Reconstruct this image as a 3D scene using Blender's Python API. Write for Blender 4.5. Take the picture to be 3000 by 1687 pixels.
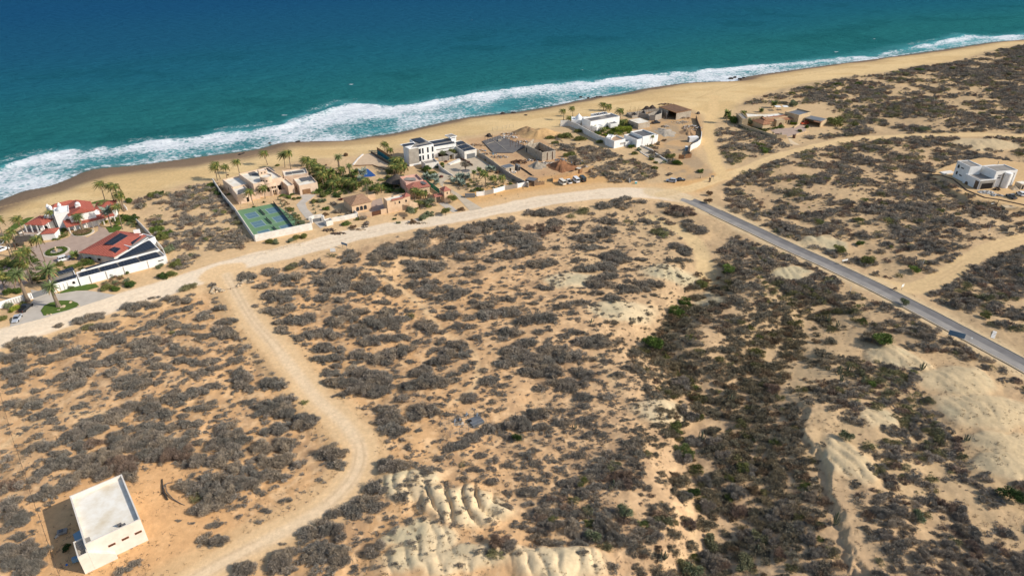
import bpy, bmesh, math, random
import numpy as np
from math import radians, sin, cos, pi, hypot, atan2
from mathutils import Vector, Matrix
random.seed(7)
RS = np.random.RandomState(11)
for o in list(bpy.data.objects):
 bpy.data.objects.remove(o)
scene = bpy.context.scene
#camera
CAM_H = 115.0
PITCH = radians(30)
FOC = 2000.0
cam_d = bpy.data.cameras.new("camera")
cam = bpy.data.objects.new("camera", cam_d)
scene.collection.objects.link(cam)
cam.location = (0, 0, CAM_H)
cam.rotation_euler = (radians(60), 0, 0)
cam_d.lens = 24.0
cam_d.sensor_width = 36.0
cam_d.clip_start = 1.0
cam_d.clip_end = 30000.0
scene.camera = cam
#light
SUN_EL, SUN_AZ = radians(34), radians(-12)      # azimuth measured from +X
world = bpy.data.worlds.new("World")
scene.world = world
world.use_nodes = True
wn = world.node_tree.nodes
sky = wn.new("ShaderNodeTexSky")
sky.sky_type = 'NISHITA'
sky.sun_disc = False
sky.sun_elevation = SUN_EL
sky.sun_rotation = radians(90) - SUN_AZ
sky.air_density = 1.0
sky.dust_density = 1.2
wn["Background"].inputs[1].default_value = 0.135
world.node_tree.links.new(sky.outputs[0], wn["Background"].inputs[0])
sun_d = bpy.data.lights.new("sun", 'SUN')
sun_d.energy = 3.9
sun_d.angle = radians(0.5)
sun_d.color = (1.0, 0.93, 0.82)
sun = bpy.data.objects.new("sun", sun_d)
scene.collection.objects.link(sun)
sdir = Vector((cos(SUN_EL) * cos(SUN_AZ), cos(SUN_EL) * sin(SUN_AZ), sin(SUN_EL)))
sun.rotation_euler = sdir.to_track_quat('Z', 'Y').to_euler()
sun.location = (100, -50, 200)
scene.view_settings.view_transform = 'Standard'
scene.view_settings.look = 'None'
scene.view_settings.exposure = 0.2
scene.view_settings.gamma = 1.0
scene.cycles.max_bounces = 6
scene.cycles.diffuse_bounces = 3
scene.cycles.transparent_max_bounces = 6
#helpers
col = scene.collection
def srgb(r, g, b):
 def f(c):
  c = c / 255.0
  return c / 12.92 if c <= 0.04045 else ((c + 0.055) / 1.055) ** 2.4
 return (f(r), f(g), f(b))
def D(*pts):
 """points read off the 2576 px wide view of the photograph -> 3000 px"""
 return [(x * 1.164596, y * 1.164596) for x, y in pts]
def ZC(ox, oy, s, pts):
 return [(ox + x * s, oy + y * s) for x, y in pts]
def plane_at(u, v, z=0.0):
 """where the line of sight through photo pixel (u, v) meets height z"""
 a = (u - 1500.0) / FOC
 b = (v - 843.5) / FOC
 dy = cos(PITCH) - b * sin(PITCH)
 dz = -sin(PITCH) - b * cos(PITCH)
 t = (z - CAM_H) / dz
 return (a * t, dy * t)
def w0(pts, z=0.0):
 return [plane_at(u, v, z) for u, v in pts]
def proj(x, y, z):
 d = cos(PITCH) * y - sin(PITCH) * (z - CAM_H)
 up = sin(PITCH) * y + cos(PITCH) * (z - CAM_H)
 return 1500 + FOC * x / d, 843.5 - FOC * up / d, d
#lattice noise
def _hash(ix, iy, seed):
 h = (ix.astype(np.int64) * 374761393 + iy.astype(np.int64) * 668265263 + seed * 1274126177) & 0xFFFFFFFF
 h = ((h ^ (h >> 13)) * 1274126177) & 0xFFFFFFFF
 return ((h ^ (h >> 16)) & 0xFFFF) / 65535.0
def vnoise(x, y, seed=0):
 x = np.asarray(x, float); y = np.asarray(y, float)
 ix = np.floor(x); iy = np.floor(y)
 fx = x - ix; fy = y - iy
 fx = fx * fx * fx * (fx * (fx * 6 - 15) + 10); fy = fy * fy * fy * (fy * (fy * 6 - 15) + 10)
 a = _hash(ix, iy, seed); b = _hash(ix + 1, iy, seed)
 c = _hash(ix, iy + 1, seed); d = _hash(ix + 1, iy + 1, seed)
 return (a * (1 - fx) + b * fx) * (1 - fy) + (c * (1 - fx) + d * fx) * fy
def fbm(x, y, scale, octv=4, seed=0, gain=0.5):
 x = np.asarray(x, float) / scale; y = np.asarray(y, float) / scale
 s = 0.0; amp = 1.0; tot = 0.0
 for k in range(octv):
  ca, sa = cos(0.6 + k), sin(0.6 + k)
  s = s + amp * vnoise(x * ca - y * sa + 31.7 * k, x * sa + y * ca - 17.3 * k, seed + k)
  tot += amp
  amp *= gain
  x = x * 2.03; y = y * 2.03
 return s / tot
def sstep(a, b, x):
 t = np.clip((x - a) / (b - a), 0, 1)
 return t * t * (3 - 2 * t)
def pdist(x, y, poly, closed=False, signed=False):
 """distance to a polyline; signed: positive on the right-hand side"""
 x = np.asarray(x, float); y = np.asarray(y, float)
 best = np.full(x.shape, 1e18); sg = np.ones(x.shape)
 P = list(poly) + ([poly[0]] if closed else [])
 for (ax, ay), (bx, by) in zip(P[:-1], P[1:]):
  dx, dy = bx - ax, by - ay
  L = dx * dx + dy * dy + 1e-9
  t = np.clip(((x - ax) * dx + (y - ay) * dy) / L, 0, 1)
  ex = x - ax - t * dx; ey = y - ay - t * dy
  d2 = ex * ex + ey * ey
  m = d2 < best
  best = np.where(m, d2, best)
  if signed:
   sg = np.where(m, np.sign(ex * dy - ey * dx), sg)
 d = np.sqrt(best)
 return d * sg if signed else d
def inpoly(x, y, poly):
 x = np.asarray(x, float); y = np.asarray(y, float)
 c = np.zeros(x.shape, bool)
 n = len(poly)
 for i in range(n):
  ax, ay = poly[i]; bx, by = poly[(i + 1) % n]
  if ay == by:
   continue
  m = ((ay > y) != (by > y)) & (x < (bx - ax) * (y - ay) / (by - ay) + ax)
  c ^= m
 return c
def polymask(x, y, poly, soft=4.0):
 """1 inside, falling to 0 over `soft` metres outside"""
 d = pdist(x, y, poly, closed=True)
 i = inpoly(x, y, poly)
 return np.where(i, 1.0, 1 - sstep(0, soft, d))
def smooth(pts, n=6):
 """Catmull-Rom through points"""
 P = [pts[0]] + list(pts) + [pts[-1]]
 out = []
 for i in range(1, len(P) - 2):
  p0, p1, p2, p3 = P[i - 1], P[i], P[i + 1], P[i + 2]
  for k in range(n):
   t = k / n
   out.append(tuple(0.5 * ((2 * p1[j]) + (-p0[j] + p2[j]) * t + (2 * p0[j] - 5 * p1[j] + 4 * p2[j] - p3[j]) * t * t
         + (-p0[j] + 3 * p1[j] - 3 * p2[j] + p3[j]) * t ** 3) for j in (0, 1)))
 out.append(tuple(P[-2]))
 return out
#materials
def new_mat(name, base=(0.5, 0.5, 0.5), rough=0.85, spec=0.3, metal=0.0):
 m = bpy.data.materials.new(name)
 m.use_nodes = True
 b = m.node_tree.nodes["Principled BSDF"]
 b.inputs["Base Color"].default_value = (*base, 1)
 b.inputs["Roughness"].default_value = rough
 b.inputs["Specular IOR Level"].default_value = spec
 b.inputs["Metallic"].default_value = metal
 return m
def noisy_mat(name, c1, c2, scale=1.0, rough=0.85, spec=0.3, bump=0.0, detail=5, stretch=None, fine=None):
 """two-tone procedural colour: blotches of c2 over c1, optional bump"""
 m = new_mat(name, c1, rough, spec)
 nt = m.node_tree; N = nt.nodes; L = nt.links
 b = N["Principled BSDF"]
 tc = N.new("ShaderNodeTexCoord")
 mp = N.new("ShaderNodeMapping")
 if stretch:
  mp.inputs["Scale"].default_value = stretch
 L.new(tc.outputs["Object"], mp.inputs["Vector"])
 no = N.new("ShaderNodeTexNoise")
 no.inputs["Scale"].default_value = scale
 no.inputs["Detail"].default_value = detail
 no.inputs["Roughness"].default_value = 0.6
 L.new(mp.outputs[0], no.inputs["Vector"])
 cr = N.new("ShaderNodeValToRGB")
 cr.color_ramp.elements[0].position = 0.35
 cr.color_ramp.elements[0].color = (*c1, 1)
 cr.color_ramp.elements[1].position = 0.68
 cr.color_ramp.elements[1].color = (*c2, 1)
 L.new(no.outputs[0], cr.inputs[0])
 L.new(cr.outputs[0], b.inputs["Base Color"])
 if bump:
  bp = N.new("ShaderNodeBump")
  bp.inputs["Strength"].default_value = bump
  bp.inputs["Distance"].default_value = 0.1
  L.new(no.outputs[0], bp.inputs["Height"])
  L.new(bp.outputs[0], b.inputs["Normal"])
 return m
def attr_mat(name, attr="col", rough=0.9, spec=0.2, nscale=0.0, namp=0.15, bump=0.0, bscale=1.5, transl=False):
 m = new_mat(name, (0.5, 0.5, 0.5), rough, spec)
 nt = m.node_tree; N = nt.nodes; L = nt.links
 b = N["Principled BSDF"]
 at = N.new("ShaderNodeAttribute"); at.attribute_name = attr
 out = at.outputs["Color"]
 if nscale:
  tc = N.new("ShaderNodeTexCoord")
  no = N.new("ShaderNodeTexNoise")
  no.inputs["Scale"].default_value = nscale
  no.inputs["Detail"].default_value = 6
  no.inputs["Roughness"].default_value = 0.7
  L.new(tc.outputs["Object"], no.inputs["Vector"])
  mr = N.new("ShaderNodeMapRange")
  mr.inputs[1].default_value = 0.3; mr.inputs[2].default_value = 0.7
  mr.inputs[3].default_value = 1 - namp; mr.inputs[4].default_value = 1 + namp
  L.new(no.outputs[0], mr.inputs[0])
  vm = N.new("ShaderNodeVectorMath"); vm.operation = 'SCALE'
  L.new(out, vm.inputs[0]); L.new(mr.outputs[0], vm.inputs["Scale"])
  out = vm.outputs[0]
  if bump:
   n2 = N.new("ShaderNodeTexNoise")
   n2.inputs["Scale"].default_value = bscale
   n2.inputs["Detail"].default_value = 8
   n2.inputs["Roughness"].default_value = 0.65
   L.new(tc.outputs["Object"], n2.inputs["Vector"])
   bp = N.new("ShaderNodeBump")
   bp.inputs["Strength"].default_value = bump
   bp.inputs["Distance"].default_value = 0.5
   L.new(n2.outputs[0], bp.inputs["Height"])
   L.new(bp.outputs[0], b.inputs["Normal"])
 L.new(out, b.inputs["Base Color"])
 return m
#mesh helpers
def mesh_obj(name, verts, faces, mat=None, parent=None, smooth_f=False, matidx=None):
 me = bpy.data.meshes.new(name)
 me.from_pydata([tuple(v) for v in verts], [], faces)
 if mat is not None:
  for mm in (mat if isinstance(mat, (list, tuple)) else [mat]):
   me.materials.append(mm)
 if matidx is not None:
  me.polygons.foreach_set("material_index", matidx)
 if smooth_f:
  me.polygons.foreach_set("use_smooth", [True] * len(me.polygons))
 me.update()
 o = bpy.data.objects.new(name, me)
 col.objects.link(o)
 if parent is not None:
  o.parent = parent
 return o
def tag(o, label=None, cat=None, group=None, kind=None):
 if label: o["label"] = label
 if cat: o["category"] = cat
 if group: o["group"] = group
 if kind: o["kind"] = kind
 return o
def empty(name, loc=(0, 0, 0), rz=0.0, label=None, cat=None, group=None):
 e = bpy.data.objects.new(name, None)
 e.empty_display_size = 0.5
 e.location = loc
 e.rotation_euler = (0, 0, rz)
 col.objects.link(e)
 return tag(e, label, cat, group)
def copy_tree(o, parent=None):
 c = o.copy()
 col.objects.link(c)
 c.parent = parent
 for ch in list(o.children):
  copy_tree(ch, c)
 return c
class MB:
 """collects simple solids into ONE mesh"""
 def __init__(s):
  s.v = []; s.f = []
 def add(s, vs, fs):
  b = len(s.v)
  s.v += [tuple(p) for p in vs]
  s.f += [tuple(i + b for i in f) for f in fs]
  return s
 def box(s, x0, y0, z0, x1, y1, z1):
  return s.add([(x0, y0, z0), (x1, y0, z0), (x1, y1, z0), (x0, y1, z0), (x0, y0, z1), (x1, y0, z1), (x1, y1, z1), (x0, y1, z1)],
      [(0, 3, 2, 1), (4, 5, 6, 7), (0, 1, 5, 4), (1, 2, 6, 5), (2, 3, 7, 6), (3, 0, 4, 7)])
 def cbox(s, cx, cy, z0, sx, sy, sz, rz=0.0):
  c, n = cos(rz), sin(rz)
  vs = []
  for z in (z0, z0 + sz):
   for a, b in ((-1, -1), (1, -1), (1, 1), (-1, 1)):
    x, y = a * sx / 2, b * sy / 2
    vs.append((cx + x * c - y * n, cy + x * n + y * c, z))
  return s.add(vs, [(0, 3, 2, 1), (4, 5, 6, 7), (0, 1, 5, 4), (1, 2, 6, 5), (2, 3, 7, 6), (3, 0, 4, 7)])
 def prism(s, poly, z0, z1):
  """closed prism over a polygon (counter-clockwise or not); z0/z1 floats or lists"""
  n = len(poly)
  if area(poly) < 0:
   poly = poly[::-1]
   if isinstance(z0, list): z0 = z0[::-1]
   if isinstance(z1, list): z1 = z1[::-1]
  a = z0 if isinstance(z0, list) else [z0] * n
  b = z1 if isinstance(z1, list) else [z1] * n
  vs = [(p[0], p[1], a[i]) for i, p in enumerate(poly)] + [(p[0], p[1], b[i]) for i, p in enumerate(poly)]
  fs = [tuple(range(n))[::-1], tuple(range(n, 2 * n))]
  for i in range(n):
   j = (i + 1) % n
   fs.append((i, j, n + j, n + i))
  return s.add(vs, fs)
 def tube(s, pts, radii, sides=6, cap=True):
  pts = [Vector(p) for p in pts]
  if not isinstance(radii, (list, tuple)):
   radii = [radii] * len(pts)
  vs = []; fs = []
  for i, p in enumerate(pts):
   d = (pts[min(i + 1, len(pts) - 1)] - pts[max(i - 1, 0)])
   if d.length < 1e-6: d = Vector((0, 0, 1))
   d.normalize()
   a = d.cross(Vector((0, 0, 1)))
   if a.length < 1e-3: a = d.cross(Vector((1, 0, 0)))
   a.normalize(); b = d.cross(a)
   for k in range(sides):
    t = 2 * pi * k / sides
    vs.append(p + (a * cos(t) + b * sin(t)) * radii[i])
  for i in range(len(pts) - 1):
   for k in range(sides):
    k2 = (k + 1) % sides
    fs.append((i * sides + k, i * sides + k2, (i + 1) * sides + k2, (i + 1) * sides + k))
  if cap:
   fs.append(tuple(range(sides))[::-1])
   fs.append(tuple(range((len(pts) - 1) * sides, len(pts) * sides)))
  return s.add(vs, fs)
 def lathe(s, cx, cy, prof, n=16, sx=1.0, sy=1.0):
  """prof: list of (r, z)"""
  vs = []; fs = []
  for r, z in prof:
   for k in range(n):
    t = 2 * pi * k / n
    vs.append((cx + r * cos(t) * sx, cy + r * sin(t) * sy, z))
  m = len(prof)
  for i in range(m - 1):
   for k in range(n):
    k2 = (k + 1) % n
    fs.append((i * n + k, i * n + k2, (i + 1) * n + k2, (i + 1) * n + k))
  fs.append(tuple(range(n))[::-1])
  fs.append(tuple(range((m - 1) * n, m * n)))
  return s.add(vs, fs)
 def build(s, name, mat, parent=None, smooth_f=False):
  return mesh_obj(name, s.v, s.f, mat, parent, smooth_f)
def area(poly):
 return 0.5 * sum(poly[i][0] * poly[(i + 1) % len(poly)][1] - poly[(i + 1) % len(poly)][0] * poly[i][1] for i in range(len(poly)))
def inset(poly, d):
 """offset a convex-ish polygon inward by d"""
 if area(poly) < 0: poly = poly[::-1]
 n = len(poly); out = []
 for i in range(n):
  p0, p1, p2 = poly[i - 1], poly[i], poly[(i + 1) % n]
  e1 = (p1[0] - p0[0], p1[1] - p0[1]); e2 = (p2[0] - p1[0], p2[1] - p1[1])
  l1 = hypot(*e1) or 1; l2 = hypot(*e2) or 1
  n1 = (-e1[1] / l1, e1[0] / l1); n2 = (-e2[1] / l2, e2[0] / l2)
  k = 1 + n1[0] * n2[0] + n1[1] * n2[1]
  k = max(k, 0.3)
  out.append((p1[0] + (n1[0] + n2[0]) * d / k, p1[1] + (n1[1] + n2[1]) * d / k))
 return out
#outlines of the land (metres, read off the photo on the ground plane)
SEA_Z = -5.0
SHORE = [(-900, 150)] + w0(D((-90, 540), (0, 505), (60, 482), (120, 470), (170, 452), (230, 428), (330, 418), (420, 407), (520, 394), (600, 384), (660, 374), (700, 362),
      (760, 357), (860, 355), (930, 345), (1000, 335), (1100, 312), (1180, 296), (1300, 283), (1400, 266), (1480, 249),
      (1560, 238), (1640, 221), (1750, 208), (1850, 205), (1880, 194), (1960, 182), (2100, 163), (2250, 143), (2400, 122),
      (2500, 107), (2590, 99), (2760, 76)), SEA_Z) + [(1500, 1100)]
BREAK = [(-900, 215)] + w0(D((-90, 455), (0, 416), (100, 388), (190, 374), (300, 366), (400, 351), (480, 345), (560, 331), (640, 322), (700, 314), (780, 288), (860, 260), (940, 262), (980, 266), (1040, 262), (1110, 248),
      (1250, 226), (1400, 210), (1550, 196), (1700, 180), (1800, 172), (1900, 163), (1985, 158), (2080, 147), (2160, 141), (2260, 122),
      (2350, 105), (2420, 88), (2490, 92), (2590, 84), (2760, 66)), SEA_Z) + [(1500, 1150)]
SHORE = SHORE[:1] + smooth(SHORE[1:-1], 3) + SHORE[-1:]
DUNE = [(-900, 60)] + w0(D((-90, 600), (0, 560), (60, 548), (240, 508), (330, 500), (400, 482), (470, 462), (540, 455), (640, 440), (760, 402), (900, 392), (1000, 372),
      (1140, 350), (1250, 330), (1400, 322), (1500, 300), (1640, 275), (1720, 268), (1790, 300), (1830, 300), (1862, 258), (1900, 240),
      (1960, 224), (2050, 208), (2150, 193), (2300, 170), (2400, 153), (2470, 135), (2590, 108), (2760, 84))) + [(1500, 1040)]
MAIN = smooth(w0(D((-160, 905), (0, 850), (100, 820), (200, 788), (330, 747), (440, 715), (560, 675), (650, 650), (780, 620), (900, 590), (1030, 567),
     (1150, 549), (1250, 530), (1350, 510), (1450, 495), (1550, 486), (1640, 487), (1710, 495))), 4)
TRACK = smooth(w0(D((570, 690), (600, 745), (640, 810), (690, 868), (740, 930), (800, 1005), (860, 1060), (900, 1115), (905, 1160), (880, 1215),
     (820, 1275), (740, 1325), (620, 1385), (500, 1449), (380, 1530))), 4)
EAST = smooth(w0(D((1660, 490), (1750, 468), (1850, 434), (1950, 397), (2050, 370), (2150, 350), (2250, 344), (2350, 342), (2460, 342), (2560, 347), (2700, 350))), 4)
PAVED = smooth(w0(D((1650, 484), (1700, 492), (1745, 507), (1800, 532), (1900, 578), (2000, 627), (2100, 672), (2200, 719), (2300, 771), (2400, 825), (2500, 879), (2600, 934), (2760, 1025))), 5)
SIDE = smooth(w0(D((2225, 712), (2300, 722), (2350, 705), (2420, 668), (2480, 635), (2540, 612), (2620, 590), (2750, 560))), 4)
WTRACK = smooth(w0(D((1640, 545), (1700, 570), (1745, 600), (1765, 640), (1790, 690))), 4)
BTRACK = smooth(w0(D((1800, 240), (1788, 300), (1780, 350), (1795, 390), (1808, 425), (1822, 445))), 4)
PADW = w0(D((1160, 500), (1210, 480), (1340, 455), (1440, 440), (1560, 450), (1640, 470), (1700, 462), (1790, 440), (1850, 430), (1700, 500), (1560, 490), (1380, 510), (1240, 530)))
FLAT = w0(D((-120, 600), (0, 560), (240, 505), (400, 470), (540, 440), (760, 395), (1000, 352), (1240, 325), (1500, 275), (1700, 252), (1790, 290), (1860, 270), (2060, 262),
   (2130, 310), (2050, 350), (1850, 380), (1840, 440), (1650, 470), (1400, 500), (1150, 530), (900, 570), (640, 630), (420, 700), (200, 770), (0, 850), (-160, 900)))
PAD10 = w0(D((2338, 436), (2395, 412), (2470, 396), (2600, 412), (2690, 450), (2700, 560), (2576, 525), (2500, 508), (2440, 497), (2400, 478), (2360, 455)))
YARD1 = w0(D((90, 1449), (100, 1300), (170, 1230), (320, 1190), (420, 1170), (480, 1230), (520, 1300), (560, 1330), (500, 1420), (420, 1500), (60, 1560)))
FENCEPAD = w0(D((1080, 1070), (1150, 1035), (1230, 1035), (1240, 1075), (1130, 1110)))
WASH = smooth(w0(D((1785, 690), (1740, 760), (1640, 850), (1720, 930), (1740, 1010), (1725, 1090), (1745, 1180), (1790, 1300), (1740, 1449), (1700, 1600))), 4)
WASH2 = smooth(w0(D((2050, 800), (1960, 870), (1870, 960), (1860, 1050), (1880, 1130), (1900, 1250), (1860, 1449), (1850, 1600))), 4)
CLIFF = w0([(2290, 1120), (2311, 1173), (2367, 1222), (2371, 1290), (2404, 1343), (2424, 1408), (2428, 1465), (2470, 1560), (2520, 1700), (2560, 1800)])
CLAY = [  # bare pale clay hills: centre (display px), half sizes (display px), height m, ridged amplitude
 (1170, 1285, 120, 55, 1.0, .8), (1060, 1370, 90, 45, 0.6, 0.25), (1130, 1425, 170, 40, 0.8, 0.25), (1400, 1425, 150, 45, 2.4, 0.3),
 (2400, 960, 100, 42, 1.5, 0.12), (2470, 1035, 120, 48, 1.8, 0.12), (2530, 1125, 95, 45, 1.6, 0.12), (2540, 1190, 90, 40, 1.5, 0.2),
 (1660, 1030, 80, 35, 1.5, 0.2), (1560, 785, 100, 26, 0.6, 0.12), (1680, 690, 85, 22, 1.0, 0.2), (1440, 712, 80, 18, 0.4, 0.1),
 (2060, 612, 70, 20, 1.0, 0.3), (2250, 905, 70, 35, 1.5, 0.3), (2210, 1060, 55, 32, 0.6, 0.2),
 (1040, 1235, 90, 45, 0.6, 0.3), (1990, 690, 60, 18, 0.4, 0.2), (2480, 365, 80, 14, 1.0, 0.2),
 (1790, 735, 40, 25, 0.4, 0.2), (2130, 1170, 60, 70, 0.6, 0.3)]
CLAYW = []
for cx, cy, rx, ry, hh, ra in CLAY:
 c = w0(D((cx, cy)))[0]; a = w0(D((cx + rx, cy)))[0]; b = w0(D((cx, cy - ry)))[0]; b2 = w0(D((cx, cy + ry)))[0]
 CLAYW.append((c[0], c[1], abs(a[0] - c[0]), abs(b[1] - b2[1]) / 2, hh, ra))
def clay_mask(x, y):
 x = np.asarray(x, float); y = np.asarray(y, float)
 m = np.zeros(x.shape); hs = np.zeros(x.shape); rs = np.zeros(x.shape)
 wx = x + 6 * (fbm(x, y, 9, 3, 41) - .5); wy = y + 6 * (fbm(x, y, 9, 3, 47) - .5)
 for cx, cy, rx, ry, hh, ra in CLAYW:
  r = np.sqrt(((wx - cx) / rx) ** 2 + ((wy - cy) / ry) ** 2)
  k = 1 - sstep(0.65, 1.1, r)
  m = np.maximum(m, k)
  hs = np.maximum(hs, hh * np.clip(1 - r * r / 1.4, 0, 1))
  rs = np.maximum(rs, ra * (1 - sstep(0.7, 1.25, r)))
 return m, hs, rs
def terrain(x, y):
 x = np.asarray(x, float); y = np.asarray(y, float)
 shp = x.shape
 x = x.ravel(); y = y.ravel()
 ds = pdist(x, y, SHORE, signed=True)            # + inland
 flat = polymask(x, y, FLAT, 12)
 pad = polymask(x, y, PAD10, 2.2)
 yard = polymask(x, y, YARD1, 8)
 rd = np.minimum(np.minimum(pdist(x, y, MAIN) - 6.5, pdist(x, y, TRACK) - 4), np.minimum(pdist(x, y, EAST) - 4, pdist(x, y, SIDE) - 4))
 rp = pdist(x, y, PAVED) - 4.6
 rmask = 1 - sstep(0, 5, rd)
 pmask = 1 - sstep(0, 7, rp)
 low = 2.6 * (fbm(x, y, 75, 2, 5) - .5)
 mid = 2.4 * (fbm(x, y, 24, 3, 9) - .5)
 fin = 0.8 * (fbm(x, y, 5, 4, 21) - .5)
 h = low + mid * (1 - rmask * .85) + fin * (1 - rmask)
 cm, hs, rs = clay_mask(x, y)
 ang = x * 0.93 + y * 0.36 + 3.0 * fbm(x, y, 9, 2, 77)
 rid = np.abs(np.sin(pi * (ang / 3.5 + 2.2 * fbm(x, y, 11, 3, 33)))) ** .5 * (.55 + .9 * fbm(x, y, 9, 2, 39))
 rid2 = 1 - np.abs(2 * fbm(x, y, 4.0, 3, 35) - 1)
 h = h + hs + rs * (1.8 * rid + 0.8 * rid2 - 1.3)
 dw = pdist(x, y, WASH)
 h = h - 3.2 * np.exp(-(dw / 8.0) ** 2) * (1 - pmask) * (1 - rmask)
 dw2 = pdist(x, y, WASH2)
 h = h - 2.6 * np.exp(-(dw2 / 11.0) ** 2) * (1 - pmask)
 dc = -pdist(x, y, CLIFF, signed=True) + 9 * (fbm(x, y, 6, 5, 71, .62) - .5)
 near = 1 - sstep(8, 26, pdist(x, y, CLIFF))
 h = h + near * 1.25 * sstep(-1.2, 1.0, dc) * sstep(0, 16, CLIFF[0][1] - y)
 dp = pdist(x, y, PAD10, closed=True)
 rr = np.exp(-(np.where(inpoly(x, y, PAD10), 0, dp) / 30.0) ** 2)
 h = h - rr * 2.4
 h = h * (1 - pmask) + (low * .6 + .12 * (fbm(x, y, 3, 2, 55) - .5) * sstep(3.2, 2.0, np.abs(rp + 4.6 - 3.3))) * pmask
 h = h * (1 - flat)
 h = h * (1 - pad)
 h = h * (1 - yard)
 dd = pdist(x, y, DUNE, signed=True)
 beach = SEA_Z + np.clip(ds, 0, 1e9) * 0.13
 beach = np.where(ds < 0, SEA_Z + np.maximum(ds * 0.05, -4), beach)
 berm = SEA_Z + 4.2 - 4.2 * np.exp(-np.maximum(ds, 0) / 14.0) + 0.3 * (fbm(x, y, 14, 3, 3) - .5)
 beach = np.where(ds > 0, berm, beach)
 k = sstep(-10, 6, dd)
 h = beach * (1 - k) + h * k
 return h.reshape(shp)
def hz(x, y):
 return float(terrain(np.array([x]), np.array([y]))[0])
def at(u, v):
 """ground point seen at photo pixel (u, v)"""
 z = 0.0
 for _ in range(7):
  x, y = plane_at(u, v, z)
  z = z * 0.4 + hz(x, y) * 0.6
 return x, y, z
def at_many(uv):
 uv = np.array(uv, float)
 a = (uv[:, 0] - 1500) / FOC; b = (uv[:, 1] - 843.5) / FOC
 dy = cos(PITCH) - b * sin(PITCH); dz = -sin(PITCH) - b * cos(PITCH)
 z = np.zeros(len(uv))
 for _ in range(7):
  t = (z - CAM_H) / dz
  x, y = a * t, dy * t
  z = z * .4 + terrain(x, y) * .6
 return x, y, z
#ground sheet (one height field; split by use, colours are soil types)
def fan(y0, y1, rows, cols, half, k=0.75):
 ys = np.exp(np.linspace(math.log(y0 + 66), math.log(y1 + 66), rows)) - 66
 s = np.linspace(-half, half, cols)
 Y = np.repeat(ys, cols)
 dep = cos(PITCH) * Y + sin(PITCH) * CAM_H
 X = np.tile(s, rows) * k * dep
 idx = np.arange(rows * cols).reshape(rows, cols)
 F = np.stack([idx[:-1, :-1], idx[:-1, 1:], idx[1:, 1:], idx[1:, :-1]], -1).reshape(-1, 4)
 return X, Y, F
def grid_obj(name, X, Y, Z, F, mat, attrs):
 used = np.unique(F)
 remap = np.full(len(X), -1, np.int64); remap[used] = np.arange(len(used))
 V = np.stack([X[used], Y[used], Z[used]], 1)
 G = remap[F]
 me = bpy.data.meshes.new(name)
 me.vertices.add(len(V)); me.vertices.foreach_set("co", V.astype(np.float32).ravel())
 me.loops.add(G.size); me.loops.foreach_set("vertex_index", G.astype(np.int32).ravel())
 me.polygons.add(len(G)); me.polygons.foreach_set("loop_start", np.arange(0, G.size, 4, dtype=np.int32))
 me.polygons.foreach_set("use_smooth", np.ones(len(G), bool))
 me.materials.append(mat)
 me.update(calc_edges=True)
 for an, A in attrs.items():
  c = me.color_attributes.new(an, 'FLOAT_COLOR', 'POINT')
  B = np.ones((len(used), 4), np.float32); B[:, :A.shape[1]] = A[used]
  c.data.foreach_set("color", B.ravel())
 o = bpy.data.objects.new(name, me)
 col.objects.link(o)
 return o
X, Y, F = fan(18, 1050, 760, 1180, 1.45)
Zg = terrain(X, Y)
ds = pdist(X, Y, SHORE, signed=True)
dd = pdist(X, Y, DUNE, signed=True)
dM = pdist(X, Y, MAIN); dT = pdist(X, Y, TRACK); dE = pdist(X, Y, EAST); dP = pdist(X, Y, PAVED); dS = pdist(X, Y, SIDE)
dW = pdist(X, Y, WTRACK); dB = pdist(X, Y, BTRACK)
n1 = fbm(X, Y, 30, 4, 101); n2 = fbm(X, Y, 6, 4, 103); n3 = fbm(X, Y, 1.6, 3, 107); n4 = fbm(X, Y, 90, 2, 109)
cm, _, _ = clay_mask(X, Y)
def mix(a, b, t):
 return a * (1 - t[:, None]) + np.array(b)[None, :] * t[:, None]
C = np.tile(np.array(srgb(202, 168, 129)), (len(X), 1))
orange = sstep(0.2, 0.8, 1.15 - (X + 90) / 160.0) * (1 - sstep(190, 250, Y)) * 0.75
C = mix(C, srgb(208, 162, 112), np.clip(orange * (0.5 + n1), 0, 1))
C = mix(C, srgb(205, 175, 132), sstep(.45, .7, n1) * .7 * (1 - orange))
C = mix(C, srgb(158, 130, 102), sstep(.5, .72, n2) * .5)
C = mix(C, srgb(226, 190, 145), sstep(.5, .75, n3) * .5)
C = mix(C, srgb(196, 168, 124), sstep(300, 450, Y) * .6)
C = mix(C, srgb(182, 155, 118), sstep(0, 110, X + .25 * (Y - 150)) * .75 * (1 - sstep(.6, .8, n2) * .5))
C = mix(C, srgb(216, 196, 158), cm * (.62 + .3 * n2))
C = mix(C, srgb(186, 164, 128), cm * sstep(20, 90, X) * .75)
C = mix(C, srgb(176, 165, 134), cm * sstep(.5, .68, fbm(X, Y, 13, 3, 119)) * .7)
fl = polymask(X, Y, FLAT, 3)
C = mix(C, srgb(202, 172, 130), fl * .6)
site = polymask(X, Y, w0(D((1180, 352), (1330, 330), (1480, 440), (1440, 450), (1330, 450), (1200, 372))), 3)
C = mix(C, srgb(182, 144, 108), site * (.4 + .5 * n2))
C = mix(C, srgb(205, 160, 104), polymask(X, Y, PADW, 5) * .8)
s8 = polymask(X, Y, w0(D((1600, 315), (1640, 275), (1750, 275), (1760, 330), (1735, 385), (1790, 440), (1720, 450), (1640, 400))), 4)
C = mix(C, srgb(186, 148, 104), s8 * (.35 + .5 * n2)); C = mix(C, srgb(160, 140, 114), s8 * sstep(.5, .65, fbm(X, Y, 9, 3, 161)) * .7)
C = mix(C, srgb(202, 168, 122), polymask(X, Y, PAD10, 3) * .9)
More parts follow.
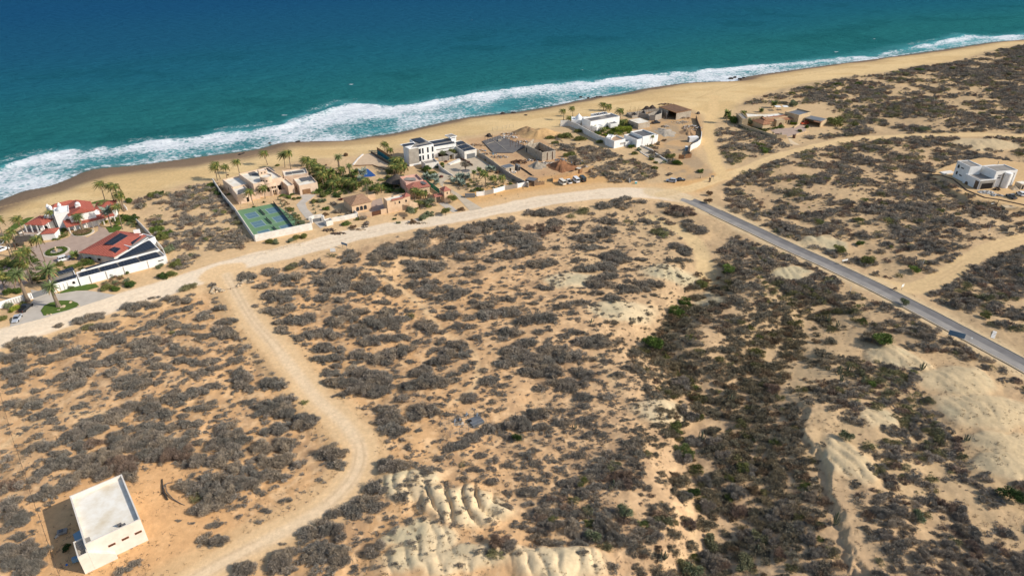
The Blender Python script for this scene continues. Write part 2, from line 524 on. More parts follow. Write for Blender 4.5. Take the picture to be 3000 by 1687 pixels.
C = mix(C, srgb(218, 170, 118), polymask(X, Y, YARD1, 6) * .7)
bk = 1 - sstep(-6, 3, dd + 4 * (n2 - .5))
C = mix(C, srgb(214, 184, 134), bk)
C = mix(C, srgb(196, 164, 114), bk * sstep(.45, .7, fbm(X, Y * 2.4, 26, 3, 131)) * .6)
wet = (1 - sstep(7, 13, ds + 12 * (fbm(X, Y, 22, 3, 133) - .5)))
wet2 = (1 - sstep(9, 24, ds + 10 * (fbm(X, Y, 30, 3, 135) - .5))) * bk
left = 1 - sstep(-150, -60, X)
wl = 1 - sstep(16, 32, ds + 20 * (fbm(X, Y, 25, 3, 137) - .5))
C = mix(C, srgb(178, 146, 104), wet2 * .7)
C = mix(C, srgb(122, 102, 84), np.maximum(wet, wl * left) * .93)
def road(dist, half, soft, c, k=.95):
 global C
 m = 1 - sstep(half - soft, half + soft, dist + 2.0 * (n2 - .5))
 C = mix(C, c, m * k)
 return m
shoulder = 1 - sstep(8, 15, dM + 6 * (n1 - .5))
C = mix(C, srgb(212, 178, 134), shoulder * .8)
mM = road(dM + 1.8 * (n1 - .5), 5.6, .8, srgb(226, 206, 178))
C = mix(C, srgb(210, 174, 128), (1 - sstep(5.5, 9, dT + 5 * (n1 - .5))) * .8)
mT = road(dT - 5 * np.exp(-(dM / 9) ** 2), 3.9, .9, srgb(219, 185, 140))
C = mix(C, srgb(226, 200, 164), (1 - sstep(.6, 2.6, dT)) * .7)
mE = road(dE, 2.9, .7, srgb(214, 184, 136))
mS = road(dS, 3.6, .8, srgb(206, 176, 130))
mW = road(dW, 3.4, 1.0, srgb(206, 178, 132))
mB = road(dB, 3.2, 1.2, srgb(212, 180, 130))
ver = (1 - sstep(4.5, 7.0, dP + 3.5 * (n2 - .5))); C = mix(C, srgb(206, 180, 140), ver * .8)
for dist, off, mk in ((dT, 1.0, mT), (dE, .9, mE), (dS, 1.0, mS), (dM, 1.4, mM)):
 rut = np.exp(-((dist + 1.2 * (fbm(X, Y, 16, 2, 141) - .5) - off) / .32) ** 2) * mk * sstep(.3, .55, fbm(X, Y, 14, 2, 139))
 C = mix(C, srgb(180, 148, 112), rut * .38)
for sd, off in ((151, 3.5), (153, 6)):
 tr = np.exp(-((dd + 22 + off + 7 * (fbm(X, Y, 40, 2, sd) - .5)) / .5) ** 2) * bk
 C = mix(C, srgb(190, 158, 112), tr * .5)
PATHS = [D((935, 640), (960, 690), (1000, 720), (1060, 770), (1110, 830), (1180, 880), (1200, 920), (1195, 980), (1150, 1010)),
   D((1500, 900), (1560, 985)), D((0, 1120), (120, 1050), (300, 1040)), D((1745, 1449), (1750, 1330), (1735, 1250))]
PATHW = [smooth(w0(p), 4) for p in PATHS]
for p in PATHW:
 C = mix(C, srgb(222, 188, 142), (1 - sstep(.5, 1.4, pdist(X, Y, p))) * .6)
C = C * (0.93 + 0.14 * n3[:, None]) * (0.95 + .1 * n1[:, None])
soil = attr_mat("soil", "col", rough=0.95, spec=0.1, nscale=0.9, namp=0.13, bump=0.32, bscale=0.7)
def fmask(vm):
 return (vm[F].mean(1) > .5)
fM = fmask((mM > .5).astype(float)); fT = fmask((mT > .5).astype(float)) & ~fM
fE = fmask((mE > .5).astype(float)) & ~fM & ~fT; fS = fmask((mS > .5).astype(float))
fP = fmask((dP < 3.4).astype(float))
fB = fmask((bk > .5).astype(float)) & ~fM & ~fE
ff = fM | fT | fE | fS | fB
sea_f = fmask((ds < -60).astype(float))
for nm, sel in (("ground", ~ff & ~sea_f), ("dirt_road", fM), ("dirt_track", fT), ("sandy_road", fE), ("side_road", fS & ~fM & ~fT & ~fE), ("beach", fB & ~sea_f & ~fS)):
 o = grid_obj(nm, X, Y, Zg, F[sel], soil, {"col": C})
 tag(o, kind="structure")
#asphalt road, draped, with kerbs
def offset_line(pl, off):
 out = []
 for i, p in enumerate(pl):
  a = pl[max(i - 1, 0)]; b = pl[min(i + 1, len(pl) - 1)]
  dx, dy = b[0] - a[0], b[1] - a[1]; L = hypot(dx, dy) or 1
  out.append((p[0] - dy / L * off, p[1] + dx / L * off))
 return out
def ribbon(name, pl, offs, mat, lift, zfun=None, kind="structure", fade=0):
 rows = [offset_line(pl, o) for o in offs]
 vs = []; fs = []
 n = len(pl)
 for j, r in enumerate(rows):
  for q_i, p in enumerate(r):
   z = (zfun or hz)(*p) - (.3 * (1 - q_i / fade) if q_i < fade else 0)
   vs.append((p[0], p[1], z + (lift[j] if isinstance(lift, (list, tuple)) else lift)))
 for j in range(len(rows) - 1):
  for i in range(n - 1):
   fs.append((j * n + i, j * n + i + 1, (j + 1) * n + i + 1, (j + 1) * n + i))
 o = mesh_obj(name, vs, fs, mat)
 return tag(o, kind=kind)
def resample(pl, step):
 out = [pl[0]]
 for a, b in zip(pl[:-1], pl[1:]):
  L = hypot(b[0] - a[0], b[1] - a[1]); k = max(1, int(round(L / step)))
  for i in range(1, k + 1):
   out.append((a[0] + (b[0] - a[0]) * i / k, a[1] + (b[1] - a[1]) * i / k))
 return out
PV = resample(PAVED[1:], 2.5)
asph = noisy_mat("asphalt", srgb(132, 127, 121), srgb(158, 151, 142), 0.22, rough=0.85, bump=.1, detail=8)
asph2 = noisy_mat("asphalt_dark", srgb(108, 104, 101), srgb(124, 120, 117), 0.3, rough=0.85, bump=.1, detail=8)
dustm = noisy_mat("kerb_concrete", srgb(176, 160, 136), srgb(206, 184, 150), 0.8)
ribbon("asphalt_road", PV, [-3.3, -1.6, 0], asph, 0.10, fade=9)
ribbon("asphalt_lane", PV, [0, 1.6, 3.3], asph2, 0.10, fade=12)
for nm, s in (("kerb", -1), ("kerb", 1)):
 ribbon(nm, PV[14:], sorted([s * 3.3, s * 3.34, s * 3.62, s * 3.7]), dustm, [0.10, .24, .24, -0.1] if s > 0 else [-0.1, .24, .24, 0.10])
#sea
Xs, Ys, Fs = fan(120, 9000, 620, 1100, 1.45)
Ys_far = Ys
dsh = -pdist(Xs, Ys, SHORE, signed=True)      # + offshore
dbr = -pdist(Xs, Ys, BREAK, signed=True)      # + seaward of the breakers
keep = (dsh[Fs].max(1) > -25)
Fs = Fs[keep]
m1 = fbm(Xs, Ys, 40, 4, 201); m2 = fbm(Xs, Ys, 12, 4, 203)
band = np.where(dbr > 0, 0.0, 1.0)
inside = sstep(-3, 9, -dbr + 14 * (m2 - .5) + 10 * (m1 - .5)) * sstep(-3, 1.5, dsh + 5 * (m1 - .5))
frac = np.clip(dsh / np.maximum(dsh + np.maximum(-dbr, 0), 1), 0, 1)
dens = inside * (0.6 + 0.3 * sstep(.35, .85, frac)) + .9 * inside * (m1 - .5)
streak = sstep(.56, .66, fbm(Xs + Ys * .5, (Ys - Xs * .42) * 3.2, 45, 3, 231)) * sstep(26, 2, dbr) * sstep(-2, 4, dbr)
dens = np.maximum(dens, streak * .5)
front = np.exp(-((dbr + 6) / 5.0) ** 2) * sstep(.4, .55, fbm(Xs + Ys * .6, Ys * 0, 35, 2, 207))
dens = np.maximum(dens, front * .8)
edge = np.exp(-((dsh - 2.0 + 5 * (m1 - .5)) / 2.2) ** 2) * .72
dens = np.maximum(dens, edge)
rgt = sstep(330, 420, Xs)
dens = np.maximum(dens * (1 - .1 * rgt), .62 * rgt * sstep(26, 8, dsh + 14 * (m1 - .5)) * sstep(-1, 3, dsh))
CAPS = [(885, 213, 14), (715, 291, 10), (1187, 51, 4), (1465, 175, 8), (2196, 113, 8), (2103, 131, 8), (1955, 137, 5), (1886, 120, 4), (2200, 98, 4), (600, 640, 2), (1660, 118, 3), (2210, 72, 4), (470, 160, 3)]
for cx, cy, rr_ in CAPS:
 c = w0(D((cx, cy)), SEA_Z)[0]; a = w0(D((cx + rr_, cy)), SEA_Z)[0]
 rw = abs(a[0] - c[0])
 q = np.exp(-(((Xs - c[0]) / rw) ** 2 + ((Ys - c[1]) / (rw * .22 + 1.2)) ** 2))
 dens = np.maximum(dens, q * .8)
off = dsh + 60 * (fbm(Xs, Ys, 260, 3, 211) - .5) * sstep(40, 160, dsh)
S = np.tile(np.array(srgb(38, 104, 106)), (len(Xs), 1))
S = mix(S, srgb(32, 94, 110), sstep(70, 220, off))
S = mix(S, srgb(30, 84, 110), sstep(170, 380, off))
S = mix(S, srgb(26, 76, 110), sstep(340, 650, off) * .95)
shal = np.clip(inside + .6 * sstep(14, -2, dbr + 16 * (m1 - .5)), 0, 1) * sstep(-2, 3, dsh)
S = mix(S, srgb(96, 170, 176), shal * (.55 + .3 * rgt) * (1 - .3 * (1 - m1)))
S = mix(S, srgb(96, 104, 92), (1 - sstep(1, 8, dsh)) * .55)
dark = sstep(.56, .74, fbm(Xs, Ys * 1.6, 55, 4, 213)) * (1 - sstep(200, 320, off)) * .22
S = mix(S, srgb(10, 62, 66), dark)
Zs = np.full(len(Xs), SEA_Z)
near = 1 - sstep(500, 900, np.sqrt(Xs ** 2 + Ys ** 2))
swell = np.sin((dbr + 14 * fbm(Xs, Ys, 120, 2, 217)) / 9.0)
Zs += .25 * swell * sstep(10, 60, dsh) * (1 - sstep(150, 400, dsh)) * (.3 + m1) + .5 * (m2 - .5) * sstep(2, 10, dsh) * near
Zs += 0.9 * np.exp(-((dbr + 4 + 6 * (m1 - .5)) / 2.6) ** 2) * sstep(10, 25, dsh)
foam = np.stack([dens, inside, np.clip(dsh / 100, 0, 1)], 1)
wm = new_mat("sea_water", (0.01, 0.1, 0.15), 0.5, 0.0)
nt = wm.node_tree; N = nt.nodes; L = nt.links
b = N["Principled BSDF"]
ac = N.new("ShaderNodeAttribute"); ac.attribute_name = "col"
af = N.new("ShaderNodeAttribute"); af.attribute_name = "foam"
sp = N.new("ShaderNodeSeparateColor"); L.new(af.outputs["Color"], sp.inputs[0])
tc = N.new("ShaderNodeTexCoord")
mp = N.new("ShaderNodeMapping"); mp.inputs["Rotation"].default_value = (0, 0, radians(-24)); mp.inputs["Scale"].default_value = (0.85, 1.0, 1)
L.new(tc.outputs["Object"], mp.inputs[0])
f1 = N.new("ShaderNodeTexNoise"); f1.inputs["Scale"].default_value = 0.17; f1.inputs["Detail"].default_value = 9; f1.inputs["Roughness"].default_value = .68; f1.inputs["Distortion"].default_value = 1.6
L.new(mp.outputs[0], f1.inputs["Vector"])
vo = N.new("ShaderNodeTexVoronoi"); vo.feature = 'DISTANCE_TO_EDGE'; vo.inputs["Scale"].default_value = 0.42
wv = N.new("ShaderNodeMixRGB"); wv.blend_type = 'ADD'; wv.inputs[0].default_value = 2.2
L.new(mp.outputs[0], wv.inputs[1]); L.new(f1.outputs["Color"], wv.inputs[2]); L.new(wv.outputs[0], vo.inputs["Vector"])
lace = N.new("ShaderNodeMapRange"); lace.inputs[1].default_value = 0.0; lace.inputs[2].default_value = .35; lace.inputs[3].default_value = 1; lace.inputs[4].default_value = 0
L.new(vo.outputs["Distance"], lace.inputs[0])
ma = N.new("ShaderNodeMath"); ma.operation = 'MULTIPLY'; ma.inputs[1].default_value = 0.26; L.new(lace.outputs[0], ma.inputs[0])
mb_ = N.new("ShaderNodeMath"); mb_.operation = 'MULTIPLY_ADD'; mb_.inputs[1].default_value = 1.15; L.new(f1.outputs[0], mb_.inputs[0]); L.new(ma.outputs[0], mb_.inputs[2])
md = N.new("ShaderNodeMath"); md.operation = 'ADD'; L.new(mb_.outputs[0], md.inputs[0]); L.new(sp.outputs[0], md.inputs[1])
fr = N.new("ShaderNodeMapRange"); fr.interpolation_type = 'SMOOTHSTEP'; fr.inputs[1].default_value = 1.16; fr.inputs[2].default_value = 1.62
L.new(md.outputs[0], fr.inputs[0])
mxc = N.new("ShaderNodeMixRGB"); L.new(fr.outputs[0], mxc.inputs[0]); L.new(ac.outputs["Color"], mxc.inputs[1]); mxc.inputs[2].default_value = (.70, .73, .74, 1)
L.new(mxc.outputs[0], b.inputs["Base Color"])
rg = N.new("ShaderNodeMapRange"); rg.inputs[3].default_value = .3; rg.inputs[4].default_value = .9; L.new(fr.outputs[0], rg.inputs[0]); L.new(rg.outputs[0], b.inputs["Roughness"])
w1 = N.new("ShaderNodeTexNoise"); w1.inputs["Scale"].default_value = .16; w1.inputs["Detail"].default_value = 7; w1.inputs["Roughness"].default_value = .62
mp2 = N.new("ShaderNodeMapping"); mp2.inputs["Rotation"].default_value = (0, 0, radians(-30)); mp2.inputs["Scale"].default_value = (0.5, 1.3, 1)
L.new(tc.outputs["Object"], mp2.inputs[0]); L.new(mp2.outputs[0], w1.inputs["Vector"])
bp = N.new("ShaderNodeBump"); bp.inputs["Strength"].default_value = 1.0; bp.inputs["Distance"].default_value = 3.2
L.new(w1.outputs[0], bp.inputs["Height"]); L.new(bp.outputs[0], b.inputs["Normal"])
sea = grid_obj("sea", Xs, Ys, Zs, Fs, wm, {"col": S, "foam": foam})
tag(sea, kind="structure")
bed = MB().box(-9000, -3000, SEA_Z - 12, 9000, 9500, SEA_Z - 11).build("far_ground", noisy_mat("far_soil", srgb(190, 160, 120), srgb(150, 130, 105), .02))
tag(bed, kind="structure")
#scrub
CL_A = """1870 150 110 50 15 o;2130 120 60 30 10;2470 60 100 50 15;1930 215 70 20 5;1560 245 70 22 8;1770 260 150 55 -5;1400 330 220 65 8;1720 395 90 45 0;1910 345 90 50 20;
2010 300 60 30 10;2200 350 100 45 0;2060 430 130 60 10;1330 420 110 35 5;780 480 120 55 12;960 440 110 50 5;620 525 70 30 10;900 540 90 40 10 o;1070 530 150 55 5;1200 500 70 45 0;
1170 420 60 25 10;1520 410 110 22 20;1640 440 60 35 0;1070 610 100 35 5;700 620 130 45 3;1430 560 150 40 20;1600 500 150 45 10;1490 600 50 20 20;1280 590 60 22 5;1760 520 110 45 5;
1960 540 120 40 0;1850 600 100 40 0;1730 600 50 35 20 g;1960 615 70 25 0;2270 480 110 45 8;2280 590 150 100 -10;2080 640 150 50 20;2400 650 60 50 -20;280 700 230 80 5;600 710 190 60 10;
120 840 170 90 0;330 770 200 60 0;1120 690 200 65 15;1020 740 150 40 15;1500 700 190 70 5;1620 680 160 60 0 b;1500 780 200 60 5;1750 720 80 40 10;700 810 150 55 10;490 870 130 60 20;
340 920 50 22 10;920 820 100 28 15;1240 840 160 65 0;1450 820 110 40 0;1790 780 130 60 15;1980 790 110 50 5;2150 715 60 22 10;2110 780 40 30 0;2230 780 70 50 20;2320 750 60 35 15;
2480 760 110 70 20;900 920 150 60 10;1080 890 120 50 10;1210 900 90 50 -20;1560 870 100 45 15;1640 930 130 50 -5;1820 890 100 60 0;1960 900 90 45 -10;2130 890 130 50 10;2400 870 110 50 5;
150 1000 150 120 0;30 980 80 50 0;390 1000 110 70 15;700 1000 130 30 15;870 1000 120 70 10;560 1060 90 35 30;650 1040 100 30 10;720 1110 140 65 20;1090 1000 110 55 10;1390 980 60 25 10;
1280 1060 150 40 10;1460 1030 150 50 10;1390 1110 110 50 0;1530 1100 90 40 0;1250 1150 90 25 15;1630 1050 50 22 15;2080 990 110 60 25;2250 930 90 60 10;1900 1000 55 22 10;1805 1040 25 12 0;
1870 1075 50 25 30;1760 1135 45 18 10;2220 1025 40 12 20;2130 1130 110 40 10;1950 1160 100 30 5;2450 1030 130 110 25;2300 1075 40 20 0;2370 1140 40 20 0;2530 1160 60 35 0;60 1140 60 25 30;
100 1190 70 20 10;400 1180 70 20 10;950 1190 80 20 0;1320 1180 90 30 0"""
CL_B = """130 40 70 35 0;530 60 110 40 12;970 60 150 40 5;1260 75 35 15 5;1540 75 70 28 5;1750 40 90 40 0;930 125 90 35 12;1430 110 90 45 10;1260 160 140 60 10;1700 85 30 12 0;1690 127 25 17 0;1810 95 50 30 0;270 110 60 22 0;
400 145 75 25 5;250 190 95 60 10;80 120 50 20 20;80 200 60 35 10;170 270 60 45 10;320 275 105 45 5;600 150 35 18 10;675 120 60 22 12;590 215 75 28 15;520 265 30 16 0;610 265 40 16 0;
380 325 50 28 20;425 340 35 16 0;455 380 55 20 0;200 380 40 20 30;150 415 30 15 0;1050 215 150 60 0;860 270 120 60 25;1150 260 120 50 -10;1300 200 60 40 0;790 320 70 50 10;650 330 110 45 15;
1060 305 90 30 5;1220 310 40 40 0;1440 240 75 40 10;1340 285 60 25 0;1540 195 60 22 8;1560 220 40 14 0;1650 260 35 12 10;1590 295 40 18 0;1645 315 35 14 0;1790 190 90 28 10;1840 225 40 22 0;
1795 285 25 12 0;1595 330 30 12 0;890 350 50 22 0;620 410 190 70 12;430 480 50 35 20;560 500 110 45 5;660 500 90 50 0 b;860 430 90 45 5;1080 370 130 45 5;940 390 70 30 0;1380 350 90 40 0;
1230 380 120 35 0;1400 410 100 40 5;1060 450 130 60 0;930 500 140 60 0;1200 500 160 70 0;1440 485 60 25 0;1270 570 150 60 0 b;1100 570 120 60 0;760 580 120 70 0;600 620 120 60 0;700 700 200 60 0;
890 640 140 70 0 b;950 720 70 40 -20;1400 540 30 20 0;1330 640 80 50 0;1460 610 90 50 0;1580 600 100 70 0;1700 560 110 60 0;1560 420 60 40 0;1650 370 80 45 10;1740 440 120 60 0;1830 400 40 60 0;
1600 490 110 60 0;1830 520 50 80 0;1740 670 110 50 0;1820 620 60 60 0;1500 740 120 50 0;1380 780 110 60 0;1560 830 200 110 0;1760 780 140 80 0;1500 950 120 60 0;1780 920 60 50 0;1430 870 60 60 0 o;
1550 1075 65 30 10;1550 1180 115 55 0;1290 1045 30 12 0;1380 1065 30 12 0;1760 1410 110 60 5;900 1400 90 35 15;990 1350 70 25 20;270 520 115 50 10;430 570 95 40 0;290 610 45 16 10;400 640 110 60 20;
330 680 110 50 15;270 750 65 35 -5;220 660 35 10 10;195 475 25 12 0;60 600 70 50 0;40 545 50 18 0;25 370 30 25 0;60 410 40 15 0;390 830 150 60 20;500 760 130 50 15;310 870 100 40 10;
80 790 90 45 0 b;30 850 50 40 0;100 920 110 50 0;130 1000 110 60 -20;50 1110 60 30 0;120 1070 90 30 0;130 1160 80 30 0;170 1280 180 110 0;250 1380 120 70 0;60 1260 90 80 0;290 960 40 25 0;1215 600 30 20 0 g"""
CL_C = """220 170 110 50 5;60 195 60 20 20;130 60 130 50 0;170 250 150 70 10;350 190 45 30 0 g;380 340 110 60 -10;300 300 90 40 0;60 400 80 60 0;150 380 90 50 0;230 490 110 60 -10;60 520 90 80 0;300 500 50 40 0;130 610 130 60 0;
310 640 100 80 -5;100 730 140 70 0;220 730 90 60 0;30 840 70 60 0;220 890 75 50 0;345 840 30 22 0;80 975 50 25 0;540 560 130 60 5;590 640 70 40 0;600 140 60 25 0;850 110 170 60 -8;
630 45 150 40 0;930 70 110 40 0;1080 70 55 40 0;1250 40 110 50 5;1440 30 80 30 0;1680 30 90 45 0;1060 170 70 45 10;950 240 110 40 -10;1000 310 110 60 0;1000 400 110 55 0;1180 395 35 18 0;1260 155 45 28 0;1230 270 125 75 0;1390 280 50 18 5;1520 160 80 45 -10;
1430 110 35 16 20;1640 120 45 28 0;1735 125 50 32 0;1780 70 60 25 0;1680 390 110 50 -5;1760 370 60 35 0;1830 440 60 60 0;1500 490 80 40 15;1590 440 80 40 5;1400 530 60 30 15;1330 590 60 55 0;
1620 570 60 28 0;1490 640 40 45 0 o;1590 680 60 25 -15;1700 670 40 25 0;1820 645 45 20 0;1710 760 70 35 0;1500 740 40 25 0;1820 850 50 45 0;1430 800 35 22 0;1000 640 130 70 0;1150 640 55 35 0;
1240 680 70 35 15;1320 680 50 20 0;860 810 130 50 5;1040 790 60 20 0;1130 790 40 15 0;1160 730 30 15 0;1230 760 40 15 0;1040 870 70 35 0;790 900 110 50 10;720 960 130 50 10;900 940 90 50 0;
720 1010 90 30 0;560 1000 90 35 20;500 1080 90 50 0;420 1140 190 60 5;620 1140 110 70 0;480 1240 150 60 0;560 1300 150 60 -10;400 1330 90 45 0;180 1320 120 60 20;200 1380 90 50 0;280 1260 60 30 0;
870 1250 80 65 0;650 1330 70 50 0;560 1390 60 25 0;990 1130 40 60 0;950 1030 30 18 0;920 1090 30 14 0;770 1135 30 14 0;1120 1030 30 20 0;680 1420 30 20 0;400 1435 50 20 0;520 1440 40 15 0;
1780 1210 100 60 0 b;1740 1290 80 50 0 o;1820 950 50 30 0;190 1210 40 15 0"""
CL_D = """90 540 90 45 10;230 510 85 45 0;190 620 90 35 0;240 690 90 50 -10;130 780 45 18 0;410 470 80 40 0 o;560 450 110 55 5;720 390 50 40 0 o;850 400 110 60 5;880 430 60 35 0;640 480 60 25 0;
370 560 130 45 0;580 530 60 25 0;390 610 80 30 0;450 690 120 55 0;330 730 90 40 0;530 720 60 40 0;290 810 160 45 8;400 780 50 25 0;560 790 40 15 0;740 520 90 35 0;700 590 200 60 0;900 540 140 60 0;
880 620 220 60 0;760 650 150 40 0;1010 600 90 60 0;1030 660 100 45 0;1150 640 70 50 0;1200 680 90 40 0;1100 550 40 20 0;1020 460 60 30 0;1075 515 30 18 0;660 730 80 45 0;780 730 50 30 0;
860 690 50 20 0;910 740 65 20 0;1110 755 85 25 0;1290 745 30 14 0;480 880 160 60 5;350 900 140 30 5;720 900 110 55 0;860 830 120 60 0;880 880 80 50 0;830 790 80 25 0;960 800 30 20 0;
1130 830 90 45 0;1080 900 110 60 0;1250 900 150 70 0;1310 860 50 40 0 o;1310 820 60 20 0;900 970 120 60 0;600 990 140 55 0;760 1010 70 40 0;470 1030 60 30 0;340 950 80 35 5;350 985 60 20 0;
650 1100 110 60 0;800 1110 60 60 0;720 1180 140 50 0;520 1075 50 20 0;1100 1040 180 60 10;1300 1020 90 35 0;1400 1060 90 30 5;920 1150 110 50 0;1050 1170 90 60 0;1200 1130 120 70 10;
1140 1210 60 35 0;1330 1100 60 40 0;910 1210 60 20 0;740 1240 80 30 0;1460 930 90 60 -10;1500 970 70 35 0;1580 980 40 22 0;1150 1253 25 12 0;940 1246 25 12 0;1320 1210 45 22 0;1200 1275 30 12 0;
740 1290 90 40 0;900 1290 110 60 0;820 1360 180 60 0;1080 1340 130 80 0;1000 1410 160 60 0;1280 1390 60 50 0 b;1240 1325 60 20 0;1340 1290 60 40 0;1430 1300 110 60 0;1400 1390 110 60 0;
1560 1360 110 60 0;1660 1310 80 60 0;1770 1270 60 45 0;1560 1200 120 60 0;1600 1130 90 60 0;1640 1060 130 50 -20;1750 1150 80 50 0;1800 1215 30 18 0;1750 940 120 35 0;1830 1020 60 45 0;
1930 995 45 25 0;1620 850 80 45 0;1630 795 65 28 0;1500 820 35 20 0;1520 760 40 10 0;1770 870 60 30 0;1870 903 30 10 0;1900 840 100 50 0;1930 780 90 70 0;1810 750 60 30 0;1910 1350 70 50 0;
1900 1270 40 22 0;1190 350 190 70 0;1110 400 110 60 0;1350 300 140 60 0;1600 230 250 70 0;1850 180 180 60 10;1620 330 180 60 0;1440 380 140 50 0;1290 440 70 25 0;1140 460 60 25 0;1550 415 40 18 0;
1750 400 100 40 0;1860 330 110 50 0;1940 260 60 50 0;1420 490 170 60 0;1550 480 90 45 0;1400 540 110 30 0;1400 600 120 40 5;1530 590 60 25 0;1550 660 200 55 0;1430 700 80 30 0;1720 680 80 50 0;
1600 720 110 35 0;1660 545 50 20 0;1770 540 80 30 0;1860 490 60 30 0;1940 430 50 25 0;1780 490 50 20 0;1840 590 60 22 0;1740 600 40 22 0;1840 637 40 14 0;1840 700 60 20 0;1230 245 25 18 0"""
CL_E = """100 250 130 70 0;330 160 120 40 0;430 170 90 35 0;540 140 90 40 5;590 190 50 35 0 o;680 160 60 40 0 o;750 180 40 25 0;480 250 90 70 0;370 300 140 60 0 b;60 340 120 80 0;240 370 120 100 0;280 420 100 80 0;
120 490 150 55 5;340 550 110 60 0;60 600 60 40 0;460 540 50 30 0;480 440 40 22 0;180 590 60 22 0;630 290 60 25 0;640 240 70 20 0;820 110 90 40 0;990 90 100 60 0;1130 80 45 25 0;900 180 50 18 0;
830 205 22 10 0;890 240 80 40 0;1020 230 60 50 0 o;860 310 110 60 0;1060 290 50 40 0;780 225 50 16 0;880 385 55 18 0;720 370 100 60 0;690 430 90 40 0;840 435 50 22 0;1160 170 60 50 0;
1140 230 60 28 0;1220 240 60 22 0;1300 215 45 20 0;1310 110 70 30 0;1430 150 130 60 0 b;1350 245 45 22 0 b;1470 240 60 30 0;1540 290 100 60 -20;1250 320 80 45 0 o;1290 350 45 25 0 g;1205 412 45 16 0;
1420 430 110 45 -15;1470 480 60 30 0;1430 530 110 30 0;900 490 110 60 0;980 520 80 60 0;860 580 110 60 0;710 600 90 45 0;640 530 60 25 0;740 490 50 16 0;1120 525 60 22 0;990 430 40 14 0;
1190 465 30 10 0;1020 600 40 22 0;880 650 90 45 0;800 710 90 60 0;900 730 60 50 0;790 780 60 40 0;1020 750 90 55 0;1130 740 90 60 0;940 820 80 40 0;850 830 40 16 0;1020 655 60 14 0;1010 690 50 22 0;
1220 720 80 40 0;1290 735 40 30 0;1240 800 40 20 0;670 745 35 18 0;680 780 45 16 0;390 750 90 25 0;330 740 60 18 0;180 680 30 20 0;230 790 100 22 0;60 780 60 12 0;520 815 50 20 0;290 860 50 25 0;
270 820 55 18 0;100 830 80 28 0;20 830 40 28 0;670 855 70 35 8;540 880 90 35 5;480 895 60 20 0;90 930 110 50 0;600 940 50 25 0;610 985 60 14 0;770 880 50 18 0;720 940 30 12 0;750 1030 40 28 0;
900 1015 55 25 0;1190 940 45 40 0;1190 860 25 12 0;400 985 130 60 0;220 1000 100 60 0;140 1080 100 60 0;370 1080 90 35 0;60 1140 60 40 0;230 1170 110 60 0;630 1085 70 30 0;530 1110 60 25 0;
680 1160 120 50 0;820 1130 80 45 0;830 1170 110 40 0;950 1160 60 50 0;910 1230 50 16 0;450 1210 130 60 0;150 1250 150 80 0;320 1290 160 70 0;100 1330 90 50 0;580 1270 110 70 0;730 1290 70 50 0;
850 1260 60 40 0;870 1310 60 30 0;420 1390 120 60 0;260 1400 90 50 0;650 1400 110 60 0;800 1400 60 40 0;960 1410 60 35 0;1050 1350 50 40 0;1060 1260 60 30 0;100 1435 50 20 0"""
CL_F = """400 60 170 70 0;220 90 80 30 0;500 150 90 50 0;600 30 40 16 0;680 145 65 48 0;970 60 35 30 0;1090 55 30 16 0;1130 90 35 22 0;200 290 120 50 0;70 350 100 60 0;50 440 60 60 0 o;230 370 70 40 0;380 340 90 50 0;540 330 70 40 0;
590 290 50 35 0;550 215 50 30 0;440 280 50 20 0;360 250 60 20 0;560 430 60 40 0;660 420 60 50 0;240 490 40 35 0;160 530 40 30 0;350 525 40 18 0;100 580 60 40 0;180 630 60 22 0;440 490 40 22 0;
870 480 80 40 0;720 360 35 18 0;800 380 40 12 0;900 390 60 25 0;820 320 50 14 0;1150 420 80 40 0;1080 355 90 22 0;1080 310 35 14 0;1240 350 70 30 0;1190 240 60 30 0;930 435 45 40 -50;
420 575 60 18 0;500 570 60 30 0;700 560 80 50 0;640 600 90 60 0;720 650 70 40 0 o;460 650 50 35 0;350 670 55 40 0;260 710 55 35 0;520 740 50 45 0 g;50 745 40 20 0;400 780 60 30 0;
130 840 100 45 -15;320 880 60 60 0;110 920 60 40 0;170 1010 70 35 0;340 980 50 30 0;470 990 60 50 0;250 1110 90 60 0;440 1100 90 70 0;600 700 80 60 0;800 780 90 60 0;
600 360 40 30 0;1160 110 90 60 0;1240 60 90 60 0;300 620 50 22 0;600 1370 30 14 0;730 1390 60 40 0;500 1270 60 20 0"""
CLUMPS = []
for txt, (ox, oy, s) in ((CL_A, (0, 800, .29115)), (CL_B, (0, 1100, .40519)), (CL_C, (750, 1100, .40519)), (CL_D, (700, 600, .37955)), (CL_E, (1450, 560, .37955)), (CL_F, (1500, 1100, .40519))):
 for e in txt.replace("\n", "").split(";"):
  p = e.split()
  if not p: continue
  cx, cy, rx, ry, an = map(float, p[:5])
  CLUMPS.append((ox + cx * s, oy + cy * s, rx * s, ry * s, radians(an), p[5] if len(p) > 5 else ''))
W = []     # shrubs: x, y, radius, kind
def depth_at(u, v):
 x, y = plane_at(u, v, 0)
 return proj(x, y, 0)[2]
_uv = []; _r = []; _k = []
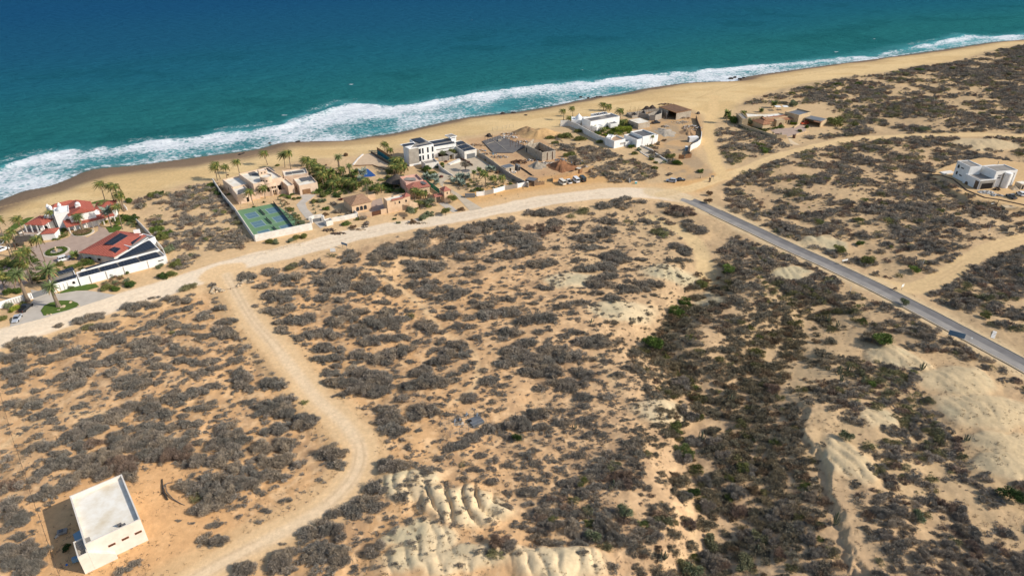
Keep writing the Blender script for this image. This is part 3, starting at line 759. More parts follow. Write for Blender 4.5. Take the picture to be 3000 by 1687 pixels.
for cx, cy, rx, ry, an, kd in CLUMPS:
 dpt = depth_at(cx, cy); mpp = dpt / FOC
 rp = min(ry * 1.0, rx * 0.75)
 rw = min(max(rp * mpp * 1.2, 0.45), 2.4)
 rp = rw / mpp
 n = int(max(1, round(2.5 * rx * ry / (rp * rp * .62))))
 if rx < 1.35 * rp: n = 1
 for i in range(n):
  if n == 1: a, b = 0, 0
  else:
   q = RS.uniform(0, 2 * pi); m = math.sqrt(RS.uniform(0, 1)) * 1.0
   a, b = m * cos(q) * max(rx - rp * .55, 1), m * sin(q) * max(ry - rp * .5, .4)
  u = cx + a * cos(an) + b * sin(an); v = cy - a * sin(an) + b * cos(an) + rp * .22
  _uv.append((u, v)); _r.append(rw * RS.uniform(.72, 1.12)); _k.append(kd if RS.rand() < .8 else '')
wx, wy, _ = at_many(_uv)
for i in range(len(_uv)):
 W.append((wx[i], wy[i], _r[i], _k[i]))
FILL = [  # polygon in display px, share covered, clump size m, spacing m
 (D((1640, 560), (1700, 575), (1800, 640), (1850, 590), (2100, 690), (2150, 760), (2050, 850), (1990, 930), (2040, 1030), (2060, 1100), (2090, 1200), (2130, 1449), (2140, 1520), (1740, 1520), (1735, 1340), (1760, 1230), (1720, 1130), (1700, 1060), (1640, 1000), (1590, 930), (1590, 880), (1640, 840), (1760, 720), (1790, 690), (1700, 600)), .9, 6, 2.1),
 (D((2060, 850), (2160, 880), (2300, 930), (2330, 1000), (2420, 1130), (2480, 1200), (2620, 1210), (2700, 1520), (2180, 1520), (2200, 1449), (2170, 1350), (2140, 1230), (2160, 1120), (2080, 1050), (2010, 960)), .82, 6, 2.1),
 (D((1300, 1340), (1400, 1230), (1500, 1180), (1600, 1110), (1700, 1090), (1750, 1230), (1720, 1330), (1730, 1520), (1600, 1520), (1520, 1430), (1400, 1390)), .80, 6, 2.1),
 (D((1830, 455), (1855, 444), (1950, 406), (2050, 378), (2150, 356), (2300, 348), (2700, 356), (2700, 575), (2500, 625), (2380, 685), (2240, 705), (2100, 660), (2000, 610), (1900, 562), (1830, 530)), .76, 7, 2.6),
 (D((1865, 262), (1910, 243), (2060, 212), (2300, 174), (2430, 156), (2500, 130), (2700, 95), (2700, 340), (2450, 336), (2250, 338), (2130, 345), (2120, 300), (2060, 262), (1960, 262), (1940, 285), (1870, 275)), .78, 8, 3.2),
 (D((2325, 742), (2400, 695), (2480, 655), (2560, 618), (2720, 568), (2720, 900), (2580, 860), (2450, 800)), .84, 7, 2.5),
 (D((1860, 600), (1960, 635), (2100, 700), (2200, 755), (2300, 800), (2420, 855), (2700, 990), (2700, 1060), (2560, 990), (2450, 910), (2330, 880), (2200, 870), (2140, 840), (2060, 790), (1960, 720)), .84, 6, 2.2),
 (D((335, 500), (430, 480), (545, 462), (575, 520), (630, 612), (600, 640), (480, 690), (420, 660), (385, 590)), .76, 6, 2.3),
 (D((1395, 335), (1430, 345), (1560, 392), (1600, 400), (1650, 420), (1655, 450), (1560, 462), (1500, 452), (1470, 430), (1420, 400), (1385, 365)), .76, 6, 2.3),
 (D((1795, 330), (1860, 315), (1960, 352), (1985, 372), (1940, 392), (1870, 400), (1850, 420), (1820, 400), (1795, 370)), .8, 6, 2.4),
 (D((2010, 350), (2120, 318), (2180, 335), (2080, 352), (2010, 362)), .6, 8, 2.8),
 (D((2310, 175), (2460, 140), (2560, 118), (2600, 125), (2576, 200), (2400, 200)), .5, 10, 3.2),
 (D((1620, 378), (1700, 400), (1700, 430), (1660, 420)), .5, 8, 2.6),
]
BLOCK = [D((630, 430), (800, 430), (800, 590), (640, 600)), D((1050, 1050), (1250, 1030), (1250, 1090), (1070, 1110)),
   D((2335, 436), (2395, 412), (2480, 396), (2600, 405), (2700, 440), (2700, 530), (2520, 515), (2430, 490)),
   D((1860, 262), (1960, 262), (2075, 285), (2110, 320), (2060, 330), (1985, 355), (1930, 340), (1855, 310)),
   D((1470, 285), (1660, 285), (1660, 382), (1560, 378), (1480, 350)), D((2250, 420), (2330, 440), (2250, 450)),
   D((2220, 318), (2300, 335), (2230, 345), (2160, 345)),
   D((1000, 1440), (1560, 1440), (1560, 1390), (1440, 1375), (1250, 1400)), D((2230, 300), (2330, 300), (2330, 318), (2230, 318))]
BLOCKW = [w0(p) for p in BLOCK]
cxs, cys = [], []
for pol, cov, cs, sp in FILL:
 P = w0(pol)
 xs = [p[0] for p in P]; ys = [p[1] for p in P]
 gx, gy = np.meshgrid(np.arange(min(xs), max(xs), sp), np.arange(min(ys), max(ys), sp))
 gx = gx.ravel() + RS.uniform(-.45, .45, gx.size) * sp; gy = gy.ravel() + RS.uniform(-.45, .45, gy.size) * sp
 k = inpoly(gx, gy, P); gx, gy = gx[k], gy[k]
 nz = fbm(gx * .8, gy * 1.25, cs, 3, 301) * .72 + fbm(gx, gy, cs * 3, 2, 305) * .28
 thr = np.quantile(nz, 1 - cov)
 q, _, _ = clay_mask(gx, gy)
 k = ((nz > thr) | (RS.rand(len(gx)) < .22)) & (q < .35 + .3 * RS.rand(len(gx)) ** 4)
 for pl, wd in ((MAIN, 8), (TRACK, 6), (EAST, 3.7), (SIDE, 4.3), (PAVED, 6.6), (WTRACK, 4.5), (BTRACK, 4.5)):
  k &= pdist(gx, gy, pl) > wd
 k &= pdist(gx, gy, DUNE, signed=True) > 3
 k &= (pdist(gx, gy, CLIFF) > 1.2)
 for bpol in BLOCKW:
  k &= ~inpoly(gx, gy, bpol)
 gx, gy, nz = gx[k], gy[k], nz[k]
 edge = sstep(thr, thr + .12, nz)
 rr = np.where(nz > thr, 1.0, .55) * (1.0 + .9 * edge) * RS.uniform(.65, 1.2, len(gx)) * sp / 2.3
 gr = fbm(gx, gy, 30, 2, 311)
 for i in range(len(gx)):
  t = RS.rand()
  kd = 'o' if (t < .05 or (gr[i] > .62 and t < .35)) else ('b' if t > .88 else ('g' if t < .065 else ''))
  W.append((gx[i], gy[i], min(rr[i], 2.7), kd))
for pl, wd in ((WASH, 6), (WASH2, 9)):
 for p in resample(pl, 4.0):
  for _ in range(3):
   x = p[0] + RS.normal(0, wd * .5); y = p[1] + RS.normal(0, 2)
   if pdist([x], [y], PAVED)[0] < 7 or RS.rand() < .35: continue
   W.append((x, y, RS.uniform(1.5, 2.6), RS.choice(['o', '', 'b', 'g'], p=[.2, .5, .26, .04])))
def scatter_small(n, polyD, rmin, rmax, kind=''):
 P = w0(polyD); xs = [p[0] for p in P]; ys = [p[1] for p in P]
 out = []
 while len(out) < n:
  x, y = RS.uniform(min(xs), max(xs)), RS.uniform(min(ys), max(ys))
  if inpoly([x], [y], P)[0]: out.append((x, y))
 A = np.array(out); x, y = A[:, 0], A[:, 1]
 k = np.ones(len(x), bool)
 for pl, wd in ((MAIN, 7.5), (TRACK, 5), (EAST, 4), (SIDE, 4.5), (PAVED, 5.5)):
  k &= pdist(x, y, pl) > wd
 k &= ~inpoly(x, y, YARD1)
 for i in np.where(k)[0]:
  W.append((x[i], y[i], RS.uniform(rmin, rmax), kind))
scatter_small(4300, D((0, 880), (560, 740), (640, 700), (1640, 520), (1750, 700), (1600, 900), (1700, 1100), (1300, 1449), (500, 1449), (0, 1449)), .35, 1.1)
scatter_small(700, D((1000, 1150), (1600, 950), (1700, 1100), (1450, 1380), (1250, 1200)), .3, .8)
scatter_small(60, D((1150, 420), (1330, 440), (1440, 430), (1300, 500), (1200, 520)), .25, .6)
GREY = [srgb(150, 139, 125), srgb(142, 134, 122), srgb(158, 144, 125), srgb(136, 130, 119)]
BROWN = [srgb(146, 124, 106), srgb(134, 116, 102)]
OLIVE = [srgb(130, 126, 90), srgb(124, 122, 92)]
GREEN = [srgb(104, 114, 68), srgb(118, 122, 74)]
KCOL = {'': GREY, 'b': BROWN, 'o': OLIVE, 'g': GREEN}
def shrub_cards(n, w, seed, leafy=False):
 """n thin twig blades filling a lumpy dome of radius 1: verts (3n,3), shade (3n)"""
 r = np.random.RandomState(seed)
 nl = r.randint(8, 13)
 lob = np.stack([r.uniform(-.66, .66, nl), r.uniform(-.6, .6, nl), r.uniform(.1, .5, nl), r.uniform(.22, .42, nl)], 1)
 lob[0] = (0, 0, .3, .5)
 li_ = r.randint(0, nl, n); c = lob[li_]
 th = r.uniform(0, 2 * pi, n); cz = r.uniform(-.25, 1, n); sz = np.sqrt(1 - cz ** 2)
 d = np.stack([sz * np.cos(th), sz * np.sin(th), cz], 1)
 rad = c[:, 3] * np.where(r.rand(n) < .16, r.uniform(1.0, 1.22, n), r.uniform(.5, 1.04, n))
 base = c[:, :3] + d * rad[:, None] * np.array([1, 1, .92])
 base[:, 2] = np.maximum(base[:, 2], .02)
 up = np.array([0, 0, .45])
 dirv = d * (1.0 if not leafy else .5) + up + r.normal(0, .45, (n, 3)); dirv /= np.linalg.norm(dirv, axis=1)[:, None]
 side = np.cross(dirv, r.normal(0, 1, (n, 3))); side /= np.linalg.norm(side, axis=1)[:, None]
 ln = r.uniform(.12, .3, n)[:, None] * (1 if not leafy else .55); ww = (w * r.uniform(.6, 1.4, n))[:, None]
 a = base - side * ww - dirv * ln * .5; b_ = base + side * ww - dirv * ln * .5; t = base + dirv * ln * .6
 V = np.stack([a, b_, t], 1).reshape(-1, 3)
 V[:, 2] = np.maximum(V[:, 2], -.05)
 sh = np.repeat(r.uniform(.5, 1.5, n) * r.uniform(.78, 1.22, nl)[li_], 3)
 return V, sh
def tri_mesh(name, V, Cc, mat):
 n = len(V) // 3
 me = bpy.data.meshes.new(name)
 me.vertices.add(len(V)); me.vertices.foreach_set("co", V.astype(np.float32).ravel())
 me.loops.add(len(V)); me.loops.foreach_set("vertex_index", np.arange(len(V), dtype=np.int32))
 me.polygons.add(n); me.polygons.foreach_set("loop_start", np.arange(0, 3 * n, 3, dtype=np.int32))
 me.materials.append(mat)
 me.update(calc_edges=True)
 c = me.color_attributes.new("col", 'FLOAT_COLOR', 'POINT')
 B = np.ones((len(V), 4), np.float32); B[:, :3] = Cc
 c.data.foreach_set("color", B.ravel())
 return me
twig = attr_mat("twigs", "col", rough=0.9, spec=0.1)
A = np.array([(w[0], w[1], w[2]) for w in W])
zz = terrain(A[:, 0], A[:, 1])
pu, pv, pd = proj(A[:, 0], A[:, 1], zz + .5)
vis = (pu > -5) & (pu < 3005) & (pv > -5) & (pv < 1692)
score = np.where(vis, A[:, 2] / pd, 0)
order = np.argsort(-score)
NIND = 296
ind = set(order[:NIND].tolist())
HI = {}
KNAME = {'': ('dry_shrub', 'shrub', 'grey leafless thorn shrub on sandy ground in the near scrubland', 'grey leafless shrubs in the near scrubland'),
   'b': ('dry_shrub', 'shrub', 'brown leafless thorn shrub on sandy ground in the near scrubland', 'brown leafless shrubs in the near scrubland'),
   'o': ('olive_shrub', 'shrub', 'dull olive shrub keeping some leaves among the grey near scrub', 'olive shrubs in the near scrubland'),
   'g': ('green_shrub', 'shrub', 'bright green leafy shrub among the grey near scrub', 'green shrubs in the near scrubland')}
for kd in ('', 'b', 'o', 'g'):
 for v in range(5 if kd == '' else 2):
  V, sh = shrub_cards(4200 if kd in ('', 'b') else 3600, .0125 if kd in ('', 'b') else .024, 500 + v + 10 * ord(kd or ' '), kd in 'og' and kd != '')
  base = np.array(KCOL[kd][v % len(KCOL[kd])])
  r = np.random.RandomState(v)
  tone = base[None] * sh[:, None]
  HI[(kd, v)] = tri_mesh("shrub_mesh", V, tone, twig)
for i in sorted(ind):
 x, y, r, kd = W[i]
 v = RS.randint(0, 5 if kd == '' else 2)
 nm, cat, lab, grp = KNAME[kd]
 o = bpy.data.objects.new(nm, HI[(kd, v)])
 o.location = (x, y, zz[i] - .06)
 o.rotation_euler = (0, 0, RS.uniform(0, 6.28))
 o.scale = (r * RS.uniform(.9, 1.25), r * RS.uniform(.85, 1.1), r * RS.uniform(.8, 1.15))
 col.objects.link(o)
 tag(o, lab, cat, grp)
LOD = [(1300, .02), (480, .036), (160, .066)]
LM = [[shrub_cards(n, w, 900 + 7 * k + li * 50, False) for k in range(6)] for li, (n, w) in enumerate(LOD)]
LML = [[shrub_cards(n, w * 1.3, 1900 + 7 * k + li * 50, True) for k in range(3)] for li, (n, w) in enumerate(LOD)]
VV = []; CCs = []
wm_ = np.maximum(np.exp(-(pdist(A[:, 0], A[:, 1], WASH) / 12) ** 2), np.exp(-(pdist(A[:, 0], A[:, 1], WASH2) / 18) ** 2))
for i, (x, y, r, kd) in enumerate(W):
 if i in ind: continue
 d = pd[i]
 if not (-500 < pu[i] < 3500 and pv[i] < 2100): continue
 li = 0 if d / max(r, .5) < 120 else (1 if d / max(r, .5) < 240 else 2)
 if r < .8 and li < 2: li += 1
 V, sh = (LML if kd in ('o', 'g') else LM)[li][RS.randint(0, 3 if kd in ('o', 'g') else 6)]
 a = RS.uniform(0, 6.28); ca, sa = cos(a), sin(a)
 sx, sy, sz_ = r * RS.uniform(.9, 1.3), r * RS.uniform(.85, 1.15), r * RS.uniform(.75, 1.1)
 Q = np.empty_like(V)
 Q[:, 0] = (V[:, 0] * ca - V[:, 1] * sa) * sx + x
 Q[:, 1] = (V[:, 0] * sa + V[:, 1] * ca) * sy + y
 Q[:, 2] = V[:, 2] * sz_ + zz[i] - .06
 VV.append(Q.astype(np.float32))
 base = np.array(KCOL[kd][RS.randint(0, len(KCOL[kd]))]) * RS.uniform(.8, 1.1) * (1 - wm_[i] * np.array([.24, .26, .4]))
 CCs.append((base[None] * sh[:, None]).astype(np.float32))
me = tri_mesh("desert_scrub", np.concatenate(VV), np.concatenate(CCs), twig)
o = bpy.data.objects.new("desert_scrub", me); col.objects.link(o)
tag(o, "mass of grey leafless scrub covering the sandy slopes", "scrub", kind="stuff")
print("SHRUBS", len(W), "tris", len(me.polygons))
n = 9000
px_ = RS.uniform(-100, 3100, n * 3); py_ = RS.uniform(560, 1700, n * 3)
gx, gy, gz = at_many(np.stack([px_, py_], 1))
k = np.ones(len(gx), bool)
for pl, wd in ((MAIN, 6.4), (TRACK, 3.9), (EAST, 3.4), (SIDE, 4), (PAVED, 4.6)):
 k &= pdist(gx, gy, pl) > wd
k &= ~inpoly(gx, gy, FLAT) & ~inpoly(gx, gy, PAD10)
k &= (fbm(gx, gy, 8, 3, 401) > .46) | (RS.rand(len(gx)) < .12)
gx, gy, gz = gx[k][:n], gy[k][:n], gz[k][:n]
r = np.random.RandomState(5)
m = 9; nt_ = len(gx)
cx = np.repeat(gx, m) + r.normal(0, .16, nt_ * m); cy = np.repeat(gy, m) + r.normal(0, .16, nt_ * m); cz = np.repeat(gz, m)
dirv = np.stack([r.normal(0, .8, nt_ * m), r.normal(0, .8, nt_ * m), r.uniform(.3, 1, nt_ * m)], 1) * r.uniform(.12, .4, nt_ * m)[:, None]
side = np.stack([-dirv[:, 1], dirv[:, 0], dirv[:, 2] * 0], 1); side = side / (np.linalg.norm(side, axis=1)[:, None] + 1e-6) * .045
c0 = np.stack([cx, cy, cz - .02], 1)
V = np.stack([c0 - side, c0 + side, c0 + dirv], 1).reshape(-1, 3)
tone = np.array([srgb(118, 98, 78), srgb(150, 124, 88), srgb(96, 86, 78)])[r.randint(0, 3, nt_)]
me = tri_mesh("dry_grass", V, np.repeat(tone, m * 3, 0), twig)
o = bpy.data.objects.new("dry_grass", me); col.objects.link(o)
tag(o, "small dry tufts and twigs strewn over the sand", "dry grass", kind="stuff")
#building kit
def zoomf(ox, oy, s):
 return lambda x, y: (ox + x * s, oy + y * s)
cA = zoomf(0, 420, .4003); cB = zoomf(440, 400, .22777); cC = zoomf(900, 400, .20704); cD = zoomf(1100, 340, .23292)
cE = zoomf(1600, 280, .1941); cF = zoomf(2080, 280, .17081); cG = zoomf(2640, 420, .15183); cH = zoomf(0, 1330, .24637)
cI = zoomf(1200, 1150, .11733); cJ = zoomf(2400, 600, .34503); cK = zoomf(1480, 360, .14752); cL = zoomf(1880, 300, .17947)
cM = zoomf(0, 620, .23466)
def P(c, x, y, z=0.0):
 return plane_at(*c(x, y), z)
def PP(c, pts, z=0.0):
 return [P(c, x, y, z) for x, y in pts]
def rect3(c, a, b, d, z):
 """rectangle from three read-off corners a, b and d (next to b) at height z"""
 A, B, Cc = P(c, *a, z), P(c, *b, z), P(c, *d, z)
 ex, ey = B[0] - A[0], B[1] - A[1]; L = hypot(ex, ey); ex /= L; ey /= L
 nx, ny = -ey, ex
 k = (Cc[0] - B[0]) * nx + (Cc[1] - B[1]) * ny
 return [A, B, (B[0] + nx * k, B[1] + ny * k), (A[0] + nx * k, A[1] + ny * k)]
M_WHITE = noisy_mat("white_stucco", srgb(226, 221, 212), srgb(206, 198, 186), .7, rough=.9, spec=.15, bump=.05)
M_WHITE2 = noisy_mat("bright_white_paint", srgb(236, 234, 230), srgb(222, 219, 213), .5, rough=.8, spec=.2)
M_CREAM = noisy_mat("cream_stucco", srgb(220, 212, 200), srgb(208, 198, 184), .6, rough=.9, spec=.15)
M_ROOFW = noisy_mat("white_roof_coat", srgb(232, 227, 215), srgb(208, 193, 166), .28, rough=.8, spec=.2, detail=8)
M_PEACH = noisy_mat("peach_stucco", srgb(216, 192, 168), srgb(202, 174, 148), .5, rough=.9, spec=.15)
M_PEACH2 = noisy_mat("ochre_stucco", srgb(214, 186, 154), srgb(200, 168, 136), .5, rough=.9, spec=.15)
M_PINK = noisy_mat("pink_stucco", srgb(210, 172, 154), srgb(196, 156, 138), .5, rough=.9, spec=.15)
M_TAN = noisy_mat("tan_stucco", srgb(198, 176, 142), srgb(180, 156, 124), .5, rough=.9, spec=.15)
M_CONC = noisy_mat("raw_concrete", srgb(168, 160, 148), srgb(146, 138, 128), .5, rough=.9, spec=.2, detail=8)
M_CONCD = noisy_mat("dark_screed", srgb(96, 94, 94), srgb(118, 112, 106), .25, rough=.9, spec=.15, detail=8)
M_GREYR = noisy_mat("grey_roof", srgb(150, 143, 134), srgb(132, 126, 118), .4, rough=.85, spec=.2)
M_DGREY = noisy_mat("dark_membrane", srgb(92, 92, 94), srgb(110, 108, 106), .6, rough=.8, spec=.2)
M_BLOCK = noisy_mat("cement_block", srgb(182, 170, 152), srgb(150, 138, 122), .9, rough=.95, spec=.1, detail=8)
M_BROWN = noisy_mat("brown_boards", srgb(124, 92, 66), srgb(148, 114, 82), .6, rough=.9, spec=.15)
M_WOOD = noisy_mat("dark_wood", srgb(98, 66, 48), srgb(80, 54, 42), 1.5, rough=.7, spec=.2)
M_STONE = noisy_mat("brown_stone", srgb(118, 100, 84), srgb(92, 78, 66), 1.2, rough=.95, spec=.1, bump=.3, detail=8)
M_THATCH = noisy_mat("thatch", srgb(92, 84, 76), srgb(72, 66, 62), 1.5, rough=1, spec=.05, bump=.5)
M_GLASS = new_mat("window_glass", srgb(44, 50, 56), .12, .5)
M_DARK = new_mat("dark_opening", srgb(40, 36, 34), .8, .1)
M_METAL = new_mat("grey_metal", srgb(118, 120, 122), .5, .4, .3)
M_RUST = noisy_mat("rusty_steel", srgb(104, 74, 56), srgb(84, 66, 56), 2, rough=.9, spec=.1)
M_TEAL = noisy_mat("teal_mesh", srgb(64, 138, 116), srgb(50, 118, 102), .8, rough=.9, spec=.1)
M_TEAL2 = noisy_mat("teal_board", srgb(58, 122, 128), srgb(44, 98, 106), .8, rough=.9, spec=.1)
M_POOL = new_mat("pool_water", srgb(14, 66, 132), .1, .5)
M_LAWN = noisy_mat("lawn_grass", srgb(92, 108, 52), srgb(74, 94, 44), .8, rough=.95, spec=.05, bump=.3)
M_PAVE = noisy_mat("pink_paving", srgb(178, 156, 140), srgb(164, 143, 128), .5, rough=.9, spec=.15, detail=8)
M_PAVG = noisy_mat("grey_paving", srgb(192, 182, 168), srgb(178, 168, 154), .3, rough=.9, spec=.15, detail=8)
M_PAVB = noisy_mat("beige_concrete", srgb(196, 180, 156), srgb(180, 164, 142), .3, rough=.9, spec=.15, detail=8)
M_KERB = noisy_mat("pale_kerb", srgb(212, 200, 182), srgb(196, 182, 164), 1)
M_TRUNK = noisy_mat("palm_trunk", srgb(138, 122, 104), srgb(110, 96, 82), 3, rough=.95, spec=.1, bump=.3)
M_BARK = noisy_mat("grey_bark", srgb(128, 116, 104), srgb(98, 88, 80), 3, rough=.95, spec=.1)
M_CACT = noisy_mat("cactus_skin", srgb(104, 106, 84), srgb(84, 88, 70), 1.5, rough=.8, spec=.2)
M_TYRE = new_mat("tyre_rubber", srgb(34, 34, 34), .9, .2)
M_BLUE = new_mat("blue_panel", srgb(96, 124, 146), .6, .3)
M_SIGNW = new_mat("white_sign_board", srgb(232, 232, 228), .6, .3)
M_ROCK = noisy_mat("pale_boulder", srgb(196, 176, 146), srgb(158, 138, 114), 1.2, rough=.95, spec=.1, bump=.4)
M_DROCK = noisy_mat("dark_rock", srgb(70, 60, 52), srgb(48, 42, 38), .8, rough=.8, spec=.3, bump=.5)
M_AWN = new_mat("blue_tarp", srgb(120, 150, 168), .8, .1)
def tile_mat(name, c1, c2, period=0.9):
 m = noisy_mat(name, c1, c2, 1.2, rough=.85, spec=.15, detail=8)
 nt = m.node_tree; N = nt.nodes; L = nt.links
 b = N["Principled BSDF"]
 tc = N.new("ShaderNodeTexCoord")
 w = N.new("ShaderNodeTexWave"); w.inputs["Scale"].default_value = .55 / period; w.inputs["Distortion"].default_value = .4
 w.bands_direction = 'DIAGONAL'
 L.new(tc.outputs["Object"], w.inputs["Vector"])
 bp = N.new("ShaderNodeBump"); bp.inputs["Strength"].default_value = .5; bp.inputs["Distance"].default_value = .12
 L.new(w.outputs[0], bp.inputs["Height"]); L.new(bp.outputs[0], b.inputs["Normal"])
 return m
M_TILE = tile_mat("red_roof_tiles", srgb(172, 98, 82), srgb(156, 84, 70))
M_TILEB = tile_mat("brown_roof_tiles", srgb(164, 134, 108), srgb(142, 108, 84))
M_TILEP = tile_mat("pink_roof_tiles", srgb(168, 112, 96), srgb(152, 96, 82))
M_TILEO = tile_mat("weathered_roof_tiles", srgb(166, 122, 92), srgb(140, 98, 74))
def solar_mat():
 m = new_mat("solar_cells", srgb(36, 46, 66), .45, .25)
 nt = m.node_tree; N = nt.nodes; L = nt.links; b = N["Principled BSDF"]
 tc = N.new("ShaderNodeTexCoord")
 br = N.new("ShaderNodeTexBrick"); br.offset = 0
 br.inputs["Color1"].default_value = (*srgb(26, 31, 42), 1); br.inputs["Color2"].default_value = (*srgb(34, 40, 52), 1)
 br.inputs["Mortar"].default_value = (*srgb(92, 97, 104), 1)
 br.inputs["Scale"].default_value = 1.0; br.inputs["Mortar Size"].default_value = .03
 br.inputs["Brick Width"].default_value = 1.0; br.inputs["Row Height"].default_value = 1.6
 L.new(tc.outputs["UV"], br.inputs["Vector"]); L.new(br.outputs[0], b.inputs["Base Color"])
 return m
M_SOLAR = solar_mat()
def block(parent, poly, ztop, wall, roof, z0=-1.2, par=.45, th=.25, nm="wall", rn="roof"):
 """walls with a parapet and a flat roof sunk behind it; two parts"""
 if area(poly) < 0: poly = poly[::-1]
 n = len(poly); I = inset(poly, th)
 zr = ztop - par
 vs = [(p[0], p[1], z0) for p in poly] + [(p[0], p[1], ztop) for p in poly] + [(p[0], p[1], ztop) for p in I] + [(p[0], p[1], zr) for p in I]
 fs = []
 for r in range(3):
  for i in range(n):
   j = (i + 1) % n
   fs.append((r * n + i, r * n + j, (r + 1) * n + j, (r + 1) * n + i))
 w = mesh_obj(nm, vs, fs, wall, parent)
 J = inset(poly, th + .004)
 r = mesh_obj(rn, [(p[0], p[1], zr + .02) for p in J] + [(p[0], p[1], zr - .15) for p in J],
     [tuple(range(n)), tuple(range(n, 2 * n))[::-1]] + [(i, n + i, n + (i + 1) % n, (i + 1) % n) for i in range(n)], roof, parent)
 return w, r
def wallline(name, pts, h, th, mat, z0=-.8, parent=None, zt=None):
 """free-standing wall along a polyline at level ground: one mesh"""
 L = offset_line(pts, th / 2); R = offset_line(pts, -th / 2)
 n = len(pts); vs = []; fs = []
 for i in range(n):
  t = h if zt is None else zt[i]
  vs += [(*L[i], z0), (*L[i], t), (*R[i], t), (*R[i], z0)]
 for i in range(n - 1):
  a = i * 4; b = a + 4
  for k in range(4):
   k2 = (k + 1) % 4
   fs.append((a + k, a + k2, b + k2, b + k))
 fs.append((0, 1, 2, 3)); e = (n - 1) * 4; fs.append((e + 3, e + 2, e + 1, e))
 return mesh_obj(name, vs, fs, mat, parent)
def hip(parent, rect, z, rise, ov, mat, gable=False, nm="roof", ridge=None):
 """hip or gable roof over a rectangle [a, b, c, d]; eave slab 0.18 thick"""
 R = inset(rect, -ov)
 a, b, c, d = R
 lab = hypot(b[0] - a[0], b[1] - a[1]); lbc = hypot(c[0] - b[0], c[1] - b[1])
 if lab < lbc:
  a, b, c, d = b, c, d, a; lab, lbc = lbc, lab
 q = 0.0 if gable else min(lbc / 2 / lab, .5)
 m1 = ((a[0] + d[0]) / 2, (a[1] + d[1]) / 2); m2 = ((b[0] + c[0]) / 2, (b[1] + c[1]) / 2)
 r1 = (m1[0] + (m2[0] - m1[0]) * q, m1[1] + (m2[1] - m1[1]) * q); r2 = (m2[0] - (m2[0] - m1[0]) * q, m2[1] - (m2[1] - m1[1]) * q)
 vs = [(*p, z - .16) for p in (a, b, c, d)] + [(*p, z) for p in (a, b, c, d)] + [(*r1, z + rise), (*r2, z + rise)]
 fs = [(3, 2, 1, 0), (0, 1, 5, 4), (1, 2, 6, 5), (2, 3, 7, 6), (3, 0, 4, 7), (4, 5, 9, 8), (6, 7, 8, 9), (5, 6, 9), (7, 4, 8)]
 return mesh_obj(nm, vs, fs, mat, parent)
def shed(parent, rect, zf, zb, ov, mat, nm="roof", th=.18):
 """single-slope roof: a-b edge at zf, c-d edge at zb"""
 R = inset(rect, -ov) if area(rect) > 0 else [*inset(rect, -ov)][::-1]
 a, b, c, d = R if area(rect) > 0 else rect
 vs = [(*a, zf - th), (*b, zf - th), (*c, zb - th), (*d, zb - th), (*a, zf), (*b, zf), (*c, zb), (*d, zb)]
 return mesh_obj(nm, vs, [(3, 2, 1, 0), (4, 5, 6, 7), (0, 1, 5, 4), (1, 2, 6, 5), (2, 3, 7, 6), (3, 0, 4, 7)], mat, parent)
def frame_of(a, b):
 L = hypot(b[0] - a[0], b[1] - a[1]); return L, (b[0] - a[0]) / L, (b[1] - a[1]) / L
def opening(parent, a, b, s, z, w, h, mat, nm="window", arch=False, out=.05, frame=None, fw=.1, depth=.06):
 """flat piece set on the wall a->b (outside on the right-hand side), centred s metres along, sill at z"""
 L, ex, ey = frame_of(a, b); nx, ny = ey, -ex
 def ring(w, h, grow=0):
  pts = [(-w / 2 - grow, -grow), (w / 2 + grow, -grow)]
  if arch:
   r = w / 2 + grow
   pts += [(r * cos(t), h - w / 2 + r * sin(t)) for t in [k * pi / 8 for k in range(0, 9)]]
  else:
   pts += [(w / 2 + grow, h + grow), (-w / 2 - grow, h + grow)]
  return pts
 def slab(pts, d0, d1, mat, nm, par):
  n = len(pts); vs = []
  for d in (d0, d1):
   for u, v in pts:
    vs.append((a[0] + ex * (s + u) + nx * d, a[1] + ey * (s + u) + ny * d, z + v))
  return mesh_obj(nm, vs, [tuple(range(n))[::-1], tuple(range(n, 2 * n))] + [(i, (i + 1) % n, n + (i + 1) % n, n + i) for i in range(n)], mat, par)
 if frame is not None:
  f = slab(ring(w, h, fw), .002, out * .6, frame, nm, parent)
  slab(ring(w, h), .004, out, mat, "pane", f)
  return f
 return slab(ring(w, h), .004, out, mat, nm, parent)
def panel(parent, c, q, z, lift=.25, nm="solar_panel", mat=None, on=None):
 """a solar array: quad of four read-off corners at height z, about 0.06 m thick, with metre UVs"""
 pts = PP(c, q, z + lift); zs = [z + lift] * 4
 if on is not None:
  p0, p1, p2 = (on.data.vertices[i].co.copy() for i in (4, 5, 9)); nn = (p1 - p0).cross(p2 - p0)
  for i in range(4):
   zz = z
   for _ in range(12):
    x, y = P(c, *q[i], zz); zz = p0.z - (nn.x * (x - p0.x) + nn.y * (y - p0.y)) / nn.z + .15
   pts[i] = (x, y); zs[i] = zz
 if area(pts) < 0: pts = pts[::-1]; zs = zs[::-1]
 a = pts[0]
 vs = [(*p, zs[i] - .07) for i, p in enumerate(pts)] + [(*p, zs[i]) for i, p in enumerate(pts)]
 fs = [(3, 2, 1, 0), (4, 5, 6, 7), (0, 1, 5, 4), (1, 2, 6, 5), (2, 3, 7, 6), (3, 0, 4, 7)]
 o = mesh_obj(nm, vs, fs, mat or M_SOLAR, parent)
 uv = o.data.uv_layers.new(name="UVMap")
 L, ex, ey = frame_of(pts[0], pts[1])
 for lo in o.data.loops:
  v = o.data.vertices[lo.vertex_index].co
  dx, dy = v.x - a[0], v.y - a[1]
  uv.data[lo.index].uv = (dx * ex + dy * ey, -dx * ey + dy * ex)
 return o
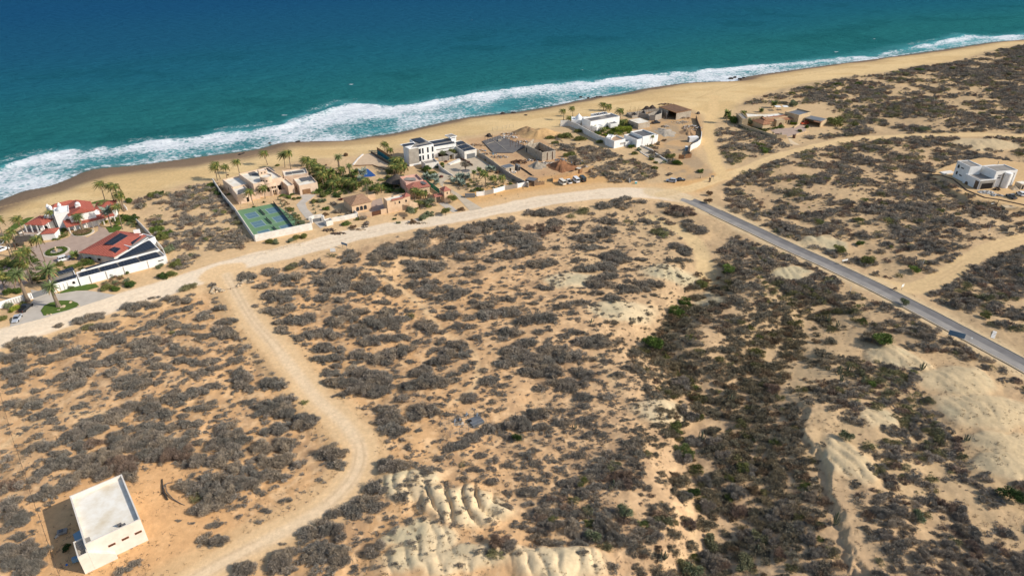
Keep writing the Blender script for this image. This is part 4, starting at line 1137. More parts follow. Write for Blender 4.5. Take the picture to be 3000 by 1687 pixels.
def sheet(name, pts, z, mat, sm=0, th=.06):
 """thin paved or planted area lying on level ground; setting"""
 if sm: pts = smooth(list(pts) + [pts[0]], sm)[:-1]
 o = MB().prism(pts, z - th - .3, z).build(name, mat)
 return tag(o, kind="structure")
#plants
def tri_obj_mesh(name, tris, cols, mat):
 return tri_mesh(name, np.array(tris, float).reshape(-1, 3), np.repeat(np.array(cols), 3, 0), mat)
def frond(r, base, az, length, rise, droop, nleaf, wl, wind):
 """one feather frond: leaflets along an arching rib"""
 tris = []
 prev = None
 d0 = Vector((cos(az), sin(az), 0))
 for k in range(nleaf + 1):
  t = k / nleaf
  p = Vector(base) + d0 * (length * (t - .12 * t * t)) + Vector((0, 0, rise * length * t - droop * length * t * t)) + Vector(wind) * (t * t * length)
  if prev is not None:
   e = p - prev; sd = e.cross(Vector((0, 0, 1)))
   if sd.length < 1e-5: sd = Vector((1, 0, 0))
   sd.normalize(); e.normalize()
   w = wl * (0.35 + 1.1 * math.sin(pi * min(t * .9 + .08, 1))) * r.uniform(.8, 1.15)
   for s in (-1, 1):
    tip = prev + sd * s * w + e * w * .55 + Vector((0, 0, -w * r.uniform(.2, .65)))
    tris += [tuple(prev - e * .05 * length / nleaf), tuple(p), tuple(tip)]
   tris += [tuple(prev + sd * .03), tuple(prev - sd * .03), tuple(p)]
  prev = p
 return tris
def palm_mesh(seed, kind):
 r = random.Random(seed)
 tris = []; cols = []
 if kind == 'coco':
  n, L, wl = 34, 2.9, .5; pal = [srgb(98, 108, 58), srgb(112, 116, 60), srgb(84, 96, 52), srgb(92, 102, 56), srgb(142, 134, 74)]
 elif kind == 'date':
  n, L, wl = 52, 2.9, .34; pal = [srgb(98, 110, 68), srgb(112, 122, 76), srgb(84, 98, 58)]
 elif kind == 'fan':
  n, L, wl = 40, 1.5, .42; pal = [srgb(96, 112, 58), srgb(84, 100, 54), srgb(120, 122, 66)]
 else:
  n, L, wl = 36, 1.7, .5; pal = [srgb(126, 138, 122), srgb(106, 120, 106), srgb(140, 148, 132)]
 for i in range(n):
  az = 2 * pi * i * .381966 + r.uniform(-.2, .2)
  t = i / n
  rise = (.95 - 1.25 * t) if kind == 'coco' else (1.1 - 1.5 * t)
  wind = (-.42, .06, -.05) if kind == 'coco' else (-.06, 0, 0)
  f = frond(r, (0, 0, 0), az, L * r.uniform(.85, 1.12), rise, .75 if kind == 'coco' else (.55 if kind == 'date' else .3), 9 if kind != 'coco' else 10, wl, wind)
  c = pal[r.randrange(len(pal))]
  if t > .88: c = srgb(150, 124, 84)
  k = r.uniform(.85, 1.15)
  tris += f; cols += [tuple(x * k for x in c)] * (len(f) // 3)
 return tri_obj_mesh("palm_crown_mesh", tris, cols, twig)
PALM = {(k, i): palm_mesh(40 + i + 7 * len(k), k) for k in ('coco', 'date', 'fan', 'silver') for i in range(3)}
_tr = {}
def trunk_mesh(kind, i):
 key = (kind, i)
 if key not in _tr:
  r = random.Random(i * 3 + len(kind))
  a = r.uniform(0, 6.28); bend = {'coco': .09, 'date': .02, 'fan': .03, 'silver': .02}[kind]
  r0 = {'coco': .035, 'date': .09, 'fan': .04, 'silver': .08}[kind]
  pts = [(bend * math.sin(t * 1.7) * cos(a), bend * math.sin(t * 1.7) * sin(a), t) for t in [k / 8 for k in range(9)]]
  rad = [r0 * (1.35 if k == 0 else 1.0) * (1 - .35 * k / 8) for k in range(9)]
  if kind == 'date': rad[7] = r0 * 1.0; rad[8] = r0 * 1.25
  m = MB().tube(pts, rad, 8)
  me = bpy.data.meshes.new("palm_trunk_mesh"); me.from_pydata(m.v, [], m.f); me.materials.append(M_TRUNK); me.update()
  _tr[key] = (me, pts[-1])
 return _tr[key]
NPALM = [0]
def palm(base, top, kind, label, group, size=1.0):
 """base and top are photo pixels: foot of the trunk and heart of the crown"""
 x, y, z = at(*base)
 d = proj(x, y, z)[2]
 lo, hi = .5, 25.0
 for _ in range(24):
  m = (lo + hi) / 2
  if proj(x, y, z + m)[1] > top[1]: lo = m
  else: hi = m
 h = max(1.2, lo)
 i = NPALM[0] % 3; NPALM[0] += 1
 e = empty("palm_tree", (x, y, z), 0, label, "palm tree", group)
 tm, tp = trunk_mesh(kind, i)
 t = bpy.data.objects.new("trunk", tm); t.scale = (h if kind != 'date' else min(h, 7), h if kind != 'date' else min(h, 7), h); col.objects.link(t); t.parent = e
 if kind in ('coco', 'fan'):
  t.scale = (5.5, 5.5, h)
 if kind == 'silver': t.scale = (3.5, 3.5, h)
 c = bpy.data.objects.new("crown", PALM[(kind, i)]); col.objects.link(c); c.parent = e
 c.location = (tp[0] * t.scale[0], tp[1] * t.scale[1], h)
 c.scale = (size,) * 3
 if kind != 'coco': c.rotation_euler = (0, 0, random.uniform(0, 6.28))
 else: c.rotation_euler = (0, 0, random.uniform(-.4, .4))
 return e
LEAFM = {}
def leaf_mesh(key, colr, n=2600, w=.03, seed=1):
 if key not in LEAFM:
  V, sh = shrub_cards(n, w, seed, True)
  r = np.random.RandomState(seed)
  cc = np.array(colr)[None] * sh[:, None] * np.repeat(r.uniform(.9, 1.1, (n, 3)), 3, 0)
  LEAFM[key] = tri_mesh("leaf_mesh", V, cc, twig)
 return LEAFM[key]
LEAFC = {'bright': srgb(106, 122, 64), 'green': srgb(86, 104, 50), 'dark': srgb(66, 84, 46), 'olive': srgb(116, 118, 70), 'lime': srgb(140, 148, 58), 'grey': srgb(150, 138, 122),
   'silver': srgb(142, 154, 140), 'red': srgb(122, 76, 70), 'brown': srgb(134, 110, 86), 'sage': srgb(122, 128, 98)}
def bush(px, rm, tone, label, group=None, hz_=None, name="garden_bush", sx=1.0, cat="bush"):
 x, y, z = at(*px)
 o = bpy.data.objects.new(name, leaf_mesh((tone, int(x) % 2), LEAFC[tone], seed=60 + int(x) % 2 + len(tone) * 3))
 o.location = (x, y, z - .05); o.rotation_euler = (0, 0, random.uniform(0, 6.28) if sx == 1 else 0)
 o.scale = (rm * sx, rm, (hz_ or rm * .95))
 col.objects.link(o)
 return tag(o, label, cat, group)
def tree(px, h, rm, tone, label, group=None, trunkmat=None, name="garden_tree", zbase=None, crown_frac=.62):
 x, y, z = at(*px)
 e = empty(name, (x, y, z), 0, label, "tree", group)
 r = random.Random(int(x * 10))
 m = MB()
 m.tube([(0, 0, -.2), (.05, 0, h * .25), (-.1, .05, h * .5)], [.18 * h / 4, .14 * h / 4, .08 * h / 4], 7)
 for k in range(5):
  a = k * 1.26 + r.uniform(-.3, .3)
  m.tube([(0, 0, h * .22), (cos(a) * rm * .35, sin(a) * rm * .35, h * .5), (cos(a) * rm * .75, sin(a) * rm * .75, h * .78)], [.09 * h / 4, .06 * h / 4, .02], 5)
 m.build("trunk", trunkmat or M_BARK, e)
 c = bpy.data.objects.new("crown", leaf_mesh((tone, 'T', int(x) % 2), LEAFC[tone], 3200, .026, 90 + int(x) % 2 + len(tone)))
 col.objects.link(c); c.parent = e
 c.location = (0, 0, h * (1 - crown_frac)); c.scale = (rm, rm, h * crown_frac); c.rotation_euler = (0, 0, r.uniform(0, 6.28))
 return e
def cactus(px, h, label, group="cardon cacti in the scrub", arms=6):
 x, y, z = at(*px)
 r = random.Random(int(x * 7 + y))
 m = MB()
 h *= .5; m.tube([(0, 0, -.3), (0, 0, h * .5), (0, 0, h * .97), (0, 0, h)], [.18, .17, .14, .06], 7)
 e = empty("cardon_cactus", (x, y, z), 0, label, "cactus", group)
 m.build("trunk", M_CACT, e)
 for k in range(arms):
  a = 2 * pi * k / arms + r.uniform(-.3, .3); q = r.uniform(.35, .9); hh = h * r.uniform(.6, .98)
  MB().tube([(0, 0, h * .12), (cos(a) * q * .7, sin(a) * q * .7, h * .2), (cos(a) * q, sin(a) * q, h * .42), (cos(a) * q * 1.05, sin(a) * q * 1.05, hh)], [.11, .12, .12, .05], 6).build("arm", M_CACT, e)
 return e
#vehicles (length along +X)
def paint(name, c, r=.3):
 return new_mat(name, c, r, .5)
CARP = {'white': paint("white_paint", srgb(222, 222, 220)), 'silver': paint("silver_paint", srgb(168, 172, 178)), 'black': paint("black_paint", srgb(36, 38, 42)),
  'dark': paint("dark_green_paint", srgb(44, 54, 54)), 'grey': paint("grey_paint", srgb(96, 100, 100)), 'orange': paint("orange_paint", srgb(206, 84, 46)), 'cream': paint("cream_paint", srgb(226, 216, 196))}
SPEC = {  # length, width, height, bonnet end, rear of cabin, belt height, top shrink
 'van': (5.2, 1.95, 2.25, 4.55, .12, 1.25, .12), 'suv': (4.7, 1.9, 1.8, 3.45, .25, 1.05, .18), 'sedan': (4.6, 1.8, 1.45, 3.3, .8, .9, .24),
 'pickup': (5.3, 1.9, 1.75, 3.85, 1.95, 1.05, .18)}
def car(kind, colr, px, toward, label, group=None, z=None, name=None):
 L, Wd, H, bon, rear, belt, shr = SPEC[kind]
 x, y, zz_ = at(*px)
 if z is not None: x, y = plane_at(*px, z); zz_ = z
 tx, ty = plane_at(*toward, zz_)
 a = atan2(ty - y, tx - x)
 nm = {'van': 'passenger_van', 'suv': 'sport_utility_car', 'sedan': 'sedan_car', 'pickup': 'pickup_truck'}[kind]
 e = empty(name or nm, (x, y, zz_), a, label, {'van': 'van', 'suv': 'car', 'sedan': 'car', 'pickup': 'pickup truck'}[kind], group)
 hw = Wd / 2; x0 = -L / 2
 mat = CARP[colr]
 def sec(xx, w, zb, zt):
  return [(xx, -w, zb), (xx, -w * 1.0, zt * .8), (xx, -w * .9, zt), (xx, w * .9, zt), (xx, w, zt * .8), (xx, w, zb)]
 S_ = [(x0, hw * .86, .45, belt * .88), (x0 + .25, hw, .3, belt), (x0 + L * .5, hw, .28, belt), (x0 + bon, hw, .3, belt), (x0 + L - .35, hw * .95, .32, belt * .84), (x0 + L, hw * .8, .45, belt * .66)]
 if kind == 'van': S_ = S_[:4] + [(x0 + L - .15, hw * .97, .32, belt * .95), (x0 + L, hw * .86, .45, belt * .7)]
 vs = []; fs = []
 for s_ in S_: vs += sec(*s_)
 for i in range(len(S_) - 1):
  for k in range(6):
   fs.append((i * 6 + k, i * 6 + (k + 1) % 6, (i + 1) * 6 + (k + 1) % 6, (i + 1) * 6 + k))
 fs += [tuple(range(6))[::-1], tuple(range(len(vs) - 6, len(vs)))]
 mesh_obj("body", vs, fs, mat, e)
 c0, c1 = x0 + rear, x0 + bon
 slant_r = .08 if kind in ('van',) else (.25 if kind == 'suv' else (.6 if kind == 'sedan' else .12)); slant_f = .45 if kind == 'van' else .75
 w0_, w1_ = hw * .9, hw - shr
 zb, zt = belt - .02, H - .07
 g = [(c0, -w0_, zb), (c1, -w0_, zb), (c1, w0_, zb), (c0, w0_, zb), (c0 + slant_r, -w1_, zt), (c1 - slant_f, -w1_, zt), (c1 - slant_f, w1_, zt), (c0 + slant_r, w1_, zt)]
 mesh_obj("window", g, [(3, 2, 1, 0), (4, 5, 6, 7), (0, 1, 5, 4), (1, 2, 6, 5), (2, 3, 7, 6), (3, 0, 4, 7)], M_GLASS, e)
 MB().box(c0 + slant_r - .06, -w1_ - .03, zt - .01, c1 - slant_f + .06, w1_ + .03, H).build("roof", mat, e)
 pil = MB()
 def lerp(p, q, t): return tuple(p[i] + (q[i] - p[i]) * t for i in range(3))
 for s in (-1, 1):
  for t in ((0, .33, .66, 1) if kind in ('van', 'suv') else (0, .5, 1)):
   b_ = (c0 + (c1 - c0) * t, s * (w0_ + .015), zb); tt = (c0 + slant_r + (c1 - slant_f - c0 - slant_r) * t, s * (w1_ + .015), zt)
   pil.tube([b_, tt], .05, 4)
 pil.build("pillar", mat, e)
 if kind == 'pickup':
  b_ = MB(); b_.box(x0 + .12, -hw + .14, belt + .005, c0 - .05, hw - .14, belt + .02); b_.build("bed_floor", M_TYRE, e)
 for wx in (x0 + .85, x0 + L - .9):
  for s in (-1, 1):
   m = MB(); n = 12; R = .36
   ring = [(wx + R * cos(2 * pi * k / n), R + R * sin(2 * pi * k / n)) for k in range(n)]
   vs = [(p[0], s * (hw - .18), p[1]) for p in ring] + [(p[0], s * (hw + .02), p[1]) for p in ring]
   m.add(vs, [tuple(range(n)), tuple(range(n, 2 * n))[::-1]] + [(i, (i + 1) % n, n + (i + 1) % n, n + i) for i in range(n)])
   m.build("wheel", M_TYRE, e)
 for s in (-1, 1):
  MB().cbox(x0 + L - .06, s * hw * .66, belt * .5, .16, .3, .14).build("headlight", M_SIGNW, e)
  MB().cbox(x0 + .0, s * hw * .74, belt * .62, .1, .16, .2).build("tail_light", CARP['orange'], e)
 return e
def rock(px, r_, label, mat=None, group=None, z=None, name="boulder", flat=.7):
 x, y, zz_ = at(*px)
 if z is not None: x, y = plane_at(*px, z); zz_ = z
 bm = bmesh.new(); bmesh.ops.create_icosphere(bm, subdivisions=2, radius=1)
 rr = random.Random(int(x * 31 + y * 17))
 ph = [rr.uniform(0, 6) for _ in range(6)]
 for v in bm.verts:
  k = 1 + .18 * sin(3 * v.co.x + ph[0]) + .15 * sin(4 * v.co.y + ph[1]) + .12 * sin(5 * v.co.z + ph[2]) + rr.uniform(-.06, .06)
  v.co *= k * r_; v.co.z *= flat; v.co.x *= 1.2
 me = bpy.data.meshes.new(name); bm.to_mesh(me); bm.free(); me.materials.append(mat or M_ROCK)
 o = bpy.data.objects.new(name, me); o.location = (x, y, zz_ + r_ * flat * .3); o.rotation_euler = (0, 0, rr.uniform(0, 6)); col.objects.link(o)
 return tag(o, label, "rock", group)
def heap(px, rm, h, mat, label, name="sand_pile", cat="pile", ry=None, seed=0, ridge=.25):
 """poured cone with rilled flanks"""
 x, y, z = at(*px)
 n, m = 40, 10; vs = [(0, 0, h)]; fs = []
 ry = ry or rm
 r = random.Random(seed + 5)
 for j in range(1, m + 1):
  t = j / m
  for k in range(n):
   a = 2 * pi * k / n
   q = 1 + ridge * 1.6 * (float(vnoise(cos(a) * 2.6 + seed * 9, sin(a) * 2.6 + t, seed)) - .5) * (.4 + t)
   hh = h * (.5 + .5 * cos(pi * t)) ** .9 * (1 + .5 * (float(vnoise(cos(a) * t * 4 + seed, sin(a) * t * 4, seed + 3)) - .5)) - (.4 if j == m else 0)
   vs.append((rm * t * q * cos(a), ry * t * q * sin(a), hh))
 for k in range(n): fs.append((0, 1 + k, 1 + (k + 1) % n))
 for j in range(m - 1):
  for k in range(n):
   a = 1 + j * n; b = a + n; k2 = (k + 1) % n
   fs.append((a + k, b + k, b + k2, a + k2))
 o = mesh_obj(name, vs, fs, mat); o.location = (x, y, z)
 return tag(o, label, cat)
def vn1(k, s):
 return ((k * 7919 + s * 104729 + (k * k) * 31) % 1000) / 1000.0
def junk(px, rx, ry, n, label, name="rubble_heap", cat="rubble", seed=1, mats=None, hmax=1.0):
 """a heap of mixed planks, blocks and scraps; one uncountable mass"""
 x, y, z = at(*px)
 r = random.Random(seed); ms = mats or [M_BLOCK, M_BROWN, M_SIGNW, M_DGREY]
 v = []; f = []; mi = []
 for i in range(n):
  a = r.uniform(0, 6.28); q = math.sqrt(r.random()); X_, Y_ = rx * q * cos(a), ry * q * sin(a)
  s1, s2, s3 = r.uniform(.2, 1.1), r.uniform(.15, .4), r.uniform(.08, .3)
  R = Matrix.Rotation(r.uniform(0, 6.28), 3, 'Z') @ Matrix.Rotation(r.uniform(-.5, .5), 3, 'X') @ Matrix.Rotation(r.uniform(-.4, .4), 3, 'Y')
  zc = (1 - q * q) * hmax * r.uniform(.4, 1)
  b0 = len(v)
  for sx in (-1, 1):
   for sy in (-1, 1):
    for sz in (-1, 1):
     p = R @ Vector((sx * s1 / 2, sy * s2 / 2, sz * s3 / 2)); v.append((X_ + p.x, Y_ + p.y, zc + p.z + .05))
  f += [tuple(b0 + k for k in t) for t in ((0, 1, 3, 2), (4, 6, 7, 5), (0, 4, 5, 1), (2, 3, 7, 6), (0, 2, 6, 4), (1, 5, 7, 3))]
  mi += [r.randrange(len(ms))] * 6
 o = mesh_obj(name, v, f, ms, None, matidx=mi); o.location = (x, y, z)
 return tag(o, label, cat, kind="stuff")
def post_fence(name, pxs, h, label, group=None, c=None, mat=None, rails=(.95,), r=.04, mesh=None, z=None):
 """fence thing: each post a part, rails or wires as parts, optional sheet of mesh/boards"""
 pts = []
 for p in pxs:
  q = c(*p) if c else p
  pts.append(at(*q) if z is None else (*plane_at(*q, z), z))
 o0 = pts[0]
 e = empty(name, o0, 0, label, "fence", group)
 rel = [(p[0] - o0[0], p[1] - o0[1], p[2] - o0[2]) for p in pts]
 for p in rel:
  MB().tube([(p[0], p[1], p[2] - .3), (p[0], p[1], p[2] + h)], r, 5).build("post", mat or M_METAL, e)
 for t in rails:
  m = MB(); m.tube([(p[0], p[1], p[2] + h * t) for p in rel], r * .55, 4); m.build("rail", mat or M_METAL, e)
 if mesh:
  vs = []; fs = []
  for p in rel: vs += [(p[0], p[1], p[2] + .02), (p[0], p[1], p[2] + h * .97)]
  for i in range(len(rel) - 1): fs.append((2 * i, 2 * i + 2, 2 * i + 3, 2 * i + 1))
  o = mesh_obj("infill", vs, fs, mesh, e)
  s = o.modifiers.new("t", 'SOLIDIFY'); s.thickness = .05
 return e
def sign(px, w, h, post, label, mat=M_SIGNW, yaw=0.0, name="road_sign", legs=2, back=None):
 x, y, z = at(*px)
 e = empty(name, (x, y, z), yaw, label, "sign")
 for s in ((-1, 1) if legs == 2 else (0,)):
  MB().cbox(s * w * .36, .05, -.3, .09, .09, post + .3 + h * .5).build("post", M_METAL, e)
 MB().cbox(0, 0, post, w, .06, h).build("board", mat, e)
 return e
def undergrowth(pts, n, rm, tones, label, seed=1):
 """low garden planting too mixed to count: one mass"""
 xs = [p[0] for p in pts]; ys = [p[1] for p in pts]; r = np.random.RandomState(seed); V_, C_ = [], []
 k = 0; n = int(n * 1.5); rm *= 1.12
 while k < n:
  x, y = r.uniform(min(xs), max(xs)), r.uniform(min(ys), max(ys))
  if not inpoly([x], [y], pts)[0]: continue
  k += 1
  V, sh = LML[1][r.randint(0, 3)]; s = rm * r.uniform(.5, 1.2); a = r.uniform(0, 6.28)
  Q = V.copy(); Q[:, 0] = (V[:, 0] * cos(a) - V[:, 1] * sin(a)) * s + x; Q[:, 1] = (V[:, 0] * sin(a) + V[:, 1] * cos(a)) * s + y; Q[:, 2] = V[:, 2] * s
  V_.append(Q); C_.append(np.array(LEAFC[tones[r.randint(0, len(tones))]])[None] * sh[:, None])
 o = bpy.data.objects.new("garden_undergrowth", tri_mesh("undergrowth", np.concatenate(V_), np.concatenate(C_), twig)); col.objects.link(o)
 return tag(o, label, "undergrowth", kind="stuff")
#1. white two-storey house, lower left
h1 = empty("house", (*P(cH, 1100, 800, 0), 0), 0, "boxy cream house with a blank white flat roof alone in the near left scrub", "house")
def under(e):
 """children given in world coordinates: shift their meshes to the Empty's own frame"""
 off = Vector(e.location)
 for ch in e.children:
  _shift(ch, off)
def _shift(o, off):
 if o.type == 'MESH' and not o.get("_s"):
  o.data.transform(Matrix.Translation(-off)); o["_s"] = 1
  del o["_s"]
 for g in o.children: _shift(g, off)
Z = 6.2
R1 = rect3(cH, (1005, 1075), (1668, 770), (1412, 250), Z)
block(h1, R1, Z, M_CREAM, M_ROOFW, z0=-.5, par=.9, th=.28)
L1 = hypot(R1[1][0] - R1[0][0], R1[1][1] - R1[0][1])
for t in (.40, .645, .885):
 opening(h1, R1[0], R1[1], L1 * t, 2.9, 1.25, .5, M_WOOD, out=.04, frame=M_PINK, fw=.06)
ex = ((R1[1][0] - R1[0][0]) / L1, (R1[1][1] - R1[0][1]) / L1); ey_ = (-ex[1], ex[0])
def loc1(u, v): return (R1[0][0] + ex[0] * u + ey_[0] * v, R1[0][1] + ex[1] * u + ey_[1] * v)
SW = [loc1(-1.75, -1.0), loc1(-.02, -1.0), loc1(-.02, 3.6), loc1(-1.75, 3.6)]
w, _ = block(h1, SW, 4.9, M_CREAM, M_CONC, z0=-.5, par=1.6, th=.2, nm="stair_wall", rn="stair_floor")
m = MB()
for k in range(9):
 c0 = loc1(-1.5, -.7 + k * .42); c1 = loc1(-.3, -.7 + k * .42); c2 = loc1(-.3, -.28 + k * .42); c3 = loc1(-1.5, -.28 + k * .42)
 m.prism([c0, c1, c2, c3], 2.6, 3.35 + k * .16)
m.build("stair_steps", M_CONC, h1)
FW = [loc1(0, -1.0), loc1(4.1, -1.0), loc1(4.1, -.02), loc1(0, -.02)]
MB().prism(FW, -.5, [4.85, 1.3, 1.3, 4.85]).build("porch_wall", M_CREAM, h1)
AW = [loc1(-1.6, 3.9), loc1(-.02, 3.9), loc1(-.02, 8.4), loc1(-1.6, 8.4)]
MB().prism(AW, 2.5, [2.6, 2.9, 2.9, 2.6]).build("side_canopy", M_AWN, h1)
MB().cbox(*loc1(.6, 1.6), Z - .9, 1.0, .9, .5, atan2(ex[1], ex[0])).build("roof_hatch", M_GREYR, h1)
MB().cbox(*loc1(L1 - 3.0, 1.1), Z - .9, .8, .5, .55, atan2(ex[1], ex[0])).build("roof_vent", M_DGREY, h1)
MB().cbox(*loc1(L1 - 3.6, 1.5), Z - .9, .8, .1, .9, atan2(ex[1], ex[0])).build("roof_plate", M_DGREY, h1)
under(h1)
e = empty("water_trailer", (*P(cH, 750, 940, 0), 0), .4, "small low utility trailer in the shadow of the cream house", "trailer")
MB().box(-.9, -.6, .25, .9, .6, .75).build("body", M_GREYR, e); MB().box(-.5, -.35, .76, .2, .35, .95).build("hatch", M_DGREY, e)
tag(MB().cbox(*P(cH, 700, 970, 0), 0, .25, 1.6, .5, -.25).build("plank", M_KERB), "pale upright plank beside the trailer left of the cream house", "plank")
bush(cH(790, 1120), 1.1, 'dark', "dark clump of brush in the shadow left of the cream house")
tag(MB().cbox(*P(cH, 905, 1265, 0), 0, 1.1, .8, .9, .45).build("tarp_box", M_AWN), "pale blue covered box by the stair corner of the cream house", "box")
tag(MB().cbox(*P(cH, 795, 1318, 0), 0, .3, .3, .3).build("bucket", CARP['grey'] if 0 else new_mat("blue_plastic", srgb(50, 110, 180), .5)), "small blue bucket on the sand left of the cream house", "bucket")
e = empty("dead_log", (*P(cH, 1960, 450, 0), 0), 0, "fallen grey dead tree lying on the bare sand right of the cream house", "log")
def hl(pts, r_):
 o = P(cH, 1960, 450, 0)
 q = [(P(cH, a, b, 0)[0] - o[0], P(cH, a, b, 0)[1] - o[1], c_) for a, b, c_ in pts]
 return MB().tube(q, r_, 7)
hl([(1930, 300, .15), (1935, 400, .2), (1950, 470, .25), (1995, 545, .2)], [.12, .17, .26, .2]).build("trunk", M_DROCK, e)
hl([(1945, 410, .3), (2000, 360, .55), (2060, 345, .4)], [.16, .1, .05]).build("branch", M_BARK, e)
hl([(1975, 380, .5), (1985, 460, .45), (2060, 540, .3), (2150, 590, .15), (2200, 608, .05)], [.1, .16, .13, .09, .05]).build("branch", M_BARK, e)
hl([(1950, 460, .3), (1900, 490, .1)], [.12, .06]).build("branch", M_DROCK, e)
post_fence("wire_fence", [(205, -60), (222, 0), (240, 60), (266, 147), (295, 225), (325, 303), (352, 395), (372, 475), (410, 570), (435, 660), (472, 750), (507, 853), (543, 963), (583, 1078), (625, 1198), (667, 1325), (712, 1445)], 1.35,
   "wire fence of thin posts left of the cream house, running away up the frame edge", c=cH, mat=M_STONE, rails=(.5, .9), r=.035)
post_fence("wire_fence", [(2, 1158), (10, 1180), (14, 1196), (20, 1220), (28, 1246), (35, 1275), (44, 1303)], 1.35, "wire fence stretch at the far left edge above the cream house", mat=M_STONE, rails=(.5, .9), r=.03)
#2. red-roofed villa with courtyard, left
sheet("driveway", PP(cA, [(185, 790), (230, 760), (300, 735), (400, 715), (500, 690), (545, 650), (640, 690), (720, 640), (720, 600), (800, 640), (850, 650), (700, 750), (580, 800), (600, 850), (440, 870), (300, 930), (260, 985), (140, 1060), (0, 1110), (-60, 1000), (0, 900), (180, 880)]), .05, M_PAVE)
sheet("parking_apron", PP(cA, [(225, 1070), (330, 1090), (430, 1100), (560, 1080), (640, 1078), (700, 1085), (850, 1110), (730, 1150), (590, 1195), (430, 1245), (300, 1285), (180, 1315), (70, 1345), (90, 1290), (190, 1200), (245, 1150)]), .06, M_PAVG)
sheet("lawn", PP(cA, [(300, 1225), (325, 1190), (370, 1168), (440, 1152), (520, 1152), (570, 1170), (583, 1190), (500, 1220), (400, 1245), (322, 1262)]), .2, M_LAWN)
sheet("lawn", PP(cA, [(420, 1098), (520, 1052), (610, 1035), (700, 1028), (725, 1050), (640, 1075), (560, 1078), (450, 1098)]), .1, M_LAWN)
sheet("lawn", PP(cA, [(40, 640), (110, 585), (200, 545), (248, 540), (180, 590), (120, 625)]), .06, M_LAWN)
sheet("lawn", PP(cA, [(660, 440), (700, 425), (760, 412), (830, 420), (860, 470), (780, 440)]), .06, M_LAWN)
sheet("lawn", PP(cA, [(775, 615), (840, 600), (900, 612), (860, 650), (800, 655)]), .12, M_LAWN)
v = empty("villa", (*P(cA, 560, 560, 0), 0), 0, "white seaside villa with red tiled roofs and small domes behind a round courtyard", "villa")
RM = rect3(cA, (505, 530), (690, 490), (662, 428), 6.5)
block(v, RM, 6.4, M_WHITE2, M_GREYR, nm="hall_wall", rn="hall_ceiling"); hip(v, RM, 6.6, 1.9, .35, M_TILE, gable=True, nm="roof")
RB = rect3(cA, (385, 478), (560, 436), (548, 418), 6.0)
block(v, RB, 5.8, M_WHITE2, M_GREYR, nm="rear_wall", rn="rear_ceiling"); hip(v, RB, 6.0, 1.2, .3, M_TILE, nm="rear_roof")
RE = rect3(cA, (395, 520), (505, 500), (485, 455), 7.4)
block(v, RE, 7.4, M_WHITE2, M_WHITE2, par=.3, nm="entry_wall", rn="entry_roof")
LE = hypot(RE[1][0] - RE[0][0], RE[1][1] - RE[0][1])
opening(v, RE[0], RE[1], LE * .72, 2.0, 1.7, 2.6, M_DARK, arch=True, frame=M_CREAM, fw=.2)
for (a, b), s in (((447, 482), 1.7),):
 p = P(cA, a, b, 7.4)
 MB().lathe(*p, [(s, 7.0), (s, 7.6), (s * .92, 7.95), (s * .7, 8.3), (s * .4, 8.5), (.1, 8.55)], 18).build("dome", M_WHITE2, v)
for a, b in ((348, 462), (366, 470), (432, 452)):
 p = P(cA, a, b, 8.2)
 MB().lathe(*p, [(.6, 6.6), (.6, 8.1), (.75, 8.15), (.75, 8.3), (.5, 8.6), (.42, 8.8), (.25, 9.1), (.05, 9.2)], 12).build("lantern", M_WHITE2, v)
RS_ = rect3(cA, (318, 545), (395, 535), (385, 480), 5.6)
block(v, RS_, 5.6, M_WHITE2, M_WHITE, par=.3, nm="link_wall", rn="link_roof")
RC = rect3(cA, (285, 600), (345, 590), (335, 545), 3.6)
block(v, RC, 4.6, M_WHITE2, M_WHITE2, nm="side_wall", rn="side_roof")
opening(v, RC[0], RC[1], 2.1, 1.4, .9, 1.5, M_DARK, arch=True)
RL = rect3(cA, (178, 592), (312, 600), (306, 530), 4.6)
hip(v, RL, 4.6, 1.3, .1, M_TILE, nm="terrace_roof")
for i in range(4):
 for t in ((0, .33, .66) if i in (0, 1) else (0,)):
  a, b = RL[i], RL[(i + 1) % 4]
  MB().cbox(a[0] + (b[0] - a[0]) * t * .98, a[1] + (b[1] - a[1]) * t * .98, 0, .4, .4, 4.5).build("column", M_WHITE2, v)
wallT = rect3(cA, (130, 660), (262, 670), (300, 620), 1.8)
block(v, wallT, 1.8, M_WHITE, M_PAVE, par=.5, nm="terrace_wall", rn="terrace_floor")
RP = rect3(cA, (300, 662), (396, 655), (388, 622), 2.8)
block(v, RP, 2.7, M_WHITE2, M_GREYR, nm="gate_room_wall", rn="gate_room_ceiling"); hip(v, RP, 2.8, .9, .25, M_TILE, nm="gate_room_roof")
p = P(cA, 582, 492, 6.6)
MB().cbox(*p, 5.5, 1.7, 1.0, 3.9, .35).lathe(*p, [(.9, 9.4), (.8, 9.8), (.45, 10.1), (.05, 10.2)], 12).build("chimney", M_WHITE2, v)
RR = rect3(cA, (690, 500), (836, 480), (770, 425), 4.2)
block(v, RR, 4.1, M_WHITE2, M_GREYR, nm="guest_wall", rn="guest_ceiling"); hip(v, RR, 4.2, 1.1, .3, M_TILE, nm="guest_roof")
RF = rect3(cA, (560, 545), (728, 497), (724, 483), 5.0)
block(v, RF, 5.1, M_WHITE2, M_WHITE2, par=.2, nm="fascia", rn="fascia_roof")
RPo = rect3(cA, (489, 612), (835, 527), (820, 487), 3.0)
shed(v, RPo, 3.0, 4.9, .2, M_TILE, nm="porch_roof")
LP = hypot(RPo[1][0] - RPo[0][0], RPo[1][1] - RPo[0][1])
for k in range(9):
 t = .02 + .96 * k / 8; MB().cbox(RPo[0][0] + (RPo[1][0] - RPo[0][0]) * t, RPo[0][1] + (RPo[1][1] - RPo[0][1]) * t + .2, 0, .35, .35, 2.85).build("porch_column", M_CREAM, v)
